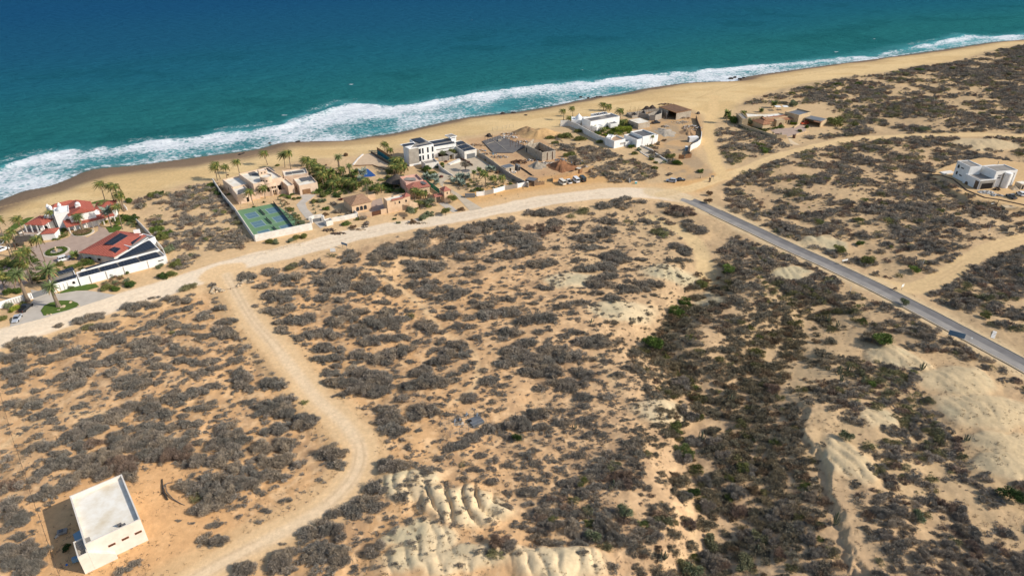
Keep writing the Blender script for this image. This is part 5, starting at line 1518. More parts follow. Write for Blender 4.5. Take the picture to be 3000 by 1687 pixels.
under(v)
pv = empty("pavilion", (*P(cA, 150, 700, 0), 0), 0, "open pavilion with a grey sloping roof left of the round courtyard", "pavilion")
RV = rect3(cA, (95, 728), (215, 708), (205, 682), 2.7)
shed(pv, RV, 2.6, 3.2, .2, M_THATCH)
for q in RV: MB().cbox(*q, 0, .25, .25, 2.6).build("post", M_WOOD, pv)
under(pv)
ga = empty("garage", (*P(cA, 760, 790, 0), 0), 0, "low garage annex with red hip roof and black solar panels beside the courtyard", "garage")
RG = rect3(cA, (577, 798), (832, 832), (985, 655), 3.3)
block(ga, inset(RG, .5), 3.2, M_CREAM, M_GREYR, nm="wall", rn="ceiling"); RGh = hip(ga, RG, 3.3, 1.7, .1, M_TILE)
panel(ga, cA, [(760, 735), (880, 655), (938, 676), (825, 745)], 4.0, on=RGh)
panel(ga, cA, [(800, 775), (835, 757), (885, 768), (845, 802)], 3.7, on=RGh)
RG2 = rect3(cA, (880, 735), (968, 760), (1080, 668), 3.9)
block(ga, RG2, 3.9, M_WHITE2, M_GREYR, par=.5, nm="flat_wing_wall", rn="flat_wing_roof")
panel(ga, cA, [(925, 700), (980, 662), (1035, 682), (972, 738)], 3.5, .25)
q = P(cA, 1000, 640, 4.2); MB().cbox(*q, 0, 2.2, .7, 4.6, .5).build("gable_stub", M_WHITE2, ga)
opening(ga, RG[0], RG[1], 4, .9, 1.2, 1.0, M_DARK); opening(ga, RG[0], RG[1], 8, .9, 1.2, 1.0, M_DARK)
under(ga)
lb = empty("long_house", (*P(cA, 900, 930, 0), 0), 0, "long white single-storey building under two strips of solar panels by the dirt road", "building")
PU = PP(cA, [(592, 925), (835, 848), (1080, 688), (1168, 776)], 3.6)
block(lb, PU, 3.6, M_WHITE2, M_GREYR, par=.35, nm="rear_wall", rn="rear_roof")
PL = PP(cA, [(572, 985), (1212, 822), (1168, 779), (556, 944)], 3.1)
block(lb, PL, 3.1, M_WHITE2, M_GREYR, par=.3, nm="front_wall", rn="front_roof")
for q in ([(640, 905), (740, 878), (870, 838), (1080, 700), (1150, 770), (900, 838), (660, 912)],):
 panel(lb, cA, [(605, 915), (850, 845), (1148, 765), (640, 916)], 3.4, .3)
 panel(lb, cA, [(868, 832), (1085, 706), (1140, 760), (880, 838)], 3.4, .3)
for a, b in ((.02, .24), (.27, .47), (.5, .72), (.75, .97)):
 F0, F1, B0, B1 = (588, 976), (1196, 822), (572, 950), (1160, 789)
 l = lambda p, q, t: (p[0] + (q[0] - p[0]) * t, p[1] + (q[1] - p[1]) * t)
 panel(lb, cA, [l(F0, F1, a), l(F0, F1, b), l(B0, B1, b), l(B0, B1, a)], 3.0, .3)
lf = [P(cA, 575, 985, 3.1), P(cA, 1212, 822, 3.1)]
LL = hypot(lf[1][0] - lf[0][0], lf[1][1] - lf[0][1])
opening(lb, lf[0], lf[1], LL * .93, 1.6, 1.8, .35, M_DARK, frame=M_WHITE2)
for t in (.12, .3, .5, .78):
 m = MB().cbox(lf[0][0] + (lf[1][0] - lf[0][0]) * t, lf[0][1] + (lf[1][1] - lf[0][1]) * t - .12, -.3, .22, .22, 3.3).build("pilaster", M_WHITE, lb)
under(lb)
gh = empty("gate_house", (*P(cA, 450, 1020, 0), 0), 0, "small white gate house with sloping solar roof at the apron end of the long building", "gate house")
PG = rect3(cA, (372, 1036), (565, 985), (548, 922), 3.0)
block(gh, PG, 3.0, M_WHITE2, M_GREYR, par=.35)
panel(gh, cA, [(385, 1010), (555, 958), (560, 975), (392, 1028)], 2.9, .3); panel(gh, cA, [(315, 975), (530, 902), (545, 925), (340, 985)], 3.2, .3)
LG = hypot(PG[1][0] - PG[0][0], PG[1][1] - PG[0][1])
opening(gh, PG[0], PG[1], LG * .82, 1.3, .8, .9, M_DARK, arch=True, frame=M_CREAM)
for t in (.15, .3, .45, .6): MB().cbox(PG[0][0] + (PG[1][0] - PG[0][0]) * t, PG[0][1] + (PG[1][1] - PG[0][1]) * t - .1, -.3, .16, .2, 2.9).build("pilaster", M_WHITE, gh)
under(gh)
def tagged_wall(name, c, pts, h, th, mat, label, cat="wall", zt=None, closed=False):
 q = PP(c, pts, 0)
 o = wallline(name, q, h, th, mat, zt=zt)
 return tag(o, label, cat)
w_ = tagged_wall("slatted_wall", cA, [(-10, 1212), (60, 1190), (125, 1170), (190, 1152), (232, 1140)], 2.3, .25, M_WHITE2, "white slatted boundary wall beside the entrance gate, behind the parked cars")
for k in range(9):
 a = P(cA, 60 + k * 19, 1190 - k * 5.4, 0); MB().cbox(a[0], a[1] - .2, .3, .35, .12, 1.7, .3).build("panel", M_CREAM, w_)
g = empty("sliding_gate", (*P(cA, 300, 1110, 0), 0), 0, "dark metal sliding gate between the white entrance wall and gate house", "gate")
a, b = P(cA, 238, 1138, 0), P(cA, 372, 1090, 0)
MB().prism([a, b, (b[0], b[1] + .12), (a[0], a[1] + .12)], .1, 1.9).build("panel", M_METAL, g); MB().cbox(*a, -.2, .4, .4, 2.4).build("pier", M_WHITE2, g); MB().cbox(*b, -.2, .4, .4, 2.4).build("pier", M_WHITE2, g)
under(g)
tagged_wall("boundary_wall", cA, [(1228, 868), (1200, 800), (1150, 740), (1085, 668), (1040, 620), (1005, 585)], 2.0, .22, M_WHITE, "white boundary wall running seaward from the right end of the long solar building")
tagged_wall("boundary_wall", cA, [(912, 470), (925, 485), (932, 492)], 1.4, .2, M_WHITE2, "short white wall stub by the tall palms right of the red-roofed villa")
ft = empty("fountain", (*P(cA, 415, 795, 0), 0), 0, "round fountain ringed by a clipped hedge in the middle of the pink courtyard", "fountain")
MB().lathe(0, 0, [(4.4, -.2), (4.4, .16), (3.9, .18), (3.9, .1), (1.6, .1), (1.6, .12)], 36).build("kerb", M_KERB, ft)
def ring_cards(r0, r1, h, n, colr, seed):
 r = np.random.RandomState(seed); a = r.uniform(0, 6.283, n); q = r.uniform(r0, r1, n)
 b = np.stack([q * np.cos(a), q * np.sin(a), r.uniform(.05, h, n)], 1); d = r.normal(0, 1, (n, 3)); d[:, 2] = abs(d[:, 2]); d /= np.linalg.norm(d, axis=1)[:, None]
 s = np.cross(d, r.normal(0, 1, (n, 3))); s /= np.linalg.norm(s, axis=1)[:, None]
 V = np.stack([b - s * .09, b + s * .09, b + d * .22], 1).reshape(-1, 3)
 return tri_mesh("leaf_ring", V, np.array(colr)[None] * np.repeat(r.uniform(.7, 1.3, n), 3)[:, None], twig)
o = bpy.data.objects.new("hedge", ring_cards(2.2, 3.6, .6, 5000, LEAFC['green'], 3)); col.objects.link(o); o.parent = ft
MB().lathe(0, 0, [(1.9, 0), (1.9, .45), (1.7, .45), (1.7, .3)], 24).build("basin", M_CONC, ft)
MB().lathe(0, 0, [(.35, .2), (.3, .9), (.7, 1.0), (.7, 1.1), (.2, 1.2), (.18, 1.7), (.4, 1.8), (.1, 2.2)], 12).build("statue", M_TAN, ft)
e = empty("planter_island", (*P(cA, 608, 655, 0), 0), 0, "kerbed oval bed of low red and green plants around the date palm at the porch", "planter")
MB().lathe(0, 0, [(3.6, -.2), (3.6, .2), (3.3, .22), (3.3, .1)], 28, sx=1.15).build("kerb", M_KERB, e)
o = bpy.data.objects.new("plants", ring_cards(.3, 3.1, .7, 6000, LEAFC['brown'], 4)); col.objects.link(o); o.parent = e
o = bpy.data.objects.new("plants", ring_cards(1.8, 3.2, .6, 3500, LEAFC['green'], 5)); col.objects.link(o); o.parent = e
car('suv', 'white', cA(478, 853), cA(560, 830), "white car parked in the pink courtyard by the fountain")
car('pickup', 'black', cA(193, 1212), cA(250, 1165), "black pickup parked against the planting by the white slatted wall")
car('sedan', 'silver', cA(128, 1290), cA(90, 1345), "silver car parked nearest the dirt road at the left apron")
car('suv', 'white', cM(2, 410), cM(60, 380), "white car at the far left edge beside the pavilion, the farther of two")
car('suv', 'white', cM(30, 490), cM(90, 470), "white car at the far left edge below the pavilion, the nearer of two")
GP = "coconut palms round the red-roofed villa"
for i, (b, t, s, lb_) in enumerate([
  ((80, 830), (20, 560), 1.05, "leftmost leaning coconut palm at the frame edge beside the pavilion"), ((183, 695), (140, 552), 1.0, "coconut palm standing over the villa's sea lawn"),
  ((135, 750), (100, 640), 1.0, "coconut palm just left of the grey pavilion roof"), ((98, 830), (60, 690), 1.0, "coconut palm between pavilion and left cars"),
  ((332, 868), (285, 700), 1.05, "slender coconut palm rising beside the fountain circle"), ((255, 925), (195, 780), 1.15, "bushy coconut palm at the left rim of the courtyard"),
  ((240, 1030), (160, 800), 1.15, "tall coconut palm left of the courtyard drive, behind the gate"), ((235, 1025), (205, 880), .9, "shorter yellowing coconut palm by the gate drive"),
  ((208, 1000), (130, 870), 1.0, "coconut palm over the entrance drive shadows"), ((115, 1075), (60, 985), 1.0, "coconut palm low at the left frame edge by the gate"),
  ((40, 1075), (10, 970), 1.0, "coconut palm cut by the left frame edge above the slatted wall"), ((425, 640), (385, 500), .8, "small coconut palm against the white entry tower"),
  ((785, 480), (738, 295), .95, "leftmost of the tall wind-bent palms right of the villa, by the beach"), ((850, 480), (790, 310), .95, "second of the tall wind-bent palms at the villa's beach corner"),
  ((905, 500), (838, 310), 1.05, "tall wind-bent palm with the widest crown at the beach corner"), ((900, 480), (870, 370), 1.0, "palm low in the group at the villa's beach corner"),
  ((915, 500), (885, 385), .9, "rightmost palm of the group at the villa's beach corner"), ((790, 520), (770, 440), .9, "short palm in front of the guest wing roof"),
  ((898, 630), (865, 465), 1.0, "slim palm with a swept crown right of the porch roof")]):
 palm(cA(*b), cA(*t), 'coco', lb_, GP, s)
palm(cA(605, 638), cA(570, 535), 'date', "stout date palm in the kerbed bed in front of the porch", GP, .95)
palm(cA(430, 1195), cA(385, 1045), 'date', "thick-trunked date palm on the oval lawn of the apron", GP, 1.0)
palm(cA(395, 1050), cA(375, 925), 'date', "tall grey-green date palm beside the gate house", GP, 1.25)
palm(cA(205, 1155), cA(150, 955), 'date', "leaning date palm growing from the slatted entrance wall", GP, 1.1)
palm(cA(820, 615), cA(785, 495), 'silver', "silver-blue fan palm in front of the guest wing", GP, 1.6)
palm(cA(555, 850), cA(553, 815), 'fan', "small dark fan palm beside the white car in the courtyard", GP, 1.2)
for px, rm, tn, lb_ in [((450, 640), 2.4, 'green', "leafy green shrub mass below the white entry tower"), ((400, 690), 1.5, 'bright', "bright hedge along the courtyard kerb near the red gate room"), ((470, 680), 1.4, 'olive', "olive bush at the courtyard kerb by the entry"),
      ((555, 655), 1.3, 'brown', "reddish bush at the left end of the porch bed"), ((710, 850), 2.2, 'lime', "lime green tree crown between garage and long building"), ((620, 870), 2.0, 'olive', "olive bush in the bed behind the long building"),
      ((560, 900), 1.7, 'bright', "bright green bush at the upper corner of the gate house"), ((660, 880), 2.0, 'green', "green bush against the long building's back wall"), ((440, 890), 2.0, 'olive', "olive bush behind the gate house"),
      ((250, 720), 1.8, 'green', "green bush right of the pavilion"), ((50, 880), 2.4, 'olive', "olive bushes at the left edge of the courtyard"), ((120, 880), 2.2, 'green', "green bush under the left courtyard palms"),
      ((260, 1000), 1.6, 'olive', "olive bush along the drive behind the gate"), ((330, 990), 1.7, 'dark', "dark bush beside the gate house end"), ((60, 1100), 2.2, 'green', "green bush behind the slatted wall"), ((140, 1090), 2.2, 'green', "green shrub behind the slatted wall near its right end"),
      ((180, 1180), 1.4, 'olive', "olive bush in front of the slatted wall by the black pickup"), ((60, 1200), 2.4, 'sage', "grey-green bush in the rock bed left of the parked cars"), ((110, 1220), 2.0, 'lime', "yellow-green bush in the rock bed beside the silver car"),
      ((20, 1290), 2.0, 'olive', "olive bush at the left frame edge by the dirt road"), ((640, 1010), 1.4, 'bright', "clipped bright bush at the foot of the long white wall"), ((520, 1060), 1.3, 'bright', "low clipped hedge in front of the gate house"),
      ((810, 970), 2.3, 'sage', "rounded olive bush before the middle of the long white wall"), ((930, 950), 1.9, 'green', "leafy bush before the right half of the long white wall"), ((1170, 910), 1.8, 'sage', "bush near the right end of the long white wall"),
      ((780, 1070), 2.6, 'olive', "large olive bush beside the lawn at the right end of the apron"), ((850, 1075), 2.2, 'green', "green bush at the road side right of the apron"), ((950, 1050), 2.2, 'dark', "dark bush by the dirt road right of the apron"), ((960, 1030), 1.6, 'green', "green bush by the dirt road above the dark one"),
      ((1190, 985), 2.3, 'dark', "dark bush beside the dirt road below the solar building"), ((1250, 970), 2.6, 'olive', "broad olive bush beside the dirt road right of the solar building"), ((1300, 900), 2.6, 'olive', "olive bush behind the corner of the solar building"),
      ((1200, 700), 3.2, 'olive', "big olive bush outside the boundary wall, upper one"), ((1240, 790), 3.0, 'sage', "big grey-green bush outside the boundary wall, lower one"), ((1150, 640), 2.6, 'bright', "bright green bush outside the boundary wall"),
      ((930, 560), 3.0, 'green', "tall leafy plants between guest wing and boundary wall"), ((975, 560), 2.6, 'dark', "dark banana plants by the boundary wall"), ((880, 590), 1.8, 'olive', "olive plants left of the banana clump"),
      ((1120, 395), 2.8, 'olive', "rounded green dune bush right of the villa palms"), ((1180, 370), 1.6, 'dark', "small dark dune bush behind the rounded one"), ((945, 430), 2.6, 'green', "green dune bush at the foot of the tall palms"), ((770, 585), 1.4, 'lime', "yellow flowering bush at the guest wing corner")]:
 bush(cA(*px), rm, tn, lb_, "garden bushes of the red-roofed villa")
for px, r_, lb_ in [((460, 1200), .7, "pale boulder at the foot of the lawn date palm"), ((518, 1165), .55, "pale boulder at the top of the oval lawn"), ((430, 1222), .4, "small pale boulder at the lower middle of the oval lawn"), ((372, 1252), .35, "small pale stone at the road edge of the oval lawn"), ((345, 1257), .35, "pale stone at the lower left tip of the oval lawn"), ((574, 1192), .4, "pale stone at the right tip of the oval lawn")]:
 rock(cA(*px), r_, lb_)
#3. peach adobe villa with pickleball courts
pv3 = empty("villa", (*P(cB, 1500, 640, 0), 0), 0, "peach adobe villa with white flat roofs and a round turret above the green courts", "villa")
def adobe(a, b, c, z, par=.55, wall=M_PEACH, roof=M_ROOFW, nm="wall"):
 R_ = rect3(cB, a, b, c, z); block(pv3, R_, z, wall, roof, par=par, th=.3, nm=nm); return R_
B1 = adobe((1062, 655), (1297, 598), (1192, 492), 4.4)
B2 = adobe((1117, 752), (1292, 716), (1222, 618), 4.3)
B3 = adobe((1296, 716), (1400, 700), (1330, 610), 3.6)
B4 = adobe((1325, 612), (1700, 520), (1565, 380), 6.2, par=.7, nm="hall_wall")
B5 = adobe((1395, 450), (1503, 430), (1480, 408), 8.0, par=.3, nm="tower_wall")
B6 = adobe((1722, 512), (2032, 470), (1972, 400), 4.6)
B7 = adobe((1770, 640), (1850, 622), (1800, 520), 4.3)
B8 = adobe((1914, 634), (2150, 590), (2062, 498), 4.4, nm="garage_wall")
for c_, r_, z0, z1, nm in (((1485, 505), 2.5, 5.0, 7.9, "turret"), ((1500, 585), 3.7, 3.6, 4.8, "balcony")):
 q = P(cB, *c_, z1); MB().lathe(*q, [(r_, z0), (r_, z1), (r_ - .3, z1), (r_ - .3, z1 - .4)], 28).build(nm, M_PEACH, pv3)
 MB().lathe(*q, [(r_ - .31, z1 - .5), (r_ - .31, z1 - .35)], 28).build("turret_roof", M_ROOFW, pv3)
q = P(cB, 1500, 585, 4.8)
for k in range(5):
 a = pi * (1.12 + .19 * k); MB().cbox(q[0] + 3.3 * cos(a), q[1] + 3.3 * sin(a), 0, .35, .35, 3.7).build("column", M_PEACH2, pv3)
def onwall(parent, R_, k, s, z, w, h, mat=M_DARK, **kw):
 a, b = R_[k], R_[(k + 1) % 4]; L = hypot(b[0] - a[0], b[1] - a[1]); return opening(parent, a, b, s * L, z, w, h, mat, **kw)
for s in (.12, .3, .48, .66, .84): onwall(pv3, B4, 0, s, .1, 1.7, 2.7, M_DARK, nm="loggia_bay")
onwall(pv3, B5, 0, .3, 6.7, .5, .6); onwall(pv3, B5, 0, .7, 6.7, .5, .6)
q = P(cB, 1485, 505, 7.9)
for a in (-2.2, -1.7, -1.2): MB().cbox(q[0] + 2.5 * cos(a), q[1] + 2.5 * sin(a), 6.0, .6, .2, .6, a + pi / 2).build("window", M_DARK, pv3)
onwall(pv3, B8, 0, .35, 0, 3.6, 2.3, M_BROWN, nm="garage_door"); onwall(pv3, B2, 0, .7, .3, 1.0, 2.0, nm="window"); onwall(pv3, B8, 3, .4, .5, .9, 1.8, nm="window")
onwall(pv3, B6, 0, .4, 1.4, .8, .9); onwall(pv3, B6, 0, .75, 1.4, .8, .9); onwall(pv3, B1, 3, .5, 1.2, .8, 1.2)
for q_, z in (([(1250, 452), (1330, 440), (1400, 488), (1290, 505)], 5.6), ([(1475, 408), (1545, 392), (1605, 445), (1535, 455)], 5.6), ([(1132, 690), (1215, 662), (1262, 700), (1130, 745)], 3.9), ([(1740, 462), (1815, 452), (1825, 480), (1750, 492)], 4.2),
    ([(1820, 450), (1965, 430), (1985, 458), (1840, 475)], 4.2), ([(1912, 530), (2000, 515), (2040, 560), (1955, 580)], 4.0), ([(2015, 520), (2055, 512), (2110, 560), (2050, 570)], 4.0)):
 panel(pv3, cB, q_, z, .12, nm="solar_mat", mat=M_DGREY)
cw = PP(cB, [(1650, 745), (1840, 720)], 0); wallline("courtyard_wall", cw, 1.9, .3, M_PEACH, parent=pv3)
gt = PP(cB, [(1572, 762), (1648, 748)], 0)
for q in gt: MB().cbox(*q, -.3, .8, .8, 3.2).build("gate_pier", M_PEACH, pv3)
MB().prism([gt[0], gt[1], (gt[1][0], gt[1][1] + .5), (gt[0][0], gt[0][1] + .5)], 2.4, 3.1).build("gate_arch", M_PEACH, pv3)
cw = PP(cB, [(1410, 780), (1480, 770), (1572, 762)], 0); wallline("courtyard_wall", cw, 2.0, .3, M_PEACH, parent=pv3)
under(pv3)
q0, q1, q2, q3 = PP(cB, [(1110, 955), (1590, 862), (2085, 1193), (1352, 1350)], 0)
M_COURT = noisy_mat("green_court_paint", srgb(108, 140, 104), srgb(98, 131, 97), .2, rough=.8, spec=.2)
M_COURTB = noisy_mat("blue_court_paint", srgb(88, 118, 130), srgb(96, 125, 136), .3, rough=.8, spec=.2)
M_LINE = new_mat("court_line_paint", srgb(214, 218, 216), .8, .2)
sheet("sports_court", [q0, q1, q2, q3], .06, M_COURT)
c0 = PP(cB, [(1205, 1000), (1345, 965), (1390, 1025), (1250, 1060)], .06); cR = PP(cB, [(1480, 930), (1605, 905), (1670, 965), (1530, 1000)], .06)
ax = (cR[1][0] - c0[0][0], cR[1][1] - c0[0][1]); La = hypot(*ax); ux = (ax[0] / La, ax[1] / La); vx = (-ux[1], ux[0])
step_ = PP(cB, [(1285, 1110)], .06)[0]; dlt = (step_[0] - c0[0][0], step_[1] - c0[0][1])
for k in range(3):
 o_ = (c0[0][0] + dlt[0] * k, c0[0][1] + dlt[1] * k)
 def cq(u0, u1, v0, v1): return [(o_[0] + ux[0] * u + vx[0] * v_, o_[1] + ux[1] * u + vx[1] * v_) for u, v_ in ((u0, v0), (u1, v0), (u1, v1), (u0, v1))]
 ce = empty("court_markings", (0, 0, 0), 0); bpy.data.objects.remove(ce)
 line = MB(); box_ = MB(); W_ = 6.1
 line.prism(cq(0, 13.4, 0, -W_), .055, .066)
 kt = MB().prism(cq(4.66, 8.74, -.07, -W_ + .07), .06, .072)
 for u0, u1 in ((.07, 4.57), (8.83, 13.33)):
  box_.prism(cq(u0, u1, -.07, -W_ / 2 + .035), .06, .074); box_.prism(cq(u0, u1, -W_ / 2 - .035, -W_ + .07), .06, .074)
 for mm, mt in ((line, M_LINE), (kt, M_COURT), (box_, M_COURTB)): tag(mm.build("court_marking", mt), kind="structure")
 n_ = empty("court_net", (*cq(6.7, 6.7, .4, .4)[0], .06), atan2(vx[1], vx[0]) + pi, "low sagging net across the %s pickleball court" % ("far" if k == 0 else "middle" if k == 1 else "near"), "net")
 MB().box(0, -.03, .1, W_ + .8, .03, .86).build("mesh", M_DGREY, n_)
 for xx in (0, W_ + .8): MB().box(xx - .05, -.05, 0, xx + .05, .05, 1.0).build("post", M_METAL, n_)
tagged_wall("court_wall", cB, [(815, 600), (940, 790), (1108, 990), (1352, 1352)], 2.3, .3, M_CREAM, "long white wall along the left side of the peach villa and its courts")
tagged_wall("court_wall", cB, [(1358, 1352), (2090, 1196)], 2.9, .3, M_WHITE, "high cream wall closing the courts on the road side")
post_fence("court_fence", [(1175, 945), (1270, 925), (1358, 905), (1393, 897), (1482, 880), (1565, 850)], 2.6, "fence of tall pale posts between the courts and the peach villa", c=cB, mat=M_TAN, rails=(.97,), r=.1, z=0)
post_fence("court_fence", [(1588, 862), (1670, 960), (1750, 1060), (1836, 1175), (1850, 1195)], 1.2, "low dark netting fence cutting the right side of the courts", c=cB, mat=M_DGREY, rails=(.98,), r=.05, mesh=M_DGREY, z=0)
sheet("driveway", PP(cB, [(1925, 755), (2000, 742), (2130, 750), (2060, 810), (1995, 855), (2020, 930), (2090, 1000), (2150, 1045), (2230, 1090), (2280, 1140), (2190, 1180), (2100, 1100), (2000, 1050), (1920, 950), (1880, 880), (1960, 800)]), .06, M_PAVG)
gt = empty("entrance_gate", (*P(cB, 2150, 1100, 0), 0), 0, "cream entrance gate with curved wing walls beside the courts' corner", "gate")
a, b = PP(cB, [(2075, 1110), (2225, 1085)], 0)
for q in (a, b): MB().cbox(*q, -.3, 1.0, 1.0, 2.6).build("pier", M_WHITE, gt)
wallline("wing_wall", PP(cB, [(2040, 1080), (2110, 1055), (2215, 1040)], 0), 1.5, .3, M_WHITE, parent=gt)
MB().prism([a, b, (b[0], b[1] + .1), (a[0], a[1] + .1)], .2, 1.5).build("leaf", M_METAL, gt)
under(gt)
for i, (x_, y_) in enumerate([(1650, 820), (1680, 870), (1700, 910), (1745, 985), (1770, 1010), (1800, 1050), (1830, 1080), (1870, 1130), (1880, 1150)]):
 cactus(cB(x_, y_), 2.4 + (i % 3) * .6, "cactus in the planted row right of the courts", "row of cacti right of the courts", arms=3)
GP3 = "coconut palms round the peach villa"
for b, t, s, lb_ in [((868, 570), (835, 395), .95, "leftmost windblown palm on the beach side of the peach villa"), ((903, 545), (870, 345), .95, "taller palm behind the leftmost one by the peach villa"), ((993, 570), (965, 390), .95, "third palm left of the peach villa"), ((1150, 485), (1160, 320), .95, "palm standing alone against the sand left of the peach hall"),
      ((1512, 365), (1480, 200), 1.0, "tall palm behind the peach villa, left of the pair"), ((1735, 400), (1690, 230), 1.0, "palm behind the peach villa, left one of the beach pair"), ((1812, 420), (1790, 205), 1.1, "palm behind the peach villa, right one of the beach pair"), ((1330, 880), (1300, 700), 1.0, "palm in front of the peach villa nearest the courts"),
      ((1480, 800), (1460, 660), 1.0, "palm before the round balcony of the peach villa"), ((2045, 470), (2020, 300), 1.1, "tall palm at the right beach corner of the peach villa"), ((2105, 520), (2115, 340), 1.0, "palm beside the garage of the peach villa, front of its group"), ((2190, 560), (2180, 400), 1.1, "dense palm right of the peach villa's garage"),
      ((2230, 640), (2230, 480), 1.2, "broad palm right of the peach garage door"), ((2250, 560), (2260, 400), 1.0, "palm at the right rear of the peach villa")]:
 palm(cB(*b), cB(*t), 'coco', lb_, GP3, s)
for px, rm, tn, lb_ in [((1700, 770), 1.5, 'bright', "clipped bright hedge ball before the courtyard wall of the peach villa"), ((1770, 790), 1.7, 'bright', "brightest hedge ball at the turn of the peach villa's drive"), ((1820, 750), 1.3, 'green', "green bush at the foot of the peach courtyard wall"), ((1640, 660), 1.5, 'lime', "yellow-green plant inside the peach courtyard"), ((1740, 680), 1.6, 'olive', "olive plants inside the peach courtyard"),
      ((1850, 810), 1.4, 'olive', "grey-olive bush in the drive loop of the peach villa"), ((1910, 800), 1.3, 'dark', "small dark palmlike bush in the drive loop"), ((1010, 750), 1.0, 'bright', "green bush inside the long white wall"), ((1640, 380), 1.5, 'olive', "beach bush behind the peach villa"), ((1000, 500), .9, 'brown', "brown pot plant on the peach villa's terrace"), ((2160, 690), 2.2, 'green', "green shrub right of the peach garage door"), ((1470, 850), .9, 'dark', "dark plant behind the court fence"), ((1330, 910), .8, 'green', "low green plant behind the court fence"),
      ((1800, 950), 1.6, 'olive', "olive bush among the cactus row"), ((1850, 1010), 1.5, 'sage', "grey-green bush among the cactus row"), ((1960, 1120), 1.8, 'sage', "grey-green bush at the lower end of the cactus row"), ((1540, 1370), 2.4, 'olive', "rounded bush before the high court wall, left part"), ((1620, 1375), 2.0, 'sage', "sage bush before the high court wall, left part"), ((1880, 1320), 2.4, 'olive', "rounded bush before the high court wall, right part"), ((1980, 1300), 2.3, 'olive', "olive bush before the right end of the high court wall"), ((1810, 1350), 1.7, 'sage', "sage bush behind the twig rail by the road"),
      ((780, 640), 2.2, 'bright', "bright bush outside the long wall by the dune"), ((850, 700), 2.4, 'olive', "olive bush outside the long wall"), ((880, 760), 2.4, 'dark', "dark bush outside the long wall"), ((60, 770), 2.6, 'green', "green dune bush left of the scrub lot"), ((140, 735), 1.7, 'dark', "dark dune bush right of the green one"), ((60, 1230), 2.2, 'bright', "bright green bush in the scrub lot left of the courts"), ((200, 1300), 3.0, 'green', "wide green bush in the scrub lot left of the courts"), ((130, 1130), 2.6, 'olive', "olive bush in the scrub lot left of the courts")]:
 bush(cB(*px), rm, tn, lb_, "garden bushes of the peach villa")
post_fence("twig_fence", [(1560, 1470), (1640, 1455), (1720, 1430), (1765, 1420), (1850, 1390), (1930, 1395), (1990, 1365), (2050, 1320)], .9, "crooked pole rail along the road in front of the high court wall", c=cB, mat=M_TAN, rails=(.9, .5), r=.06)
post_fence("twig_fence", [cD(0, 0)] and [(535, 797), (600, 780), (700, 757), (780, 744), (830, 728), (880, 722)], .9, "crooked pole rail along the dirt road below the scrub lot", mat=M_TAN, rails=(.9, .5), r=.06)
#4. ochre compound
def mk(c):
 def f(parent, a, b, d, z, wall, roof, par=.45, nm="wall", rn="roof", z0=-1.2):
  R_ = rect3(c, a, b, d, z); block(parent, R_, z, wall, roof, par=par, nm=nm, rn=rn, z0=z0); return R_
 return f
bC, bD, bE, bF, bG = mk(cC), mk(cD), mk(cE), mk(cF), mk(cG)
sheet("courtyard", PP(cC, [(855, 1035), (905, 950), (925, 905), (1055, 868), (1075, 960), (1125, 1035), (1045, 1060), (915, 1085)]), .05, M_PAVE)
t1 = empty("house", (*P(cC, 700, 960, 0), 0), 0, "ochre house with a brown tiled hip roof and three arched windows by the road", "house")
R_ = rect3(cC, (622, 982), (915, 915), (795, 802), 3.9)
block(t1, inset(R_, .35), 3.8, M_PEACH2, M_GREYR, rn="ceiling"); hip(t1, R_, 3.9, 1.7, .05, M_TILEB)
I_ = inset(R_, .35)
for s in (.28, .48, .68): onwall(t1, I_, 0, s, .9, 1.15, 1.7, M_GLASS, arch=True, frame=M_STONE, fw=.12)
under(t1)
t2 = empty("house", (*P(cC, 1250, 980, 0), 0), 0, "peach box house with a white flat roof and small tiled turret", "house")
R2 = bC(t2, (1128, 915), (1452, 848), (1402, 798), 5.4, M_PEACH2, M_ROOFW)
for s in (.13, .34, .53, .82): onwall(t2, R2, 0, s, 3.3, .7 if s != .34 else .3, 1.1, M_DARK if s > .3 else M_PEACH2, arch=(s != .34), frame=M_PEACH, fw=.12)
R3 = rect3(cC, (1380, 855), (1455, 838), (1435, 808), 5.6); block(t2, R3, 5.6, M_PEACH2, M_GREYR, nm="turret_wall", rn="turret_ceiling"); hip(t2, R3, 5.65, 1.1, .25, M_TILEP, nm="turret_roof")
st = rect3(cC, (1200, 905), (1370, 868), (1362, 858), 5.5); shed(t2, st, 5.5, 5.75, .05, M_TILEP, nm="tile_edge")
wallline("wing_wall", PP(cC, [(1450, 1050), (1520, 1035), (1575, 1020)], 0), 3.4, .3, M_PEACH2, parent=t2, zt=[4.4, 3.4, 2.4])
panel(t2, cC, [(1190, 830), (1215, 822), (1225, 845), (1200, 852)], 5.0, .3, nm="skylight", mat=M_DGREY)
panel(t2, cC, [(1290, 815), (1330, 805), (1340, 820), (1300, 828)], 5.0, .3, nm="skylight", mat=M_DGREY)
under(t2)
tagged_wall("garden_wall", cC, [(860, 905), (915, 893), (968, 882)], 2.4, .3, M_PEACH2, "short peach wall with a slit between the two ochre houses")
tagged_wall("front_wall", cC, [(735, 1145), (830, 1138), (917, 1130)], 2.0, .3, M_PEACH2, "low peach wall left of the brown gate")
tagged_wall("front_wall", cC, [(1045, 1100), (1128, 1085)], 2.1, .3, M_PEACH2, "low peach wall between the brown gate and the peach box house")
g = empty("wooden_gate", (*P(cC, 980, 1110, 0), 0), 0, "dark brown double gate between the ochre houses", "gate")
a, b = PP(cC, [(918, 1130), (1045, 1100)], 0); m_ = ((a[0] + b[0]) / 2, (a[1] + b[1]) / 2)
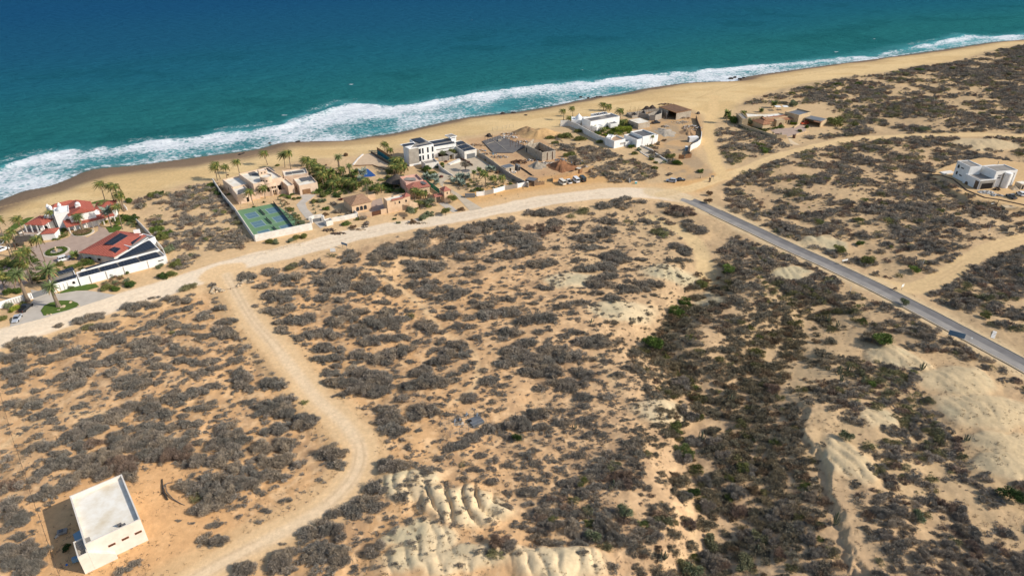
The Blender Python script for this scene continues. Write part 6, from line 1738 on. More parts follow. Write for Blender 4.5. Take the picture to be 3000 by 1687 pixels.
for p_, q_ in ((a, m_), (m_, b)): MB().prism([p_, q_, (q_[0], q_[1] + .12), (p_[0], p_[1] + .12)], .05, 1.9).build("leaf", M_WOOD, g)
under(g)
tagged_wall("side_wall", cC, [(622, 1045), (660, 1080), (720, 1130)], 1.6, .25, M_WHITE, "pale side wall stepping down from the brown-roofed ochre house")
tagged_wall("front_wall", cC, [(360, 1210), (540, 1178), (720, 1140)], 1.9, .3, M_WHITE, "long cream wall right of the cream entrance gate")
k_ = empty("utility_hut", (*P(cC, 290, 1220, 0), 0), 0, "tiny cream hut with a sunken roof at the end of the long cream wall", "hut")
bC(k_, (268, 1205), (362, 1180), (330, 1148), 2.1, M_WHITE, M_GREYR); under(k_)
t3 = empty("house", (*P(cC, 1560, 740, 0), 0), 0, "pink house with a roof terrace and red hip roof behind the ochre houses", "house")
bC(t3, (1395, 655), (1640, 612), (1570, 525), 5.6, M_PINK, M_PINK, par=.8)
R4 = rect3(cC, (1437, 750), (1742, 703), (1640, 622), 4.2); block(t3, inset(R4, .3), 4.1, M_PEACH2, M_GREYR, nm="front_wall", rn="ceiling"); hip(t3, R4, 4.25, 1.2, .15, M_TILEP, nm="tile_roof")
onwall(t3, inset(R4, .3), 0, .8, .6, 1.2, 2.2, M_DARK, arch=True); onwall(t3, inset(R4, .3), 0, .4, .6, 1.0, 1.8, M_DARK)
panel(t3, cC, [(1560, 640), (1640, 632), (1700, 668), (1650, 676)], 4.9, .35, nm="solar_mat", mat=M_DGREY)
MB().prism(PP(cC, [(1355, 615), (1400, 580), (1530, 585), (1540, 625)], 5.3), 5.0, 5.35).build("deck", M_GREYR, t3)
under(t3)
e = empty("palapa", (*P(cC, 1275, 690, 0), 0), 0, "dark conical palm-thatch shelter left of the pink house", "palapa")
MB().lathe(0, 0, [(5.0, 2.2), (4.9, 2.4), (2.6, 3.9), (.3, 5.3), (.05, 5.5)], 22).build("thatch_roof", M_THATCH, e)
for k in range(6): MB().cbox(4 * cos(k * 1.047), 4 * sin(k * 1.047), -.2, .25, .25, 2.6).build("post", M_WOOD, e)
sc_ = PP(cC, [(1655, 655), (1890, 830)], 0)
e = empty("screen_fence", (*sc_[0], 0), 0, "long teal mesh screen fence sloping down to the tiled gate tower", "fence")
dx, dy = sc_[1][0] - sc_[0][0], sc_[1][1] - sc_[0][1]
for k in range(6): MB().cbox(dx * k / 5, dy * k / 5, -.2, .15, .15, 2.7).build("post", M_METAL, e)
MB().prism([(0, .1), (dx, dy + .1), (dx, dy + .2), (0, .2)], .1, 2.4).build("mesh", M_TEAL, e)
t4 = empty("gate_tower", (*P(cC, 1950, 880, 0), 0), 0, "square peach gate tower with a red pyramid roof over a dark carport", "tower")
R5 = rect3(cC, (1938, 772), (2020, 752), (1990, 715), 5.6); block(t4, R5, 5.5, M_PEACH2, M_GREYR, rn="ceiling"); hip(t4, R5, 5.6, 1.4, .35, M_TILEP)
R6 = rect3(cC, (1812, 858), (1940, 835), (1925, 800), 3.2); hip(t4, R6, 3.3, .7, .25, M_TILEP, gable=True, nm="carport_roof")
for i in (0, 3): MB().cbox(*R6[i], -.2, .6, .6, 3.4).build("pier", M_PEACH2, t4)
R7 = rect3(cC, (1870, 762), (1935, 760), (1925, 715), 4.0); block(t4, R7, 4.0, M_PEACH2, M_TILEP, nm="rear_wall", rn="rear_roof")
onwall(t4, R5, 0, .5, 3.9, .5, .9)
under(t4)
sheet("path", PP(cC, [(1855, 945), (1960, 925), (2080, 1010), (2130, 1060), (2060, 1075), (1950, 1010)]), .05, M_PAVG)
sheet("plaza", PP(cC, [(650, 400), (790, 255), (905, 240), (1090, 360), (1170, 400), (1100, 440), (940, 405), (800, 410)]), .07, noisy_mat("raked_sand", srgb(206, 180, 148), srgb(192, 166, 136), .4))
tagged_wall("low_kerb_wall", cC, [(648, 408), (720, 320), (790, 258)], .35, .8, M_WHITE, "low white kerb on the left side of the empty sand terrace")
tagged_wall("retaining_wall", cC, [(905, 235), (960, 270), (1010, 310), (1060, 335), (1100, 362), (1180, 402)], .9, .5, M_STONE, "brown rubble retaining wall on the right side of the empty sand terrace")
tagged_wall("low_curved_wall", cC, [(655, 420), (780, 415), (930, 410), (1000, 440), (1070, 455), (1110, 475)], .4, .3, M_BROWN, "thin curving brick edging below the empty sand terrace")
e = PP(cC, [(995, 250), (1080, 300), (1160, 355), (1215, 395)], 0)
w_ = tag(wallline("board_fence", e, 2.3, .15, M_TEAL2), "teal board fence with a brown top beside the modern house's palms", "fence")
wallline("top_band", [(x_, y_ + .01) for x_, y_ in e], 3.6, .14, M_BROWN, z0=2.305, parent=w_)
tag(MB().prism(PP(cC, [(712, 476), (855, 460), (972, 556), (905, 572), (790, 575)], 0), -.4, .1).build("swimming_pool", M_POOL), "deep blue swimming pool half hidden by palms in the ochre compound", "pool")
GP4 = "palms of the ochre compound"
for b, t, k, s, lb_ in [((455, 460), (460, 290), 'date', .85, "date palm alone on the sand above the pool"), ((605, 540), (600, 415), 'date', .7, "small date palm left of the pool"), ((20, 420), (25, 310), 'coco', 1.1, "palm at the left edge of the palm grove by the peach garage"), ((110, 500), (100, 350), 'coco', 1.0, "palm in the upper left of the grove"),
      ((160, 560), (160, 420), 'coco', 1.15, "palm in the left middle of the grove"), ((235, 590), (230, 440), 'coco', 1.2, "densest palm of the grove"), ((260, 680), (250, 540), 'coco', 1.1, "palm in the grove above the round bushes"), ((350, 620), (340, 500), 'fan', 1.7, "fan palm in the centre of the grove"),
      ((430, 620), (410, 560), 'coco', 1.0, "palm in the grove left of the pool"), ((500, 570), (500, 460), 'coco', 1.0, "palm in the grove nearest the date palms"), ((500, 740), (470, 620), 'coco', 1.2, "palm behind the brown-roofed house, left"), ((400, 760), (400, 650), 'coco', 1.1, "palm behind the brown-roofed house, far left"),
      ((590, 740), (570, 620), 'coco', 1.1, "palm behind the brown-roofed house, middle"), ((680, 600), (670, 510), 'fan', 1.7, "dark fan palm at the lower pool edge"), ((700, 760), (700, 660), 'coco', 1.1, "palm behind the brown-roofed house, right"), ((850, 820), (845, 620), 'coco', 1.0, "slim tall palm at the right rear of the brown-roofed house"),
      ((800, 590), (820, 500), 'silver', 1.5, "silver palm overhanging the pool"), ((770, 690), (760, 600), 'silver', 1.2, "silver agave clump below the pool"), ((1530, 900), (1510, 760), 'coco', .9, "palm in front of the pink house, left"), ((1610, 890), (1600, 790), 'coco', .9, "palm in front of the pink house, middle"), ((1680, 880), (1670, 790), 'coco', .9, "palm in front of the pink house, right"),
      ((1100, 210), (1100, 100), 'coco', .85, "left palm of the beach trio beside the modern house"), ((1140, 240), (1135, 120), 'coco', .7, "middle palm of the beach trio beside the modern house"), ((1195, 270), (1180, 180), 'coco', .9, "right palm of the beach trio beside the modern house"),
      ((1270, 470), (1250, 330), 'coco', 1.3, "palm in the dense clump left of the modern house, left one"), ((1330, 480), (1310, 340), 'coco', 1.3, "palm in the dense clump left of the modern house, rear one"), ((1380, 520), (1370, 400), 'coco', 1.3, "palm in the dense clump left of the modern house, right one"), ((1240, 540), (1240, 420), 'coco', 1.2, "palm in the dense clump left of the modern house, front one"), ((1330, 540), (1320, 440), 'coco', 1.1, "palm at the foot of the dense clump left of the modern house"),
      ((1060, 800), (1040, 700), 'coco', .9, "palm behind the peach box house, left"), ((1000, 820), (990, 740), 'coco', .8, "low palm behind the peach box house")]:
 palm(cC(*b), cC(*t), k, lb_, GP4, s)
for px, rm, tn, lb_ in [((1330, 790), 2.5, 'bright', "bright green clipped round tree left of the pink house"), ((280, 1030), 1.8, 'green', "round green bush in the sandy garden left of the brown-roofed house"), ((550, 1250), 2.1, 'bright', "round bright green bush in front of the long cream wall"), ((640, 1300), 1.6, 'brown', "dry brown bush inside the stone ring by the road"), ((720, 1180), 1.7, 'olive', "olive bush at the right end of the long cream wall"), ((790, 1170), 2.0, 'grey', "leafless grey bush before the low peach wall"),
      ((160, 780), 2.6, 'green', "green shrub mass left below the grove"), ((230, 850), 2.6, 'olive', "round olive bush below the grove, upper"), ((210, 930), 2.3, 'sage', "round grey-olive bush below the grove, lower"), ((90, 930), 1.9, 'olive', "round olive bush by the drive of the peach villa"), ((310, 800), 2.6, 'dark', "dark shrub mass at the foot of the grove"), ((380, 960), 1.7, 'grey', "dry grey bush in the sandy garden, upper"), ((420, 1080), 2.0, 'grey', "dry grey bush in the sandy garden, middle"),
      ((250, 1115), 1.7, 'brown', "dry bush left in the sandy garden"), ((460, 1145), 1.4, 'olive', "olive bush behind the long cream wall"), ((600, 1100), 1.7, 'grey', "dry bush at the corner of the brown-roofed house"), ((420, 860), 1.9, 'dark', "dark shrub left of the brown-roofed house"), ((480, 900), 1.4, 'red', "dark red bush touching the brown-roofed house"), ((1080, 720), 2.2, 'green', "green shrub left of the palapa"), ((1160, 720), 2.4, 'dark', "dark shrub in front of the palapa"), ((1180, 780), 2.2, 'dark', "dark shrub behind the peach box house"),
      ((960, 740), 1.9, 'dark', "dark plant right of the slim tall palm"), ((900, 760), 1.6, 'green', "green plant behind the garden wall"), ((620, 660), 2.6, 'dark', "dark shrub below the pool, left"), ((740, 700), 2.4, 'green', "green shrub below the pool, right"), ((330, 700), 2.6, 'dark', "dark shrub in the middle of the grove"), ((180, 660), 2.4, 'dark', "dark shrub in the left of the grove"), ((1150, 600), 2.2, 'olive', "olive shrub above the palapa"), ((1180, 520), 2.4, 'olive', "olive shrub left of the modern house's palms"),
      ((1260, 1120), .9, 'grey', "little grey bush before the peach box house"), ((1235, 1175), 1.0, 'dark', "little dark bush on the sand by the road"), ((1370, 1160), .9, 'brown', "small dry bush on the sand right of the little dark one"), ((1290, 1230), 1.2, 'sage', "spiky grey plant at the road edge"), ((1510, 1220), 1.7, 'brown', "dry brown bush at the road edge"), ((1640, 1170), 2.6, 'sage', "spreading grey-green bush by the road"), ((1720, 1120), 2.4, 'sage', "grey-green bush behind the spreading one"),
      ((1170, 890), 1.3, 'olive', "olive plant on the courtyard side of the peach box house"), ((2180, 1040), 1.8, 'brown', "brown bush right of the gate tower's drive"), ((2010, 800), 1.6, 'grey', "dry bush beside the red pyramid roof"), ((270, 410), 1.0, 'brown', "small dune bush above the grove"), ((550, 275), 2.2, 'brown', "dry dune bush beside the lone date palm")]:
 bush(cC(*px), rm, tn, lb_, "garden bushes of the ochre compound")
for px, h_, rm, tn, lb_ in [((1470, 1105), 4.0, 3.0, 'sage', "spreading tree in front of the peach box house's wing"), ((1590, 1000), 3.4, 2.6, 'olive', "olive tree left of the tall roadside one"), ((1740, 1000), 4.2, 3.0, 'sage', "tall grey-green tree before the gate tower's wall"), ((2060, 930), 4.0, 2.9, 'olive', "dense tree right of the gate tower"), ((1960, 1110), 3.4, 2.6, 'olive', "isolated bushy tree on the sand by the tower's drive")]:
 tree(cC(*px), h_, rm, tn, lb_, "roadside trees of the ochre compound")
for i, (x_, y_) in enumerate([(95, 1040), (85, 990), (165, 1000), (120, 1090)]): cactus(cC(x_, y_), 2.2 + .4 * (i % 2), "small cactus in the sandy garden left of the brown-roofed house", "cacti in the sandy garden", arms=4)
junk(cC(310, 1330), 2.6, 1.4, 60, "loose dark rocks edging the drive below the cream entrance gate", "rock_edging", "rocks", 11, [M_STONE, M_DROCK], .4)
junk(cC(440, 1375), 3.0, 1.0, 60, "loose dark rocks along the road below the cream hut", "rock_edging", "rocks", 12, [M_STONE, M_DROCK], .4)
junk(cC(830, 1250), 1.2, 3.4, 80, "dark rock pile beside the low peach wall", "rock_edging", "rocks", 13, [M_STONE, M_DROCK, M_BLOCK], .6)
junk(cC(720, 1320), 3.2, .8, 40, "thin row of stones ringing the dry bush by the road", "rock_edging", "rocks", 14, [M_STONE, M_ROCK], .3)
junk(cC(1560, 1230), 5.0, 1.0, 50, "pale stones edging the road below the roadside trees", "rock_edging", "rocks", 15, [M_ROCK, M_STONE], .3)
#5. modern grey and white house
sheet("forecourt", PP(cD, [(865, 615), (1050, 545), (1140, 535), (1285, 508), (1340, 560), (1500, 660), (1390, 690), (1290, 700), (1180, 730), (1060, 745), (940, 780), (860, 830), (850, 880), (960, 930), (1080, 1000), (1350, 1165), (1190, 1195), (1010, 1010), (900, 930), (800, 860), (760, 740), (830, 690)]), .06, M_PAVB)
m5 = empty("modern_house", (*P(cD, 800, 500, 0), 0), 0, "large modern house in raw concrete and white with black solar panels on flat roofs", "house")
T = PP(cD, [(412, 412), (730, 355), (572, 270), (428, 295), (478, 325), (345, 352)], 9.0); block(m5, T, 9.0, M_WHITE2, M_GREYR, par=.2, nm="tower_wall")
LT = hypot(T[1][0] - T[0][0], T[1][1] - T[0][1])
opening(m5, T[0], T[1], LT * .2, 1.2, LT * .385, 7.4, M_CONC, nm="concrete_panel", out=.12)
for s, w_2 in ((.44, 1.1), (.56, .75), (.76, .75), (.95, .75)):
 for zz2, hh in ((5.4, 2.5), (1.7, 2.6)):
  opening(m5, T[0], T[1], LT * s, zz2, w_2, hh, M_GLASS, frame=M_DGREY, fw=.06, out=.08)
onwall(m5, T, 5, .5, .5, 3.4, 8, M_CONC, nm="concrete_panel")
MB().prism(PP(cD, [(305, 357), (478, 326), (500, 340), (425, 412)], 9.1), 8.85, 9.06).build("roof_slab", M_WHITE2, m5)
ter = bD(m5, (627, 603), (792, 575), (745, 530), 3.0, M_WHITE, M_GREYR, par=.7, nm="terrace_wall", rn="terrace_floor")
onwall(m5, ter, 0, .15, 0, 1.0, 2.2, M_DARK, nm="window")
MW = bD(m5, (737, 390), (1012, 347), (952, 272), 5.6, M_WHITE2, M_GREYR, par=.25, nm="wing_wall", rn="wing_roof")
onwall(m5, MW, 0, .5, 3.7, 9.5, .35, M_DARK, nm="strip_window"); onwall(m5, MW, 0, .5, .2, 8, 2.0, M_DARK, nm="window")
GW = bD(m5, (1118, 447), (1272, 417), (1085, 302), 4.2, M_WHITE, M_GREYR, par=.3, nm="garage_wall", rn="garage_roof")
onwall(m5, GW, 0, .52, .1, 4.6, 2.4, M_METAL, nm="garage_door")
LK = bD(m5, (1010, 350), (1120, 440), (1150, 420), 4.0, M_WHITE, M_GREYR, nm="link_wall", rn="link_roof")
PB = bD(m5, (940, 270), (1025, 250), (975, 217), 7.0, M_WHITE2, M_GREYR, par=.1, z0=6.6, nm="pavilion_slab", rn="pavilion_top")
bD(m5, (955, 285), (1015, 275), (985, 250), 6.5, M_WHITE2, M_GREYR, nm="pavilion_wall", rn="pavilion_ceiling")
for q_, z in (([(440, 292), (562, 270), (632, 322), (560, 342)], 8.9), ([(338, 357), (478, 335), (500, 353), (352, 385)], 9.1), ([(510, 377), (688, 345), (696, 352), (530, 390)], 8.9), ([(680, 322), (930, 281), (958, 305), (740, 345)], 5.4), ([(738, 366), (985, 320), (998, 334), (745, 382)], 5.4),
    ([(1012, 332), (1098, 315), (1135, 340), (1035, 365)], 4.0), ([(1035, 380), (1130, 355), (1190, 385), (1085, 415)], 4.0), ([(1085, 425), (1195, 392), (1252, 418), (1118, 445)], 4.0)):
 panel(m5, cD, q_, z, .22)
fr_ = PP(cD, [(795, 575), (850, 570), (925, 558)], 0)
wallline("screen_wall", fr_, 2.4, .2, M_GREYR, parent=m5)
for k in range(12):
 t = k / 11; q = (fr_[0][0] + (fr_[2][0] - fr_[0][0]) * t, fr_[0][1] + (fr_[2][1] - fr_[0][1]) * t); MB().cbox(q[0], q[1] - .22, .2, .18, .1, 2.1).build("slat", M_WHITE, m5)
sl_ = PP(cD, [(970, 545), (1060, 525)], 0); wallline("screen_wall", sl_, 2.4, .2, M_GREYR, parent=m5)
cp = rect3(cD, (925, 490), (995, 475), (960, 425), 2.9); shed(m5, cp, 2.9, 2.9, 0, M_GREYR, nm="canopy")
for k in (0, 1): MB().cbox(*cp[k], 0, .25, .25, 2.75).build("canopy_post", M_WHITE, m5)
MB().prism(PP(cD, [(905, 590), (1050, 545), (1070, 560), (940, 600)], .8), 0, [.5, 1.3, 1.3, .5]).build("ramp_wall", M_WHITE, m5)
under(m5)
tagged_wall("curved_wall", cD, [(795, 640), (800, 670), (850, 705), (920, 735), (975, 758)], 2.2, .25, M_WHITE, "sweeping white wall dipping to the forecourt of the modern house", zt=[2.6, 2.4, 1.8, 1.1, .5])
tagged_wall("planter_wall", cD, [(1075, 545), (1130, 570), (1180, 605), (1222, 630)], .9, .4, M_STONE, "low dark planter wall stepping down from the grey garage door")
tagged_wall("boundary_wall", cD, [(1275, 500), (1390, 560), (1500, 640), (1620, 730), (1760, 820), (1925, 900)], 2.3, .25, M_CONC, "long grey block wall between the modern house garden and the building site")
names_ = ["white", "grey slatted", "white panelled", "grey board", "white painted"]
pts_ = [(1270, 1010), (1368, 998), (1485, 972), (1625, 932), (1785, 905), (1928, 872)]
for k in range(5):
 tagged_wall("front_wall", cD, [pts_[k], (pts_[k + 1][0] - 3, pts_[k + 1][1] + 1)], 2.0, .2, [M_WHITE2, M_GREYR, M_WHITE2, M_GREYR, M_WHITE2][k], "%s section of the roadside garden wall, %s from its left end" % (names_[k], ["first", "second", "third", "fourth", "fifth"][k]))
for k in (1, 2, 3, 4):
 tag(MB().cbox(*P(cD, *pts_[k], 0), -.3, .45, .45, 2.6).build("wall_pier", M_WHITE2), "white pier of the roadside garden wall, %s from the left" % ["first", "second", "third", "fourth"][k - 1], "pier")
e = empty("dumpster", (*P(cD, 1190, 1020, 0), 0), .12, "grey-green skip full of scraps beside the end of the roadside garden wall", "skip")
MB().box(-2.2, -.9, .05, 2.2, .9, 1.4).build("body", M_METAL, e); MB().box(-2.0, -.75, 1.41, 2.0, .75, 1.5).build("load", M_DGREY, e)
e = empty("tree_well", (*P(cD, 1133, 690, 0), 0), 0, "round dark gravel bed around the bare tree in the forecourt", "planter")
MB().lathe(0, 0, [(2.1, -.1), (2.1, .12), (1.9, .14)], 28).build("gravel", M_DGREY, e)
tree(cD(1133, 688), 5.2, 2.7, 'grey', "bare pale tree alone in the middle of the beige forecourt", name="bare_tree")
for px, h_, rm, tn, lb_ in [((840, 530), 4.6, 2.6, 'sage', "airy tree behind the slatted screen of the modern house"), ((975, 500), 4.4, 2.6, 'olive', "green tree against the white wing of the modern house"), ((655, 700), 3.6, 2.6, 'green', "green tree below the terrace of the modern house"), ((720, 760), 3.2, 2.8, 'olive', "olive tree beside the curved white wall")]:
 tree(cD(*px), h_, rm, tn, lb_, "trees of the modern house")
for i, (px, tp, s, k) in enumerate([((1240, 820), (1240, 705), .9, 'fan'), ((1312, 790), (1312, 675), 1.0, 'fan'), ((1385, 900), (1375, 730), .9, 'coco'), ((1495, 900), (1490, 770), .9, 'coco'), ((1610, 860), (1600, 760), .9, 'coco'), ((1360, 740), (1350, 700), .8, 'coco')]):
 palm(cD(*px), cD(*tp), k, ["slim fan palm at the edge of the beige forecourt, left", "slim fan palm at the edge of the beige forecourt, right", "yellowish palm in the dry garden, leftmost of three", "yellowish palm in the dry garden, middle of three", "yellowish palm in the dry garden, rightmost of three", "low palm behind the right slim fan palm"][i], "palms in the dry garden of the modern house", s)
for i, (x_, y_) in enumerate([(985, 850), (1045, 800), (1090, 790), (1165, 800), (1100, 880), (1060, 860), (760, 800), (640, 790), (700, 810), (770, 860), (1420, 700), (1480, 700)]):
 palm(cD(x_, y_), cD(x_, y_ - 42), 'silver', "silver-blue fan palm in the modern house garden" if 0 else ["silver palm at the left end of the forecourt cluster", "silver palm at the top left of the forecourt cluster", "silver palm at the top of the forecourt cluster", "silver palm standing apart right of the forecourt cluster", "silver palm at the bottom right of the forecourt cluster", "silver palm in the middle of the forecourt cluster", "silver palm by the teal screen, upper", "silver agave left by the white patio", "silver agave right by the white patio", "silver palm by the teal screen, lower", "grey agave clump at the garden top, left", "grey agave clump at the garden top, right"][i], "silver palms of the modern house", 1.05)
for px, rm, tn, lb_ in [((1460, 590), 1.8, 'bright', "bright bush on the inner side of the grey block wall"), ((1400, 560), 1.5, 'olive', "olive bush on the inner side of the grey block wall"), ((1350, 520), 1.6, 'green', "bush by the garage corner of the modern house"), ((1170, 590), 1.3, 'red', "dark red shrub row on the planter wall"), ((1110, 560), 1.2, 'red', "dark red shrub row nearest the garage door"), ((830, 770), 1.5, 'red', "magenta bougainvillea at the corner of the forecourt"), ((840, 615), 1.8, 'green', "green shrub at the curved wall's top"), ((840, 650), 1.4, 'dark', "dark shrub hanging over the curved wall"), ((890, 580), 1.2, 'red', "reddish shrub before the slatted screen"), ((760, 650), 1.8, 'dark', "dark shrub under the terrace of the modern house"),
      ((1280, 930), 1.6, 'green', "green bush behind the white front wall section"), ((1230, 950), 1.6, 'sage', "sage bush beside the skip"), ((1340, 940), 1.5, 'olive', "olive bush behind the grey slatted section"), ((1700, 860), 1.3, 'bright', "small bright bush before the fourth wall section"), ((1540, 720), 1.8, 'brown', "brown bush in the dry garden"), ((1590, 890), 1.3, 'olive', "olive bush under the dry garden palms"), ((1820, 840), 1.3, 'green', "small green bush near the wall corner"), ((1165, 860), .9, 'lime', "little lime plant below the forecourt cluster"), ((720, 740), 1.6, 'olive', "olive plant in the bed below the terrace"), ((620, 680), 1.6, 'bright', "green plant beneath the concrete facade")]:
 bush(cD(*px), rm, tn, lb_, "garden bushes of the modern house")
#6. building site
SL = PP(cD, [(1345, 325), (1560, 255), (1895, 392), (1725, 470), (1480, 470)], 0)
e = empty("foundation_slab", (*P(cD, 1600, 370, 0), 0), 0, "wide dark concrete foundation slab bristling with rebar on the building site", "slab")
MB().prism(SL, -.2, .45).build("slab", M_CONCD, e)
L_ = [(.34, .02), (.34, .98)]
m = MB(); A_, B_ = P(cD, 1450, 295, 0), P(cD, 1640, 440, 0); m.prism([A_, (A_[0] + .3, A_[1]), (B_[0] + .3, B_[1]), B_], .4, .62).build("upstand", M_CONC, e)
A_, B_ = P(cD, 1400, 365, 0), P(cD, 1600, 300, 0); MB().prism([A_, B_, (B_[0], B_[1] + .3), (A_[0], A_[1] + .3)], .4, .6).build("upstand", M_BLOCK, e)
r_ = random.Random(3)
for k in range(34):
 t = r_.random(); s_ = r_.random()
 if k < 16: q = P(cD, 1660 + 230 * t, 300 + 90 * t - 70 * s_ + 50, 0)
 else: q = P(cD, 1345 + (k - 16) * 32, 330 + (25 if k % 2 else 0) + 4 * (k - 16) * (1 if k > 26 else -1), 0)
 if not inpoly([q[0]], [q[1]], SL)[0]: continue
 MB().tube([(q[0], q[1], .3), (q[0] + r_.uniform(-.1, .1), q[1], r_.uniform(2.2, 4.2))], .07, 4).build("rebar", M_RUST, e)
under(e)
tag(MB().cbox(*P(cD, 1560, 325, 0), .46, 1.6, 1.0, .9, .3).build("cement_mixer_tub", M_BLOCK), "small pale tub standing on the dark foundation slab", "tub")
hb = empty("unfinished_house", (*P(cD, 2100, 480, 0), 0), 0, "roofless half-built block house with blank pale front wall on the building site", "unfinished house")
cKf = mk(cK)
U = rect3(cK, (735, 588), (998, 540), (668, 372), 4.6)
O4 = U
for i, (za, zb) in enumerate(((4.6, 4.4), (4.5, 4.2), (4.3, 3.6), (3.8, 4.5))):
 a, b = O4[i], O4[(i + 1) % 4]
 wallline("wall", [a, b], 4, .25, M_BLOCK, parent=hb, zt=[za, zb])
sh = PP(cK, [(400, 560), (560, 645), (740, 590), (660, 380), (440, 430)], 0)
V_ = rect3(cK, (570, 530), (735, 590), (668, 372), 4.4)
W_ = PP(cK, [(398, 575), (568, 655)], 0); wallline("wall", W_, 3.4, .25, M_BLOCK, parent=hb, zt=[3.2, 3.6])
W2 = PP(cK, [(398, 575), (560, 460)], 0); wallline("wall", W2, 3.4, .25, M_BLOCK, parent=hb, zt=[3.2, 3.8])
W3 = PP(cK, [(640, 690), (705, 720)], 0); wallline("wall", W3, 3.4, .25, M_BLOCK, parent=hb, zt=[3.4, 4.2])
for s in (.2, .45, .75): opening(hb, W_[0], W_[1], s * hypot(W_[1][0] - W_[0][0], W_[1][1] - W_[0][1]), .3, .8, 2.2, M_DARK, nm="window", out=.2)
for s in (.38, .78): onwall(hb, U, 0, s, -.5, .35, 4.6, M_RUST, nm="column_slot", out=.3)
for s, z in ((.2, 1.6), (.5, 2.0), (.55, .6), (.9, 1.3)): onwall(hb, U, 0, s, z, .4, .35, M_DARK, nm="putlog_hole")
MB().prism(PP(cK, [(600, 480), (700, 400), (960, 520), (760, 570)], .6), -.1, .6).build("floor", M_DARK, hb)
for k in range(9): q = P(cK, 440 + 60 * k, 430 - 18 * (k % 3) + 12 * k, 4); MB().tube([(q[0], q[1], 3.2), (q[0], q[1], 5.4)], .06, 4).build("rebar", M_RUST, hb)
under(hb)
heap(cK(1110, 880), 7.6, 2.8, noisy_mat("brown_earth", srgb(148, 104, 70), srgb(120, 82, 56), .6, bump=.4), "big brown earth mound in front of the half-built house", "earth_pile", "mound", seed=1, ridge=.22)
heap(cK(640, 860), 4.8, 1.9, noisy_mat("grey_gravel", srgb(158, 146, 128), srgb(136, 126, 112), 2, bump=.3), "grey gravel pile left of the brown earth mound", "gravel_pile", "mound", seed=2)
heap(cK(720, 240), 12, 3.6, noisy_mat("yellow_sand", srgb(198, 162, 112), srgb(178, 142, 98), .5), "high yellow sand mound behind the half-built house", "sand_pile", "mound", ry=9, seed=3, ridge=.2)
heap(cK(430, 190), 9, 3.0, noisy_mat("dark_sand", srgb(156, 128, 92), srgb(132, 106, 78), .5), "darker sand mound at the dune edge of the building site", "sand_pile", "mound", ry=6, seed=4, ridge=.2)
for a, b, d, z, wm_, rm_, lb_ in [((10, 905), (195, 860), (130, 800), 2.4, M_BLOCK, M_METAL, "open site shack with a grey tin roof beside the block wall"), ((258, 850), (300, 838), (250, 808), 2.8, M_METAL, M_GREYR, "tall pale metal box beside the tin-roofed shack"),
         ((400, 1130), (580, 1160), (500, 1075), 2.5, M_STONE, M_METAL, "shed with a ribbed grey roof at the corner of the roadside wall"), ((1385, 900), (1480, 925), (1510, 890), 2.2, M_BROWN, M_KERB, "small crate hut right of the brown earth mound")]:
 e = empty("site_shed", (*P(cK, *a, 0), 0), 0, lb_, "shed"); R_ = rect3(cK, a, b, d, z)
 block(e, R_, z, wm_, rm_, par=.03); onwall(e, R_, 0, .5, .2, .9, 1.7, M_DARK, nm="doorway"); under(e)
tagged_wall("board_fence", cK, [(945, 1180), (955, 1130), (1050, 1110), (1300, 1055), (1520, 985), (1755, 920)], 1.9, .2, noisy_mat("tan_boards", srgb(176, 146, 108), srgb(158, 128, 94), .7), "low tan board fence behind the parked vans", cat="fence")
tagged_wall("board_fence", cK, [(470, 1255), (620, 1245), (780, 1225)], 1.6, .2, noisy_mat("brown_palings", srgb(146, 120, 92), srgb(126, 102, 78), 1.5), "brown paling fence right of the ribbed-roof shed", cat="fence")
tagged_wall("timber_beam", cK, [(305, 895), (420, 970), (530, 1050)], .5, .4, M_DROCK, "long dark beam lying on the site ground beyond the block wall", cat="beam")
post_fence("site_fence", [(0, 300), (60, 345), (165, 440)] and [(-250, 160), (-160, 145), (-60, 130), (20, 118), (90, 105), (160, 95)], 2.0, "thin post fence on the sea side of the building site", c=cK, mat=M_METAL, rails=(.95, .5), r=.05)
junk(cK(270, 790), 4.2, 2.6, 130, "jumbled heap of dark formwork timber on the building site", "timber_heap", "timber", 21, [M_BROWN, M_WOOD, M_DROCK], 1.3)
junk(cK(1450, 790), 4.0, 2.5, 90, "scattered colourful material beneath the bare tree on the site", "material_heap", "materials", 22, [M_BROWN, M_PEACH2, M_METAL, M_BLUE], 1.0)
junk(cK(1600, 910), 3.0, 2.6, 70, "white sacks and scraps at the right end of the board fence", "sack_heap", "sacks", 23, [M_SIGNW, M_WHITE, M_BROWN], 1.2)
junk(cK(860, 800), 4.5, 1.2, 80, "rubble at the foot of the blank pale front wall", "rubble_heap", "rubble", 24, [M_BLOCK, M_DGREY, M_WHITE], .5)
junk(cK(60, 300), 5.0, 2.5, 90, "white plastic and boards at the sea corner of the slab", "scrap_heap", "scrap", 25, [M_SIGNW, M_WHITE, M_STONE, M_DROCK], 1.2)
junk(cK(130, 980), 3.0, 1.6, 60, "pale boards and pots beside the block wall", "scrap_heap", "scrap", 26, [M_SIGNW, M_BLOCK, M_PEACH2], .6)
junk(cK(600, 1190), 4.5, 1.0, 70, "rough stacked scraps along the brown paling fence", "scrap_heap", "scrap", 27, [M_BLOCK, M_STONE, M_TAN], 1.3)
junk(cD(1280, 370), 5.0, 2.2, 70, "dug earth and scraps between garage roof and slab", "scrap_heap", "scrap", 28, [M_BLOCK, M_BROWN, M_STONE], .5)
heap(cD(1430, 255), 2.2, 1.8, M_DROCK, "small dark cone of gravel at the slab's sea edge", "gravel_pile", "mound", seed=6)
tree(cK(1380, 850), 5.5, 4.0, 'grey', "bare grey tree over the material heap on the site", name="bare_tree")
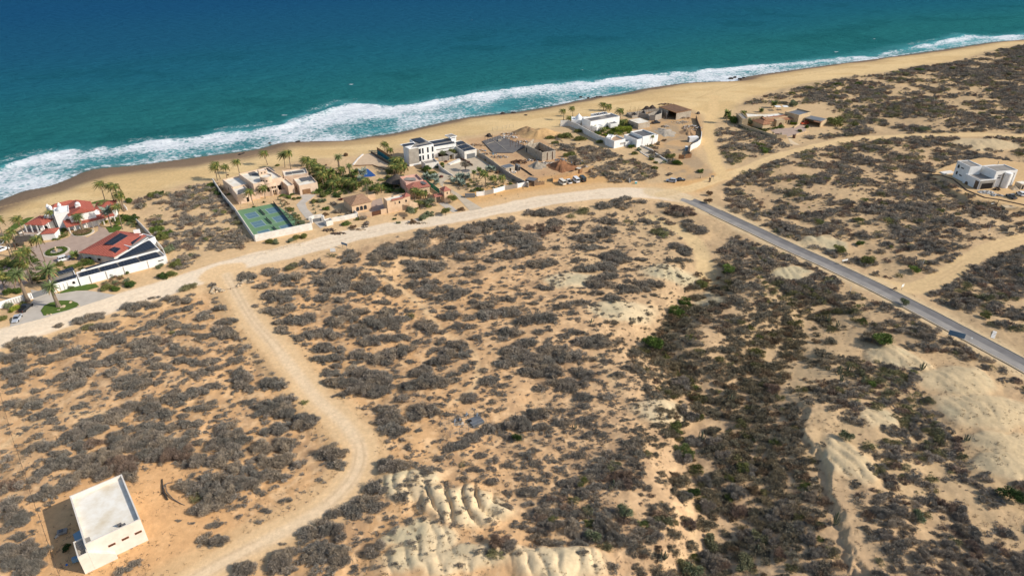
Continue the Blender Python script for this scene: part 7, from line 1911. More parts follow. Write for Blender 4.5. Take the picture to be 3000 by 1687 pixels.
for x_, y_, r__, tn, lb_ in [(890, 320, 2.6, 'olive', "round green dune bush behind the half-built house, left"), (1000, 410, 1.9, 'olive', "smaller green bush behind the half-built house"), (1450, 190, 2.7, 'olive', "flat green bush beside the long blue-shaded wall"), (1200, 290, 3.6, 'olive', "broad green bush in the lot behind the half-built house"), (1480, 350, 3.4, 'olive', "broad olive bush in the middle of the same lot"), (1880, 400, 2.4, 'olive', "olive bush under the long wall's right part"), (1290, 660, 3.0, 'olive', "olive bush behind the bare site tree")]:
 bush(cK(x_, y_), r__, tn, lb_, "green bushes in the lot by the long wall", sx=1.35)
#7. white villa with the long wall
w7 = empty("villa", (*P(cE, 850, 420, 0), 0), 0, "bright white flat-roofed beach villa with a small dome and pergola", "villa")
A7 = bE(w7, (672, 395), (1112, 315), (1012, 258), 5.4, M_WHITE2, M_GREYR, par=.6)
bE(w7, (385, 372), (560, 375), (530, 320), 3.8, M_WHITE2, M_WHITE2, nm="side_wall", rn="side_roof")
q = P(cE, 492, 345, 3.8); MB().lathe(*q, [(2.1, 3.3), (2.0, 4.0), (1.6, 4.9), (1.0, 5.6), (.35, 6.0), (.3, 6.5), (.05, 6.8)], 20).build("dome", M_WHITE2, w7)
bE(w7, (745, 308), (950, 275), (905, 240), 5.0, M_WHITE2, M_DGREY, par=.3, nm="upper_wall", rn="upper_roof")
for k in range(4): q0_ = P(cE, 735 + k * 55, 262 - k * 8, 5.6); q1_ = P(cE, 765 + k * 55, 300 - k * 8, 5.6); MB().tube([(*q0_, 5.5), (*q1_, 5.5)], .18, 4).build("pergola_beam", M_WHITE2, w7)
bE(w7, (600, 345), (665, 335), (650, 310), 4.6, M_WHITE2, M_DGREY, nm="rear_wall", rn="rear_roof")
bE(w7, (765, 480), (870, 455), (800, 425), 3.2, M_WHITE2, M_WHITE2, nm="porch_wall", rn="porch_roof")
bE(w7, (975, 430), (1085, 415), (1030, 380), 3.2, M_WHITE2, M_DGREY, nm="porch_wall", rn="porch_roof")
q = P(cE, 893, 385, 3.6); MB().lathe(*q, [(1.6, 2.2), (1.5, 3.4), (1.0, 4.2), (.3, 4.6), (.05, 4.7)], 16).build("dome", M_WHITE2, w7)
for s in (.15, .3, .75): onwall(w7, A7, 0, s, .5, 1.4, 2.2, M_DARK)
for q_ in ([(640, 350), (780, 322), (830, 345), (680, 378)], [(880, 305), (990, 285), (1040, 308), (930, 330)]): panel(w7, cE, q_, 4.8, .12, nm="solar_mat", mat=M_DGREY)
under(w7)
g7 = empty("garage", (*P(cE, 1500, 660, 0), 0), 0, "white garage block with a dark sunken roof beside the rust-brown gate", "garage")
G7 = bE(g7, (1372, 668), (1692, 592), (1500, 520), 4.2, M_WHITE2, M_GREYR, par=.6)
bE(g7, (1275, 545), (1460, 622), (1590, 560), 5.2, M_WHITE2, M_DGREY, par=.6, nm="upper_wall", rn="upper_roof")
for k in range(9): onwall(g7, G7, 0, .24 + .022 * k, 1.6, .16, 1.1, M_GREYR, nm="slit")
under(g7)
k7 = empty("guard_house", (*P(cE, 1100, 700, 0), 0), 0, "white cube with a brown roof terrace at the foot of the long wall", "building")
K7 = bE(k7, (1030, 690), (1198, 655), (1090, 592), 4.0, M_WHITE2, noisy_mat("brown_deck", srgb(176, 146, 118), srgb(160, 132, 106), 1), par=.6)
for k in range(8): onwall(k7, K7, 0, .55 + .045 * k, 1.3, .14, 1.1, M_GREYR, nm="slit")
bE(k7, (1200, 700), (1275, 690), (1250, 660), 2.6, M_WHITE2, M_CONC, nm="lower_wall", rn="lower_roof"); bE(k7, (905, 632), (985, 640), (1040, 595), 4.4, M_WHITE2, M_WHITE2, nm="stair_wall", rn="stair_top")
under(k7)
g = empty("wooden_gate", (*P(cE, 1320, 750, 0), 0), 0, "rust-brown sliding gate between the white cube and the white garage", "gate")
a, b = PP(cE, [(1277, 735), (1366, 758)], 0); MB().prism([a, b, (b[0], b[1] + .15), (a[0], a[1] + .15)], 0, 2.6).build("leaf", M_WOOD, g)
MB().cbox(*a, -.3, .4, .4, 3).build("pier", M_WHITE2, g); under(g)
tagged_wall("long_wall", cE, [(215, 460), (330, 455), (460, 505), (600, 590), (780, 685), (930, 745), (1018, 790)], 3.1, .3, M_WHITE, "long white wall, blue in shade, running from the dune to the white cube")
sheet("driveway", PP(cE, [(1392, 755), (1460, 775), (1600, 850), (1700, 920), (1850, 1015), (1722, 1036), (1600, 960), (1440, 865), (1370, 800)]), .06, M_PAVB)
tagged_wall("drive_kerb", cE, [(1392, 752), (1500, 795), (1600, 840), (1650, 890), (1720, 935), (1860, 1015)], .8, .45, M_WHITE, "wavy white parapet on the upper side of the white villa's drive", cat="low wall")
tagged_wall("drive_kerb", cE, [(1375, 805), (1440, 870), (1560, 945)], .3, .3, M_WHITE, "thin pale kerb on the lower side of the white villa's drive", cat="low wall")
for b, t, s, lb_ in [((265, 375), (255, 225), .85, "leftmost beach palm behind the white villa"), ((405, 315), (400, 180), .85, "second beach palm behind the white villa"), ((362, 385), (360, 335), .9, "short palm at the left corner of the white villa"), ((867, 235), (860, 130), 1.0, "left one of the two crossing palms above the pergola"), ((955, 228), (955, 150), 1.1, "right one of the two crossing palms above the pergola"), ((1118, 345), (1115, 225), 1.15, "bushy palm at the right end of the white villa"),
      ((585, 475), (580, 395), .9, "palm inside the long white wall"), ((740, 520), (735, 450), .8, "small palm before the white villa's porch"), ((870, 570), (865, 500), .8, "small palm in the hedge garden"), ((1100, 440), (1110, 390), 1.1, "palm among the green hedges right"), ((1200, 440), (1180, 380), 1.2, "broad palm above the long clipped hedge"), ((1595, 740), (1600, 610), .6, "thin windblown palm in front of the white garage"), ((970, 420), (975, 340), .7, "pale thin palm before the white hall")]:
 palm(cE(*b), cE(*t), 'coco', lb_, "palms of the bright white villa", s)
e = empty("clipped_hedge", (*P(cE, 1160, 540, 0), 0), 0, "long box-clipped bright green hedge in the white villa's garden", "hedge")
def box_cards(lx, ly, lz, n, colr, seed):
 r = np.random.RandomState(seed); b = np.stack([r.uniform(-lx, lx, n), r.uniform(-ly, ly, n), r.uniform(0, lz, n)], 1)
 k = r.randint(0, 3, n); b[k == 0, 2] = lz; b[k == 1, 1] = -ly; b[(k == 2), 0] = lx * np.sign(b[(k == 2), 0])
 d = r.normal(0, 1, (n, 3)); d /= np.linalg.norm(d, axis=1)[:, None]; s = np.cross(d, r.normal(0, 1, (n, 3))); s /= np.linalg.norm(s, axis=1)[:, None]
 V = np.stack([b - s * .12, b + s * .12, b + d * .25], 1).reshape(-1, 3)
 return tri_mesh("hedge_mesh", V, np.array(colr)[None] * np.repeat(r.uniform(.75, 1.25, n), 3)[:, None], twig)
o = bpy.data.objects.new("foliage", box_cards(4.6, 1.6, 2.3, 4200, LEAFC['lime'], 5)); col.objects.link(o); o.parent = e; o.rotation_euler = (0, 0, .1)
for px, rm, tn, lb_ in [((970, 575), 2.2, 'bright', "rounded clipped bush left of the box hedge"), ((780, 570), 1.9, 'bright', "bright bush just inside the long white wall"), ((680, 520), 2.0, 'bright', "bright bush inside the long white wall, upper"), ((620, 500), 1.4, 'green', "green bush inside the long white wall, topmost"), ((1150, 440), 2.8, 'green', "tall green shrub above the box hedge"), ((1330, 470), 2.8, 'green', "green shrub left of the white-roofed shed"), ((930, 490), 2.4, 'olive', "olive shrub below the small dome"), ((850, 540), 1.9, 'green', "green plants below the porch"), ((1270, 440), 2.2, 'lime', "yellow-green shrub at the hedge's right end"), ((1040, 520), 1.9, 'dark', "dark shrub left of the box hedge"), ((1250, 610), 1.3, 'dark', "dark creeper on the garage's left wall"),
      ((1275, 790), 2.1, 'green', "green bush in front of the rust-brown gate"), ((1400, 830), 1.9, 'sage', "spiky grey bush beside the white villa's drive"), ((1660, 1020), 1.3, 'green', "green bush at the drive's lower corner"), ((1640, 1110), 2.2, 'olive', "olive bush below the drive's end"), ((1970, 1040), 3.2, 'green', "large dark green bush right of the drive's end"), ((1880, 950), 2.8, 'olive', "olive bush above the large dark green one"), ((1830, 880), 2.6, 'grey', "grey bush above the drive's end"), ((2330, 1165), 2.0, 'green', "low flat-topped green bush by the beach track"),
      ((1690, 740), 1.9, 'grey', "grey bush at the right foot of the white garage"), ((1650, 800), 1.7, 'grey', "grey bush beside the wavy parapet"), ((1590, 770), 1.5, 'sage', "grey-green bush before the white garage"), ((1330, 890), 2.3, 'olive', "olive bush left of the drive"), ((1600, 970), 1.6, 'olive', "olive bush beside the post at the drive"), ((1860, 1200), 1.7, 'grey', "lone grey bush above the two parked cars"), ((1780, 690), 1.4, 'brown', "brown bush on the bare slope right of the garage")]:
 bush(cE(*px), rm, tn, lb_, "bushes round the bright white villa")
for i, (x_, y_) in enumerate([(1500, 790), (1530, 770), (1560, 780), (1440, 740)]): cactus(cE(x_, y_), 3.2, "tall thin cactus before the white garage", "cacti before the white garage", arms=3)
#8. second building site by the beach
b8 = empty("unfinished_house", (*P(cE, 1960, 300, 0), 0), 0, "concrete shell with a flat brown shuttered roof at the beach end", "unfinished house")
R8 = rect3(cE, (1967, 262), (2190, 220), (1945, 128), 4.2)
wallline("wall", [R8[0], R8[1]], 4.0, .3, M_BLOCK, parent=b8); wallline("wall", [R8[1], R8[2], R8[3]], 4.0, .3, M_BLOCK, parent=b8)
wallline("wall", [R8[3], (R8[3][0] + (R8[0][0] - R8[3][0]) * .55, R8[3][1] + (R8[0][1] - R8[3][1]) * .55)], 4.0, .3, M_BLOCK, parent=b8)
MB().prism(inset(R8, -.25), 4.0, 4.3).build("roof", M_BROWN, b8)
for k in range(7): onwall(b8, R8, 0, .08 + .14 * k, 0, .1, 3.9, M_CONC, nm="board_joint")
MB().prism(inset(R8, .8)[:4], 4.31, 4.34).build("shutter_boards", noisy_mat("rusty_boards", srgb(128, 96, 72), srgb(96, 74, 58), .4, detail=8), b8)
tag(None, None) if 0 else None
for k in range(14):
 t = k / 13; q = (R8[2][0] + (R8[3][0] - R8[2][0]) * t, R8[2][1] + (R8[3][1] - R8[2][1]) * t); MB().tube([(q[0], q[1], 4.2), (q[0], q[1], 5.1)], .05, 4).build("rebar", M_RUST, b8)
under(b8)
n8 = empty("unfinished_house", (*P(cE, 1500, 320, 0), 0), 0, "maze of bare concrete walls left of the brown-roofed shell", "unfinished house")
for pts, h_ in (([(1215, 300), (1330, 290), (1480, 262), (1700, 235)], 1.6), ([(1560, 380), (1640, 385), (1735, 355), (1740, 285)], 3.4), ([(1400, 330), (1530, 345), (1560, 380)], 2.6), ([(1530, 345), (1640, 300), (1700, 290)], 2.4), ([(1215, 300), (1300, 345), (1400, 330)], 1.6), ([(1480, 262), (1500, 320), (1530, 345)], 1.8), ([(1330, 290), (1380, 330)], 1.6), ([(1815, 350), (1815, 320), (1760, 290)], 3.0)):
 wallline("wall", PP(cE, pts, 0), h_, .3, M_CONC, parent=n8)
for k in range(30):
 q = P(cE, 1220 + k * 17, 292 + 22 * math.sin(k * 1.7) + (k % 3) * 12 - k * 1.2, 0); MB().tube([(q[0], q[1], 0), (q[0], q[1], 3.0 + (k % 4) * .4)], .06, 4).build("rebar", M_RUST, n8)
under(n8)
heap(cE(1520, 215), 3.0, 2.4, M_DROCK, "dark gravel cone behind the bare concrete walls, left", "gravel_pile", "mound", seed=7); heap(cE(1600, 195), 2.6, 1.9, M_DROCK, "dark gravel cone behind the bare concrete walls, right", "gravel_pile", "mound", seed=8)
w8 = empty("block_shed", (*P(cE, 1430, 420, 0), 0), 0, "low block shed with a white roof and jagged brick edge above the garage", "shed")
R_ = bE(w8, (1395, 428), (1568, 395), (1440, 332), 3.2, M_BLOCK, M_ROOFW, par=.05)
for k in range(14): onwall(w8, R_, 0, .04 + .07 * k, 2.6, .2, .5, M_PEACH2, nm="brick_tooth")
under(w8)
cvw = [(885, 265), (905, 345), (950, 455), (968, 560)]
tagged_wall("curved_wall", cL, cvw, 1.8, .3, M_STONE, "dark curved wall beside the beach track, upper stretch")
tagged_wall("curved_wall", cL, [(968, 562), (966, 620), (950, 690), (900, 735), (830, 765), (785, 800)], 3.0, .3, M_WHITE, "high pale curved wall facing the beach track, middle stretch")
tagged_wall("curved_wall", cL, [(783, 802), (760, 830), (755, 850), (775, 875), (805, 895)], 2.0, .3, M_STONE, "brown curved wall turning in to the site gate, lower stretch")
g = empty("site_gate", (*P(cL, 700, 925, 0), 0), 0, "pair of brown board gates at the curved wall", "gate")
for s0, s1 in (((597, 925), (690, 928)), ((705, 920), (808, 905))):
 a, b = PP(cL, [s0, s1], 0); MB().prism([a, b, (b[0], b[1] + .12), (a[0], a[1] + .12)], .1, 2.2).build("leaf", M_BROWN, g)
under(g)
e = empty("cargo_container", (*P(cL, 832, 640, 0), 0), .22, "white box container inside the pale curved wall", "container")
MB().box(-2.6, -1.2, .1, 2.6, 1.2, 2.7).build("body", M_WHITE2, e); MB().box(-2.7, -1.0, .3, -2.61, 1.0, 2.5).build("door", M_GREYR, e)
e = empty("portable_toilet", (*P(cL, 723, 790, 0), 0), 0, "blue portable toilet with a white top inside the curved wall", "toilet cabin")
MB().box(-.6, -.6, 0, .6, .6, 2.1).build("body", M_BLUE, e); MB().box(-.65, -.65, 2.11, .65, .65, 2.3).build("roof", M_SIGNW, e)
junk(cL(820, 430), 6.0, 5.0, 220, "big heap of mixed builders' rubble inside the curved wall", "rubble_heap", "rubble", 31, [M_BLOCK, M_DGREY, M_SIGNW, M_BROWN, M_PEACH2], 1.8)
junk(cL(640, 330), 6.0, 3.0, 80, "thin scatter of stones before the brown-roofed shell", "rubble_scatter", "rubble", 32, [M_BLOCK, M_CONC], .3)
junk(cL(380, 400), 2.6, 1.4, 40, "small heap of boards and cloth near the dark pickup", "rubble_heap", "rubble", 33, [M_DGREY, M_WHITE, M_DROCK], .8)
car('pickup', 'black', cL(232, 345), cL(330, 335), "dark pickup parked before the bare concrete walls")
car('suv', 'silver', cL(478, 1300), cL(400, 1290), "silver car parked on the road shoulder nose to tail with a black one")
car('sedan', 'black', cL(632, 1280), cL(700, 1275), "black car parked right of the silver one on the road shoulder")
rock(cL(920, 190), 1.2, "dark boulder lying on the beach track by the site", M_DROCK)
e = empty("stone_marker", (*P(cL, 1100, 1295, 0), 0), 0, "thin stone gatepost at the junction of beach track and road", "post")
MB().tube([(0, 0, -.2), (0, 0, 1.2), (.1, 0, 2.0)], [.4, .32, .2], 7).build("stone", M_STONE, e); MB().cbox(.5, .1, -.2, .3, .3, 1.9).build("post", M_DROCK, e)
e = empty("stone_marker", (*P(cL, 962, 1240, 0), 0), 0, "pale leaning stone post under the flat-topped bush", "post")
MB().tube([(0, 0, -.2), (0, 0, 1.6)], [.3, .2], 6).build("stone", M_ROCK, e)
sign(cL(1150, 1255), 1.4, .9, 1.0, "small grey board sign by the stone gatepost", M_GREYR, name="road_sign")
for kd, cl, px, tw, lb_ in (('van', 'cream', (240, 1335), (170, 1285), "cream passenger van, leftmost of the four parked side by side"), ('pickup', 'white', (335, 1315), (270, 1262), "white pickup between the two pale vans"), ('van', 'white', (450, 1300), (380, 1240), "white passenger van right of the white pickup"), ('van', 'dark', (548, 1285), (480, 1225), "dark van, rightmost of the four parked side by side")):
 car(kd, cl, cE(*px), cE(*tw), lb_, "vehicles parked side by side")
e = empty("litter_bin", (*at(*cE(1355, 1330)),), 0, "turquoise bin on the bank above the road", "bin"); MB().box(-.5, -.4, 0, .5, .4, .9).build("body", new_mat("turquoise_plastic", srgb(96, 176, 176), .6), e); MB().box(-.55, -.45, .91, .55, .45, 1.0).build("lid", M_SIGNW, e)
e = empty("survey_stake", (*at(*cE(1262, 1320)),), 0, "white leaning stake with a pale cloth left of the turquoise bin", "stake"); MB().tube([(0, 0, -.2), (-.4, 0, 2.4)], .08, 5).build("pole", M_SIGNW, e); MB().cbox(0, 0, .2, .6, .1, .8).build("cloth", M_AWN, e)
for i, (x_, y_, r__) in enumerate([(735, 45, 1.6), (700, 52, 1.2), (770, 35, 1.4), (820, 20, 1.0), (520, 28, 1.1), (635, 42, 1.0), (600, 70, .8)]):
 rock(cE(x_, y_), r__ * .9, "dark rock in the surf off the white villa", M_DROCK, "dark rocks in the surf", z=SEA_Z + .1, name="surf_rock", flat=.5)
for i, (x_, y_, r__) in enumerate([(2140, 231, 1.5), (2152, 228, 1.3), (2168, 233, 1.4), (2180, 229, 1.2), (2195, 233, 1.0)]):
 rock((x_, y_), r__, "dark rock in the spill of foam on the far beach", M_DROCK, "dark rocks on the far beach", z=SEA_Z + .2, name="surf_rock", flat=.5)
for i, (x_, y_, r__) in enumerate([(790, 421, 1.0), (872, 415, 1.2), (703, 453, 1.0), (712, 450, .9), (1472, 332, 1.5), (1505, 330, 1.4), (1527, 285, 1.2), (1540, 338, 1.0)]):
 rock((x_, y_), r__, "wet dark rock at the water's edge", M_DROCK, "rocks at the water's edge", name="shore_rock", flat=.4)
rock((2085, 205), .9, "small dark boulder alone on the broad beach", M_DROCK) if 0 else None
#9. tan villa in the scrub, right
sheet("driveway", PP(cF, [(1035, 592), (1150, 568), (1350, 560), (1450, 545), (1540, 492), (1650, 540), (1640, 602), (1480, 665), (1320, 712), (1225, 705), (1100, 645)]), .06, M_PAVE)
v9 = empty("villa", (*P(cF, 1100, 430, 0), 0), 0, "low tan villa with curved parapets and weathered tile edges among dark scrub", "villa")
bF(v9, (560, 400), (660, 400), (640, 300), 4.6, M_TAN, M_GREYR, par=.4)
P9 = PP(cF, [(640, 372), (760, 362), (900, 352), (960, 388), (1180, 375), (1405, 345), (1330, 330), (1180, 292), (1000, 305), (800, 308), (610, 296)], 4.2)
block(v9, P9, 4.2, M_TAN, M_ROOFW, par=.5)
a9, b9 = P(cF, 985, 440, 3.4), P(cF, 1432, 388, 3.4)
R_ = rect3(cF, (985, 445), (1435, 392), (1405, 345), 3.3); block(v9, inset(R_, .3), 3.0, M_TAN, M_GREYR, nm="front_wall", rn="front_ceiling"); shed(v9, R_, 3.1, 4.3, .1, M_TILEO, nm="tile_roof")
for s in (.75, .85, .95): onwall(v9, inset(R_, .3), 0, s, .8, .6, 1.6, M_DARK)
T9 = rect3(cF, (908, 502), (1062, 482), (930, 392), 3.4); block(v9, inset(T9, .4), 3.3, M_TAN, M_GREYR, nm="wing_wall", rn="wing_ceiling"); hip(v9, T9, 3.4, 1.3, .05, M_TILEO, gable=False, nm="wing_roof")
ar = bF(v9, (1150, 425), (1290, 415), (1270, 390), 3.8, M_TAN, M_TAN, par=.1, nm="portal_wall", rn="portal_top"); onwall(v9, ar, 0, .52, 0, 1.8, 2.3, M_WOOD, nm="door", arch=True)
TB = bF(v9, (1290, 275), (1530, 337), (1668, 262), 5.8, M_TAN, M_METAL, par=.7, nm="tall_wall", rn="tall_roof"); onwall(v9, TB, 1, .5, .8, .6, 1.6, M_DARK)
for q_ in ([(985, 352), (1060, 340), (1085, 352), (1005, 365)], [(1090, 338), (1150, 330), (1190, 345), (1120, 354)]): panel(v9, cF, q_, 3.8, .15, nm="skylight", mat=M_SIGNW)
under(v9)
c9 = empty("carport", (*P(cF, 1760, 440, 0), 0), 0, "open carport with a grey flat roof and tiled eave right of the tan villa", "carport")
R_ = rect3(cF, (1622, 385), (1905, 445), (2010, 402), 3.4)
MB().prism(R_, 3.1, 3.4).build("roof", M_GREYR, c9); MB().prism(inset(R_, .4), 3.41, 3.46).build("roof_sheet", M_METAL, c9)
for i in range(4): MB().cbox(*R_[i], -.3, .5, .5, 3.35).build("pier", M_TAN, c9)
wallline("rear_wall", [R_[2], R_[3]], 3.05, .3, M_TAN, parent=c9); wallline("side_wall", [(R_[1][0], R_[1][1] + .4), R_[2]], 3.05, .3, M_TAN, parent=c9)
tl = rect3(cF, (1775, 432), (1905, 458), (1930, 440), 3.3); shed(c9, tl, 2.9, 3.4, 0, M_TILEO, nm="tile_eave")
under(c9)
car('suv', 'orange', cF(1620, 495), cF(1580, 500), "orange car under the edge of the carport")
tagged_wall("curved_wall", cF, [(490, 520), (560, 560), (640, 590), (780, 640), (930, 690), (1060, 730), (1140, 745), (1305, 742)], 2.2, .3, M_TAN, "tan wall, blue in shade, curving round the tan villa's drive")
tagged_wall("curved_wall", cF, [(1440, 560), (1490, 530), (1535, 500)], 1.0, .3, M_TAN, "low tan wall beside the orange car")
tagged_wall("rail_wall", cF, [(1470, 680), (1590, 645), (1690, 620)], .7, .3, M_TAN, "low tan wall on the road side of the tan villa's drive")
tag(MB().cbox(*P(cF, 1435, 730, 0), -.3, 1.0, 1.6, 2.0).build("gate_pier", M_WOOD), "reddish gate pier at the mouth of the tan villa's drive", "pier")
sheet("drive", PP(cF, [(1330, 715), (1400, 760), (1450, 800), (1560, 860), (1480, 930), (1400, 900), (1370, 800)]), .04, noisy_mat("drive_dust", srgb(214, 192, 158), srgb(204, 178, 142), .3))
for px, rm, tn, lb_, hh in [((390, 460), 4.2, 'green', "tall dense green tree left of the tan villa", 5), ((310, 400), 2.6, 'green', "green tree at the outer left of the tan villa", 4), ((730, 510), 3.6, 'sage', "grey-green tree in front of the tan villa", 5), ((2150, 510), 6.5, 'olive', "very broad olive tree right of the carport", 5.2), ((1480, 440), 2.6, 'green', "green shrub beside the tall tan block", 3.6), ((1430, 500), 2.2, 'lime', "yellow-green shrub beside the tan villa's drive", 2), ((1230, 550), 2.6, 'bright', "bright hedge before the tan villa's arched door", 1.8), ((1420, 180), 4.0, 'sage', "grey-green tree behind the tall tan block", 4.5),
       ((880, 590), 1.8, 'olive', "bush at the left tip of the tan villa's drive", 1.8), ((1150, 690), 1.8, 'brown', "dry bush at the lower edge of the tan villa's drive", 1.5), ((1540, 620), 2.0, 'olive', "bush at the right edge of the tan villa's drive", 1.8), ((1660, 560), 1.6, 'green', "small green tree before the carport", 2.4), ((950, 960), 3.0, 'bright', "bright green bush on the slope below the tan villa", 2.2), ((880, 870), 3.2, 'olive', "olive bush on the slope below the tan villa", 2.2), ((1000, 870), 2.6, 'grey', "grey bush on the slope below the tan villa", 2), ((2480, 520), 3.0, 'olive', "bush at the far end of the tan villa's wall", 2.4)]:
 bush(cF(*px), rm, tn, lb_, "trees and bushes round the tan villa", hz_=hh)
palm(cF(1090, 215), cF(1090, 145), 'fan', "fan palm behind the tan villa, middle", "palms of the tan villa", 1.6); palm(cF(275, 480), cF(330, 300), 'fan', "tall fan palm at the beach side of the tan villa", "palms of the tan villa", 1.6); palm(cF(600, 330), cF(595, 285), 'coco', "small palm at the left parapet of the tan villa", "palms of the tan villa", .9)
palm(cF(880, 290), cF(880, 255), 'fan', "low fan palm behind the tan villa's white roof", "palms of the tan villa", 1.2)
pg = empty("patio_umbrella", (*P(cF, 1150, 260, 0), 0), 0, "white square parasol behind the tan villa", "parasol")
MB().cbox(0, 0, 2.4, 3.2, 3.2, .2).build("canopy", M_SIGNW, pg); MB().cbox(0, 0, -.2, .12, .12, 2.6).build("pole", M_METAL, pg)
MB().cbox(5, 1, 2.2, 3.0, 3.0, .2).build("canopy", M_SIGNW, pg)
for i, (x_, y_) in enumerate([(1080, 660), (1215, 680), (2280, 690), (2350, 680), (540, 940)]): cactus(cF(x_, y_), 3.0, ["cactus at the drive edge of the tan villa, left", "cactus at the drive edge of the tan villa, right", "cactus on the cut bank right of the tan villa", "second cactus on the cut bank right of the tan villa", "cactus stump on the slope left below the tan villa"][i], arms=3)
#10. big white house on its terrace, right edge
w10 = empty("modern_house", (*P(cG, 1700, 620, 0), 0), 0, "tall white cubic house with curved tower on a walled terrace at the right edge", "house")
A10 = bG(w10, (1092, 335), (1342, 455), (1525, 425), 7.8, M_WHITE2, M_GREYR, par=.35)
B10 = bG(w10, (1842, 545), (2255, 515), (1985, 405), 7.6, M_WHITE2, M_GREYR, par=.35)
C10 = bG(w10, (1345, 458), (1565, 430), (1575, 335), 6.9, M_WHITE2, M_WHITE, par=.35)
E10 = bG(w10, (1565, 432), (1840, 545), (1990, 480), 7.0, M_WHITE2, M_WHITE, par=.35)
D10 = bG(w10, (1240, 585), (1532, 714), (1832, 680), 4.4, M_WHITE2, M_GREYR, par=.5)
L10 = hypot(D10[2][0] - D10[1][0], D10[2][1] - D10[1][1])
opening(w10, D10[1], D10[2], L10 * .5, 0, L10 * .94, 4.0, M_GREYR, nm="door_frame", out=.12); opening(w10, D10[1], D10[2], L10 * .52, 0, L10 * .72, 2.7, M_DARK, nm="garage_opening", out=.16)
onwall(w10, A10, 0, .2, 4.9, 1.0, 1.5, M_GLASS, frame=M_GREYR, arch=True); onwall(w10, A10, 0, .5, 5.4, 1.6, .5, M_DARK); onwall(w10, A10, 0, .22, 1.8, .9, 1.5, M_DARK); onwall(w10, A10, 0, .52, 2.0, 1.6, .5, M_DARK)
onwall(w10, D10, 0, .25, 0, 1.8, 1.4, M_STONE, arch=True, nm="arch"); onwall(w10, D10, 0, .85, 0, 2.0, 3.6, M_STONE, nm="unfinished_patch")
onwall(w10, E10, 0, .6, 4.8, 1.6, .5, M_DARK)
for s, z, w_2 in ((.22, 5.4, 1.7), (.22, 4.2, 1.5)): onwall(w10, B10, 0, s, z, w_2, .4, M_DARK)
onwall(w10, B10, 0, .4, 0, 1.0, 6.4, M_CONC, nm="tall_recess")
q = P(cG, 2065, 560, 6.9); MB().lathe(q[0], q[1] - .6, [(1.5, -.5), (1.5, 6.9), (1.3, 7.0)], 22).build("round_tower", M_WHITE2, w10)
for s, z1 in ((.78, 5.0), (.9, 6.2)):
 onwall(w10, B10, 0, s, 0, .18, z1, M_DGREY, nm="inlay"); onwall(w10, B10, 0, s - .07, z1 - .18, 1.4, .18, M_DGREY, nm="inlay")
q = P(cG, 1860, 420, 7.0); MB().tube([(*q, 6.6), (*q, 8.8)], .1, 6).build("mast", M_METAL, w10)
under(w10)
e = empty("deck_slab", (*P(cG, 890, 560, 0), 0), 0, "flat pale deck slab jutting out left of the tall white house", "deck"); MB().prism(PP(cG, [(750, 548), (960, 522), (1030, 562), (835, 590)], .5), -2.5, .5).build("slab", M_WHITE, e); under(e)
q = PAD10; wl10 = PP(cG, [(560, 605), (760, 620), (1000, 700), (1270, 915), (1620, 1055), (1900, 1095), (2371, 1195), (2700, 1270)], 0)
tag(wallline("retaining_wall", wl10, .35, .4, M_STONE, z0=-4), "brown stone retaining wall below the tall white house's terrace", "wall")
car('pickup', 'grey', cG(2120, 1050), cG(2010, 990), "dark grey pickup on the terrace of the tall white house", z=0); car('suv', 'white', cG(2300, 1000), cG(2200, 930), "white car behind the dark grey pickup on the terrace", z=0)
junk(cG(1640, 950), 3.6, 2.0, 150, "white rubble spilling before the open garage of the tall white house", "rubble_heap", "rubble", 41, [M_SIGNW, M_WHITE, M_GREYR, M_CONC], .6)
junk(cG(1850, 1010), 2.6, 1.2, 60, "dark scraps at the terrace edge of the tall white house", "scrap_heap", "scrap", 42, [M_DGREY, M_SIGNW, M_METAL], .6)
junk(cG(1840, 900), 1.6, .9, 50, "tangle of dark brush by the garage of the tall white house", "brush_heap", "brush", 43, [M_DROCK, M_WOOD], 1.3)
heap(cG(2180, 880), 2.4, 1.2, M_ROCK, "small sand heap right of the curved tower", "sand_pile", "mound", seed=9)
e = empty("site_shed", (*P(cG, 2300, 860, 0), 0), 0, "tan block shed with a pale slab roof at the right frame edge", "shed"); R_ = bG(e, (2335, 790), (2480, 770), (2400, 715), 2.6, M_BLOCK, M_ROOFW, par=.05); onwall(e, R_, 0, .25, 0, 1.0, 1.9, M_DARK, nm="doorway"); under(e)
e = empty("utility_pole", (*at(*cG(1815, 1230)),), 0, "leaning dark pole below the brown retaining wall", "pole"); MB().tube([(0, 0, -.3), (.5, 0, 3.2)], .12, 6).build("pole", M_DROCK, e); MB().cbox(-1.6, .1, 1.6, 1.4, .1, .2, .3).build("plate", M_SIGNW, e)
e = empty("concrete_pad", (*at(*cG(2100, 1260)),), 0, "pale concrete tank cover below the retaining wall at the right edge", "pad"); MB().box(-3.2, -1.6, -.6, 3.2, 1.6, .5).build("slab", M_TAN, e); MB().box(-.5, -.4, .505, .5, .4, .62).build("hatch", M_DGREY, e)
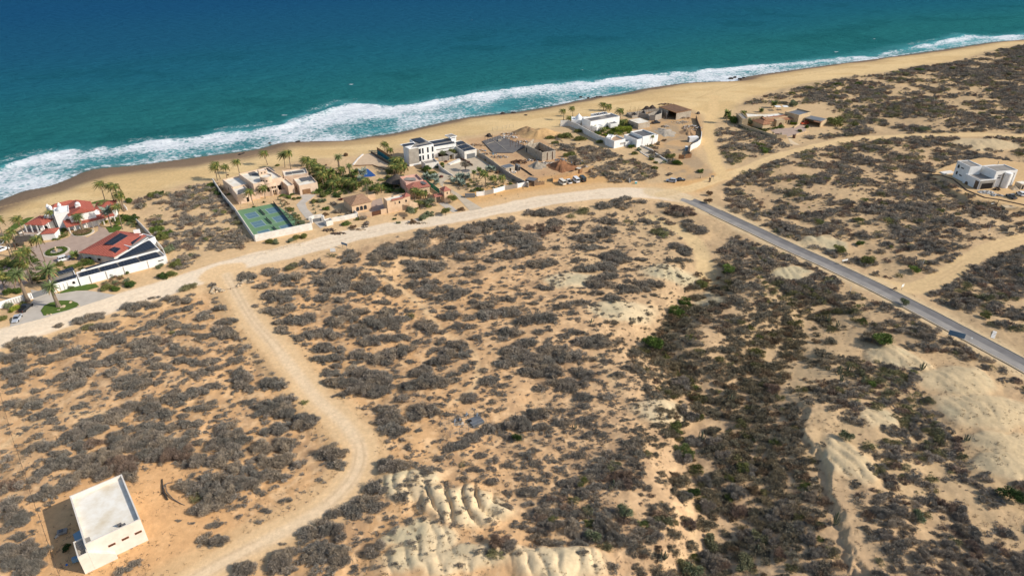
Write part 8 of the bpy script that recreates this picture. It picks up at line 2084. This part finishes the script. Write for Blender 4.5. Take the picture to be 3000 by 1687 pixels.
#signs, enclosure and small things in the scrub
sign((1010, 727), 3.0, .9, 1.3, "long blue-backed billboard standing on posts beside the dirt road", M_BLUE, radians(-32), "billboard")
sign((976, 740), 1.9, 1.4, .4, "square white sign board low at the edge of the dirt road", M_SIGNW, .1)
sign(cJ(210, 505), 2.4, .6, 1.4, "narrow white sign high above the paved road in the scrub", M_SIGNW, .3)
sign(cJ(698, 725), 1.2, 1.0, 1.3, "white board on a post at the mouth of the side road", M_SIGNW, .5, legs=1)
sign(cJ(1150, 1150), 4.2, 1.7, 1.3, "large blue-grey billboard back beside the paved road", M_BLUE, radians(-34), "billboard")
sign(cJ(1620, 245), 3.2, 1.7, .9, "tan board sign on legs beside the upper side road", M_TAN, .25, "billboard")
sign(cJ(1290, 1145), .4, .5, .3, "tiny white marker on the verge near the large billboard", M_SIGNW, 0, "kerb_marker", legs=1)
for (x_, y_), lb_ in (((1437, 232), "thin white stake left of the tan board sign"), ((875, 520), "thin white stake in the scrub above the side road"), ((257, 750), "thin pale stake left of the paved road")):
 tag(MB().build("x", None) if 0 else (lambda o: o)(MB().tube([(*at(*cJ(x_, y_))[:2], at(*cJ(x_, y_))[2] - .2), (*at(*cJ(x_, y_))[:2], at(*cJ(x_, y_))[2] + 2.6)], .06, 5).build("stake", M_SIGNW)), lb_, "stake")
e = empty("motorbike", (*at(*cJ(640, 722)),), .3, "dark motorbike standing on the verge where the side road joins", "motorbike")
for xx in (-.6, .65):
 MB().tube([(xx + .3 * cos(k * pi / 5), 0, .32 + .3 * sin(k * pi / 5)) for k in range(11)], .07, 5).build("wheel", M_TYRE, e)
MB().tube([(-.6, 0, .4), (-.1, 0, .75), (.35, 0, .8), (.65, 0, .35)], [.1, .2, .16, .06], 6).build("body", M_DROCK, e); MB().tube([(.35, -.3, 1.05), (.45, 0, 1.0), (.35, .3, 1.05)], .04, 5).build("handlebar", M_METAL, e); MB().cbox(-.3, 0, .8, .7, .28, .12).build("seat", M_WOOD, e)
e = empty("concrete_steps", (*at(*cJ(1490, 1085)),), -.7, "pale broken concrete channel beside the paved road near the right edge", "steps")
for k in range(5): MB().box(-.5, -k * .8, -.5 - k * .1, .5, -k * .8 + .7, .2 - k * .1).build("step", M_WHITE, e)
ez = at(*cI(1400, 760))
en = empty("fenced_enclosure", (0, 0, 0), 0, "square wire-mesh enclosure round a grey cover in the middle of the scrub", "enclosure")
cor = [cI(770, 845), cI(1020, 1125), cI(1910, 765), cI(1630, 560)]
cw_ = [at(*p) for p in cor]
gx_ = []
for i in range(4):
 a, b = cw_[i], cw_[(i + 1) % 4]; n_ = 2 if i in (0, 2) else 4
 for k in range(n_): t = k / n_; gx_.append(tuple(a[j] + (b[j] - a[j]) * t for j in range(3)))
for q in gx_: MB().tube([(q[0], q[1], q[2] - .3), (q[0], q[1], q[2] + 2.1)], .055, 5).build("post", M_METAL, en)
lp = gx_ + [gx_[0]]
for t in (2.05, 1.05, .15): MB().tube([(q[0], q[1], q[2] + t) for q in lp], .025, 4).build("rail", M_METAL, en)
fine = MB()
for i in range(len(gx_)):
 a, b = lp[i], lp[i + 1]
 for k in range(1, 9):
  t = k / 9; fine.tube([(a[0] + (b[0] - a[0]) * t, a[1] + (b[1] - a[1]) * t, a[2] + .1), (a[0] + (b[0] - a[0]) * t, a[1] + (b[1] - a[1]) * t, a[2] + 2.05)], .008, 3, cap=False)
fine.build("wire_mesh", M_METAL, en)
tn_ = [at(*p) for p in (cI(1440, 690), cI(1590, 890), cI(1870, 760), cI(1725, 575))]
bz = sum(p[2] for p in tn_) / 4
e = empty("tank_cover", (0, 0, 0), 0, "grey slab cover with a square hatch inside the wire enclosure", "cover"); MB().prism([p[:2] for p in tn_], bz - .6, bz + .55).build("slab", M_METAL, e); q = at(*cI(1485, 720)); MB().cbox(q[0] + .2, q[1] - .2, bz + .56, .9, .7, .06, .2).build("hatch", M_DARK, e)
q = at(*cI(1235, 790)); e = empty("pallet", q, .18, "pale slatted pallet lying inside the wire enclosure", "pallet")
for k in range(5): MB().box(-1.2, -.55 + k * .24, .18, 1.2, -.55 + k * .24 + .17, .24).build("slat", M_KERB, e)
for k in (-1, 0, 1): MB().box(k * 1.1 - .06, -.55, 0, k * 1.1 + .06, .6, .175).build("bearer", M_BROWN, e)
for (x_, y_), lb_ in (((1150, 730), "left one of two tent-like board frames in the enclosure"), ((1270, 700), "right one of two tent-like board frames in the enclosure"), ((1440, 570), "small white box frame behind the grey cover"), ((1700, 575), "pale frame at the far corner of the grey cover")):
 q = at(*cI(x_, y_)); e = empty("folding_stand", q, .3, lb_, "board")
 MB().add([(-.45, -.4, 0), (-.45, .4, 0), (0, .4, .8), (0, -.4, .8), (-.4, -.4, 0), (-.4, .4, 0), (.04, .4, .76), (.04, -.4, .76)], [(0, 1, 2, 3), (7, 6, 5, 4), (0, 3, 7, 4), (1, 5, 6, 2), (3, 2, 6, 7), (0, 4, 5, 1)]).build("board", M_SIGNW, e)
 MB().add([(.45, -.4, 0), (.45, .4, 0), (.05, .4, .78), (.05, -.4, .78), (.4, -.4, 0), (.4, .4, 0), (.02, .4, .74), (.02, -.4, .74)], [(3, 2, 1, 0), (4, 5, 6, 7), (4, 7, 3, 0), (2, 6, 5, 1), (7, 6, 2, 3), (1, 5, 4, 0)]).build("board", M_DGREY, e)
EN = zoomf(0, 800, .29115)
for i, (x_, y_, r__) in enumerate([(2160, 155, .8), (2195, 165, .7), (2230, 180, .8), (2140, 175, .6), (2180, 190, .5), (2150, 205, .5), (2255, 180, .6), (2130, 190, .5), (2455, 95, 1.0), (2430, 105, .8), (2480, 85, .9), (2510, 80, .7), (2420, 125, .5), (2540, 90, .6), (2395, 128, .6)]):
 rock(EN(x_, y_), r__, "pale boulder beside the mouth of the dirt track", M_ROCK, "boulders at the track mouth")
post_fence("cable_barrier", [(2250, 180), (2320, 165), (2395, 148)], .6, "low rope barrier across the mouth of the dirt track", c=EN, mat=M_STONE, rails=(.7,), r=.08)
cA3 = zoomf(1500, 1100, .40519); cE3 = zoomf(1450, 560, .37955); cG3 = zoomf(2250, 1100, .40519); cU = zoomf(2000, 80, .3882)
CT = [(cA3(1370, 470), 6, "many-armed cactus at the left rim of the dark wash"), (cA3(1580, 190), 5, "cactus clump in the upper dark wash"), (cA3(455, 385), 3, "dark green cactus clump on the middle slope"), (cA3(1770, 1270), 4, "thin cactus clump near the bottom of the wash"), (cA3(735, 790), 3, "single column cactus in the lower middle scrub"), (cA3(1100, 1330), 5, "leaning dark cactus column at the bottom of the frame"), (cJ(75, 1000), 7, "candelabra cactus below the paved road, left"), (cJ(150, 1040), 5, "smaller cactus right of the candelabra one"), (cJ(870, 1400), 5, "cactus on the ridge below the paved road"), (cJ(240, 1420), 6, "tall cactus on the lower ridge, right one"), (cJ(165, 1440), 6, "tall cactus on the lower ridge, left one"),
  (cE3(745, 1010), 2.4, "dark spiky cactus on the pale clearing"), (cE3(1055, 260), 4, "cactus beside the olive bush under the junction"), (cU(1185, 1110), 7, "tall branching cactus in the scrub above the paved road"), (cU(1300, 1190), 4, "smaller cactus below the tall branching one"), (cU(770, 1290), 4, "cactus in the scrub beside the paved road"), (cU(1400, 810), 3, "cactus on the bank of the upper sandy road"), (cG3(480, 1080), 8, "bare pole-like cactus on the cliff foot"), (cG3(1430, 470), 4, "cactus at the foot of the pale clay hill"), (cG3(680, 60), 5, "cactus above the cliff, upper right scrub"), (cG3(530, 40), 4, "cactus above the cliff, upper left scrub")]
for px, h_, lb_ in CT: cactus(px, h_, lb_, arms=5 if h_ > 3 else 4)
TR = [(cE3(1210, 1200), 5.5, 6.0, 'green', "large feathery green tree at the head of the dark wash"), (cE3(1400, 950), 4, 4.6, 'green', "green tree above the large feathery one"), (cE3(1470, 880), 3.6, 4.0, 'green', "green tree at the end of the sandy wash track"), (cE3(1810, 620), 3.6, 4.6, 'bright', "bright green tree beside the sandy wash track"), (cE3(1600, 740), 3.6, 4.0, 'olive', "yellow-barked tree with thin leaves near the wash track"), (cJ(560, 1190), 5, 6.0, 'bright', "bright green tree below the paved road"), (cJ(710, 850), 3.4, 3.2, 'sage', "airy grey-green tree leaning over the paved road"), (cJ(800, 570), 3.6, 3.8, 'bright', "bright green tree above the side road's mouth"), (cJ(170, 400), 4, 4.6, 'olive', "green tree by the cut bank above the paved road"), (cJ(400, 500), 4.2, 5.0, 'olive', "large dull green tree right of the cut bank"), (cJ(340, 345), 2.6, 3.2, 'green', "small green tree on the bank above"),
  (cJ(1620, 960), 3.5, 3.6, 'brown', "dark leafless tree near the right edge below the side road") if 0 else (cJ(1410, 960), 2.6, 3.0, 'olive', "round olive tree right of the side road, near the paved road"), (cJ(1150, 860), 4.2, 4.4, 'grey', "large grey tree between side road and paved road"), (cA3(1280, 590), 2.8, 2.6, 'bright', "small bright green tree left of the wash"), (cA3(1360, 330), 3, 2.8, 'olive', "olive tree at the wash's left rim"), (cA3(520, 790), 2.8, 2.6, 'olive', "olive-green tree in the middle scrub"), (cA3(800, 990), 3.4, 3.6, 'sage', "pale-limbed green tree in the lower middle scrub"), (cA3(600, 1200), 3.4, 3.4, 'sage', "sage tree with white limbs near the bottom"), (cA3(40, 480), 3, 2.6, 'dark', "dark green tree on the middle slope"), (cA3(1320, 880), 3.2, 3.6, 'dark', "dark green tree at the wash edge"), (cA3(1300, 1430), 3.4, 4.0, 'sage', "feathery green tree at the bottom edge of the wash"), (cA3(1660, 690), 3, 3.0, 'olive', "olive tree deep in the wash"),
  (cG3(1740, 900), 4, 5.0, 'dark', "dark green tree at the right frame edge"), (cG3(560, 460), 3.4, 3.2, 'sage', "sage tree on the cliff crest"), (cG3(750, 70), 2, 2.4, 'bright', "low bright green bush above the cliff"), (cG3(1080, 1030), 3, 3.2, 'sage', "rounded grey-green tree in the lower right scrub"), (cU(820, 510), 3, 4.5, 'olive', "olive bush on the far dune, left"), (cU(1160, 440), 3, 5.0, 'green', "green bush on the far dune, middle"), (cU(1330, 440), 3, 5.0, 'green', "green bush on the far dune, right of the middle one"), (cU(960, 470), 3, 5.0, 'olive', "wide olive bush on the far dune"), (cU(1820, 780), 3, 7.0, 'sage', "wide pale green thicket beside the upper sandy road"), (cU(1780, 330), 3, 7.0, 'green', "wide green thicket at the top of the far dune"), (cU(2030, 320), 3, 6.0, 'olive', "wide olive thicket at the top of the far dune"), (cU(2540, 240), 3, 7.0, 'green', "green thicket at the far right dune top"), (cU(600, 930), 3, 3.5, 'bright', "bright bush above the beach track"), (cU(190, 1270), 3.2, 3.2, 'brown', "brown tree beside the paved road's start"), (cU(200, 1330), 3.2, 3.6, 'brown', "larger brown tree beside the paved road's start")]
for px, h_, rm, tn, lb_ in TR:
 if px[0] is None: continue
 tree(px, h_ * .85, rm * .62, tn, lb_, "green trees of the dry scrub", name="scrub_tree", crown_frac=.8)
G_ = ['green', 'olive', 'dark', 'sage', 'bright']
undergrowth(PP(cC, [(0, 440), (260, 460), (500, 520), (700, 590), (900, 660), (900, 780), (640, 790), (480, 850), (300, 880), (60, 800)], 0), 120, 1.5, G_, "mixed low planting under the palm grove of the ochre compound", 3)
undergrowth(PP(cC, [(900, 640), (1200, 560), (1380, 560), (1320, 700), (1350, 800), (1100, 810), (930, 800)], 0), 55, 1.2, G_, "mixed low planting round the palapa", 4)
undergrowth(PP(cC, [(1480, 930), (1800, 900), (1830, 1010), (1500, 1090)], 0), 26, 1.1, G_ + ['grey'], "mixed low planting before the pink house", 5)
undergrowth(PP(cE, [(560, 470), (700, 520), (880, 470), (1260, 450), (1300, 560), (1160, 600), (1060, 600), (900, 640), (740, 570)], 0), 90, 1.3, ['bright', 'green', 'lime', 'dark'], "lush mixed planting inside the bright white villa's walls", 6)
undergrowth(PP(cA, [(180, 740), (330, 930), (560, 890), (700, 850), (620, 930), (330, 1000), (250, 1040), (150, 900)], 0), 60, 1.0, G_, "mixed planting along the villa's courtyard rim", 7)
undergrowth(PP(cA, [(880, 520), (1000, 560), (980, 640), (880, 610), (790, 560)], 0), 34, 1.2, G_ + ['lime'], "mixed planting right of the red-roofed guest wing", 8)
undergrowth(PP(cA, [(-20, 870), (180, 880), (60, 1000), (-20, 1000)], 0), 24, 1.2, G_, "mixed planting at the left courtyard edge", 9)
undergrowth(PP(cA, [(400, 560), (490, 600), (500, 690), (370, 720), (350, 680)], 0), 24, .9, G_, "mixed planting below the white entry tower", 10)
undergrowth(PP(cA, [(700, 1030), (900, 960), (990, 1040), (820, 1090)], 0), 22, 1.1, ['olive', 'sage', 'brown'], "dry planting between the long white building and the road", 11)
undergrowth(PP(cD, [(900, 760), (1240, 790), (1700, 800), (1850, 840), (1500, 930), (1150, 980), (1020, 900)], 0), 46, .9, ['sage', 'grey', 'olive', 'green'], "sparse dry planting in the modern house garden", 12)
undergrowth(PP(cD, [(560, 660), (760, 690), (800, 800), (640, 790)], 0), 30, 1.0, G_, "mixed planting below the modern house terrace", 13)
undergrowth(PP(cB, [(2080, 420), (2283, 440), (2283, 700), (2150, 680), (2170, 560)], 0), 40, 1.3, G_, "mixed planting under the palms right of the peach villa", 14)
undergrowth(PP(cB, [(1660, 800), (1740, 830), (2000, 1120), (1930, 1150), (1760, 960)], 0), 36, .8, ['olive', 'sage', 'brown'], "low dry planting along the cactus row", 15)
undergrowth(PP(cF, [(500, 520), (680, 540), (900, 600), (1100, 560), (1300, 540), (1150, 570), (900, 640), (600, 590)], 0), 34, 1.2, G_, "mixed planting inside the tan villa's curved wall", 16)
heap(cE(1800, 560), 6, 1.1, M_BLOCK, "low grey-brown spoil ridge on the second building site", "earth_pile", "mound", ry=9, seed=12, ridge=.3)
heap(cE(2150, 560), 5, 1.5, noisy_mat("spoil", srgb(170, 136, 98), srgb(146, 118, 88), .7), "spoil bank in front of the rubble inside the curved wall", "earth_pile", "mound", ry=7, seed=13, ridge=.3)
for i, (x_, y_, rx, ry, lb_) in enumerate([(1960, 560, 4, 1.6, "scattered boards and buckets between slab and half-built house"), (1560, 520, 5, 1.8, "loose stones and pipes on the lower building site"), (1850, 330, 5, 2, "stacked formwork and bars along the slab's right edge"), (1420, 480, 5, 1.4, "broken blocks below the dark foundation slab"), (1700, 230, 6, 1.8, "pale blocks and sheeting behind the foundation slab"), (2330, 560, 3, 2.4, "blue sheeting and boards behind the brown mound"), (1300, 440, 4, 1.5, "broken concrete beside the modern garage")]):
 junk(cD(x_, y_), rx, ry, 60, lb_, "site_clutter", "clutter", 60 + i, [M_BLOCK, M_BROWN, M_STONE, M_WHITE, M_AWN] if i != 5 else [M_AWN, M_BLUE, M_BROWN], .7)
for i, (x_, y_, rx, ry, lb_) in enumerate([(1330, 300, 6, 2, "tangled timber and bars inside the bare concrete walls"), (2060, 345, 5, 2.2, "grey grit and blocks right of the dark pickup"), (1800, 140, 5, 1.5, "stacked blocks behind the brown-roofed shell")]):
 junk(cE(x_, y_), rx, ry, 70, lb_, "site_clutter", "clutter", 80 + i, [M_BLOCK, M_BROWN, M_STONE, M_DGREY], 1.0)
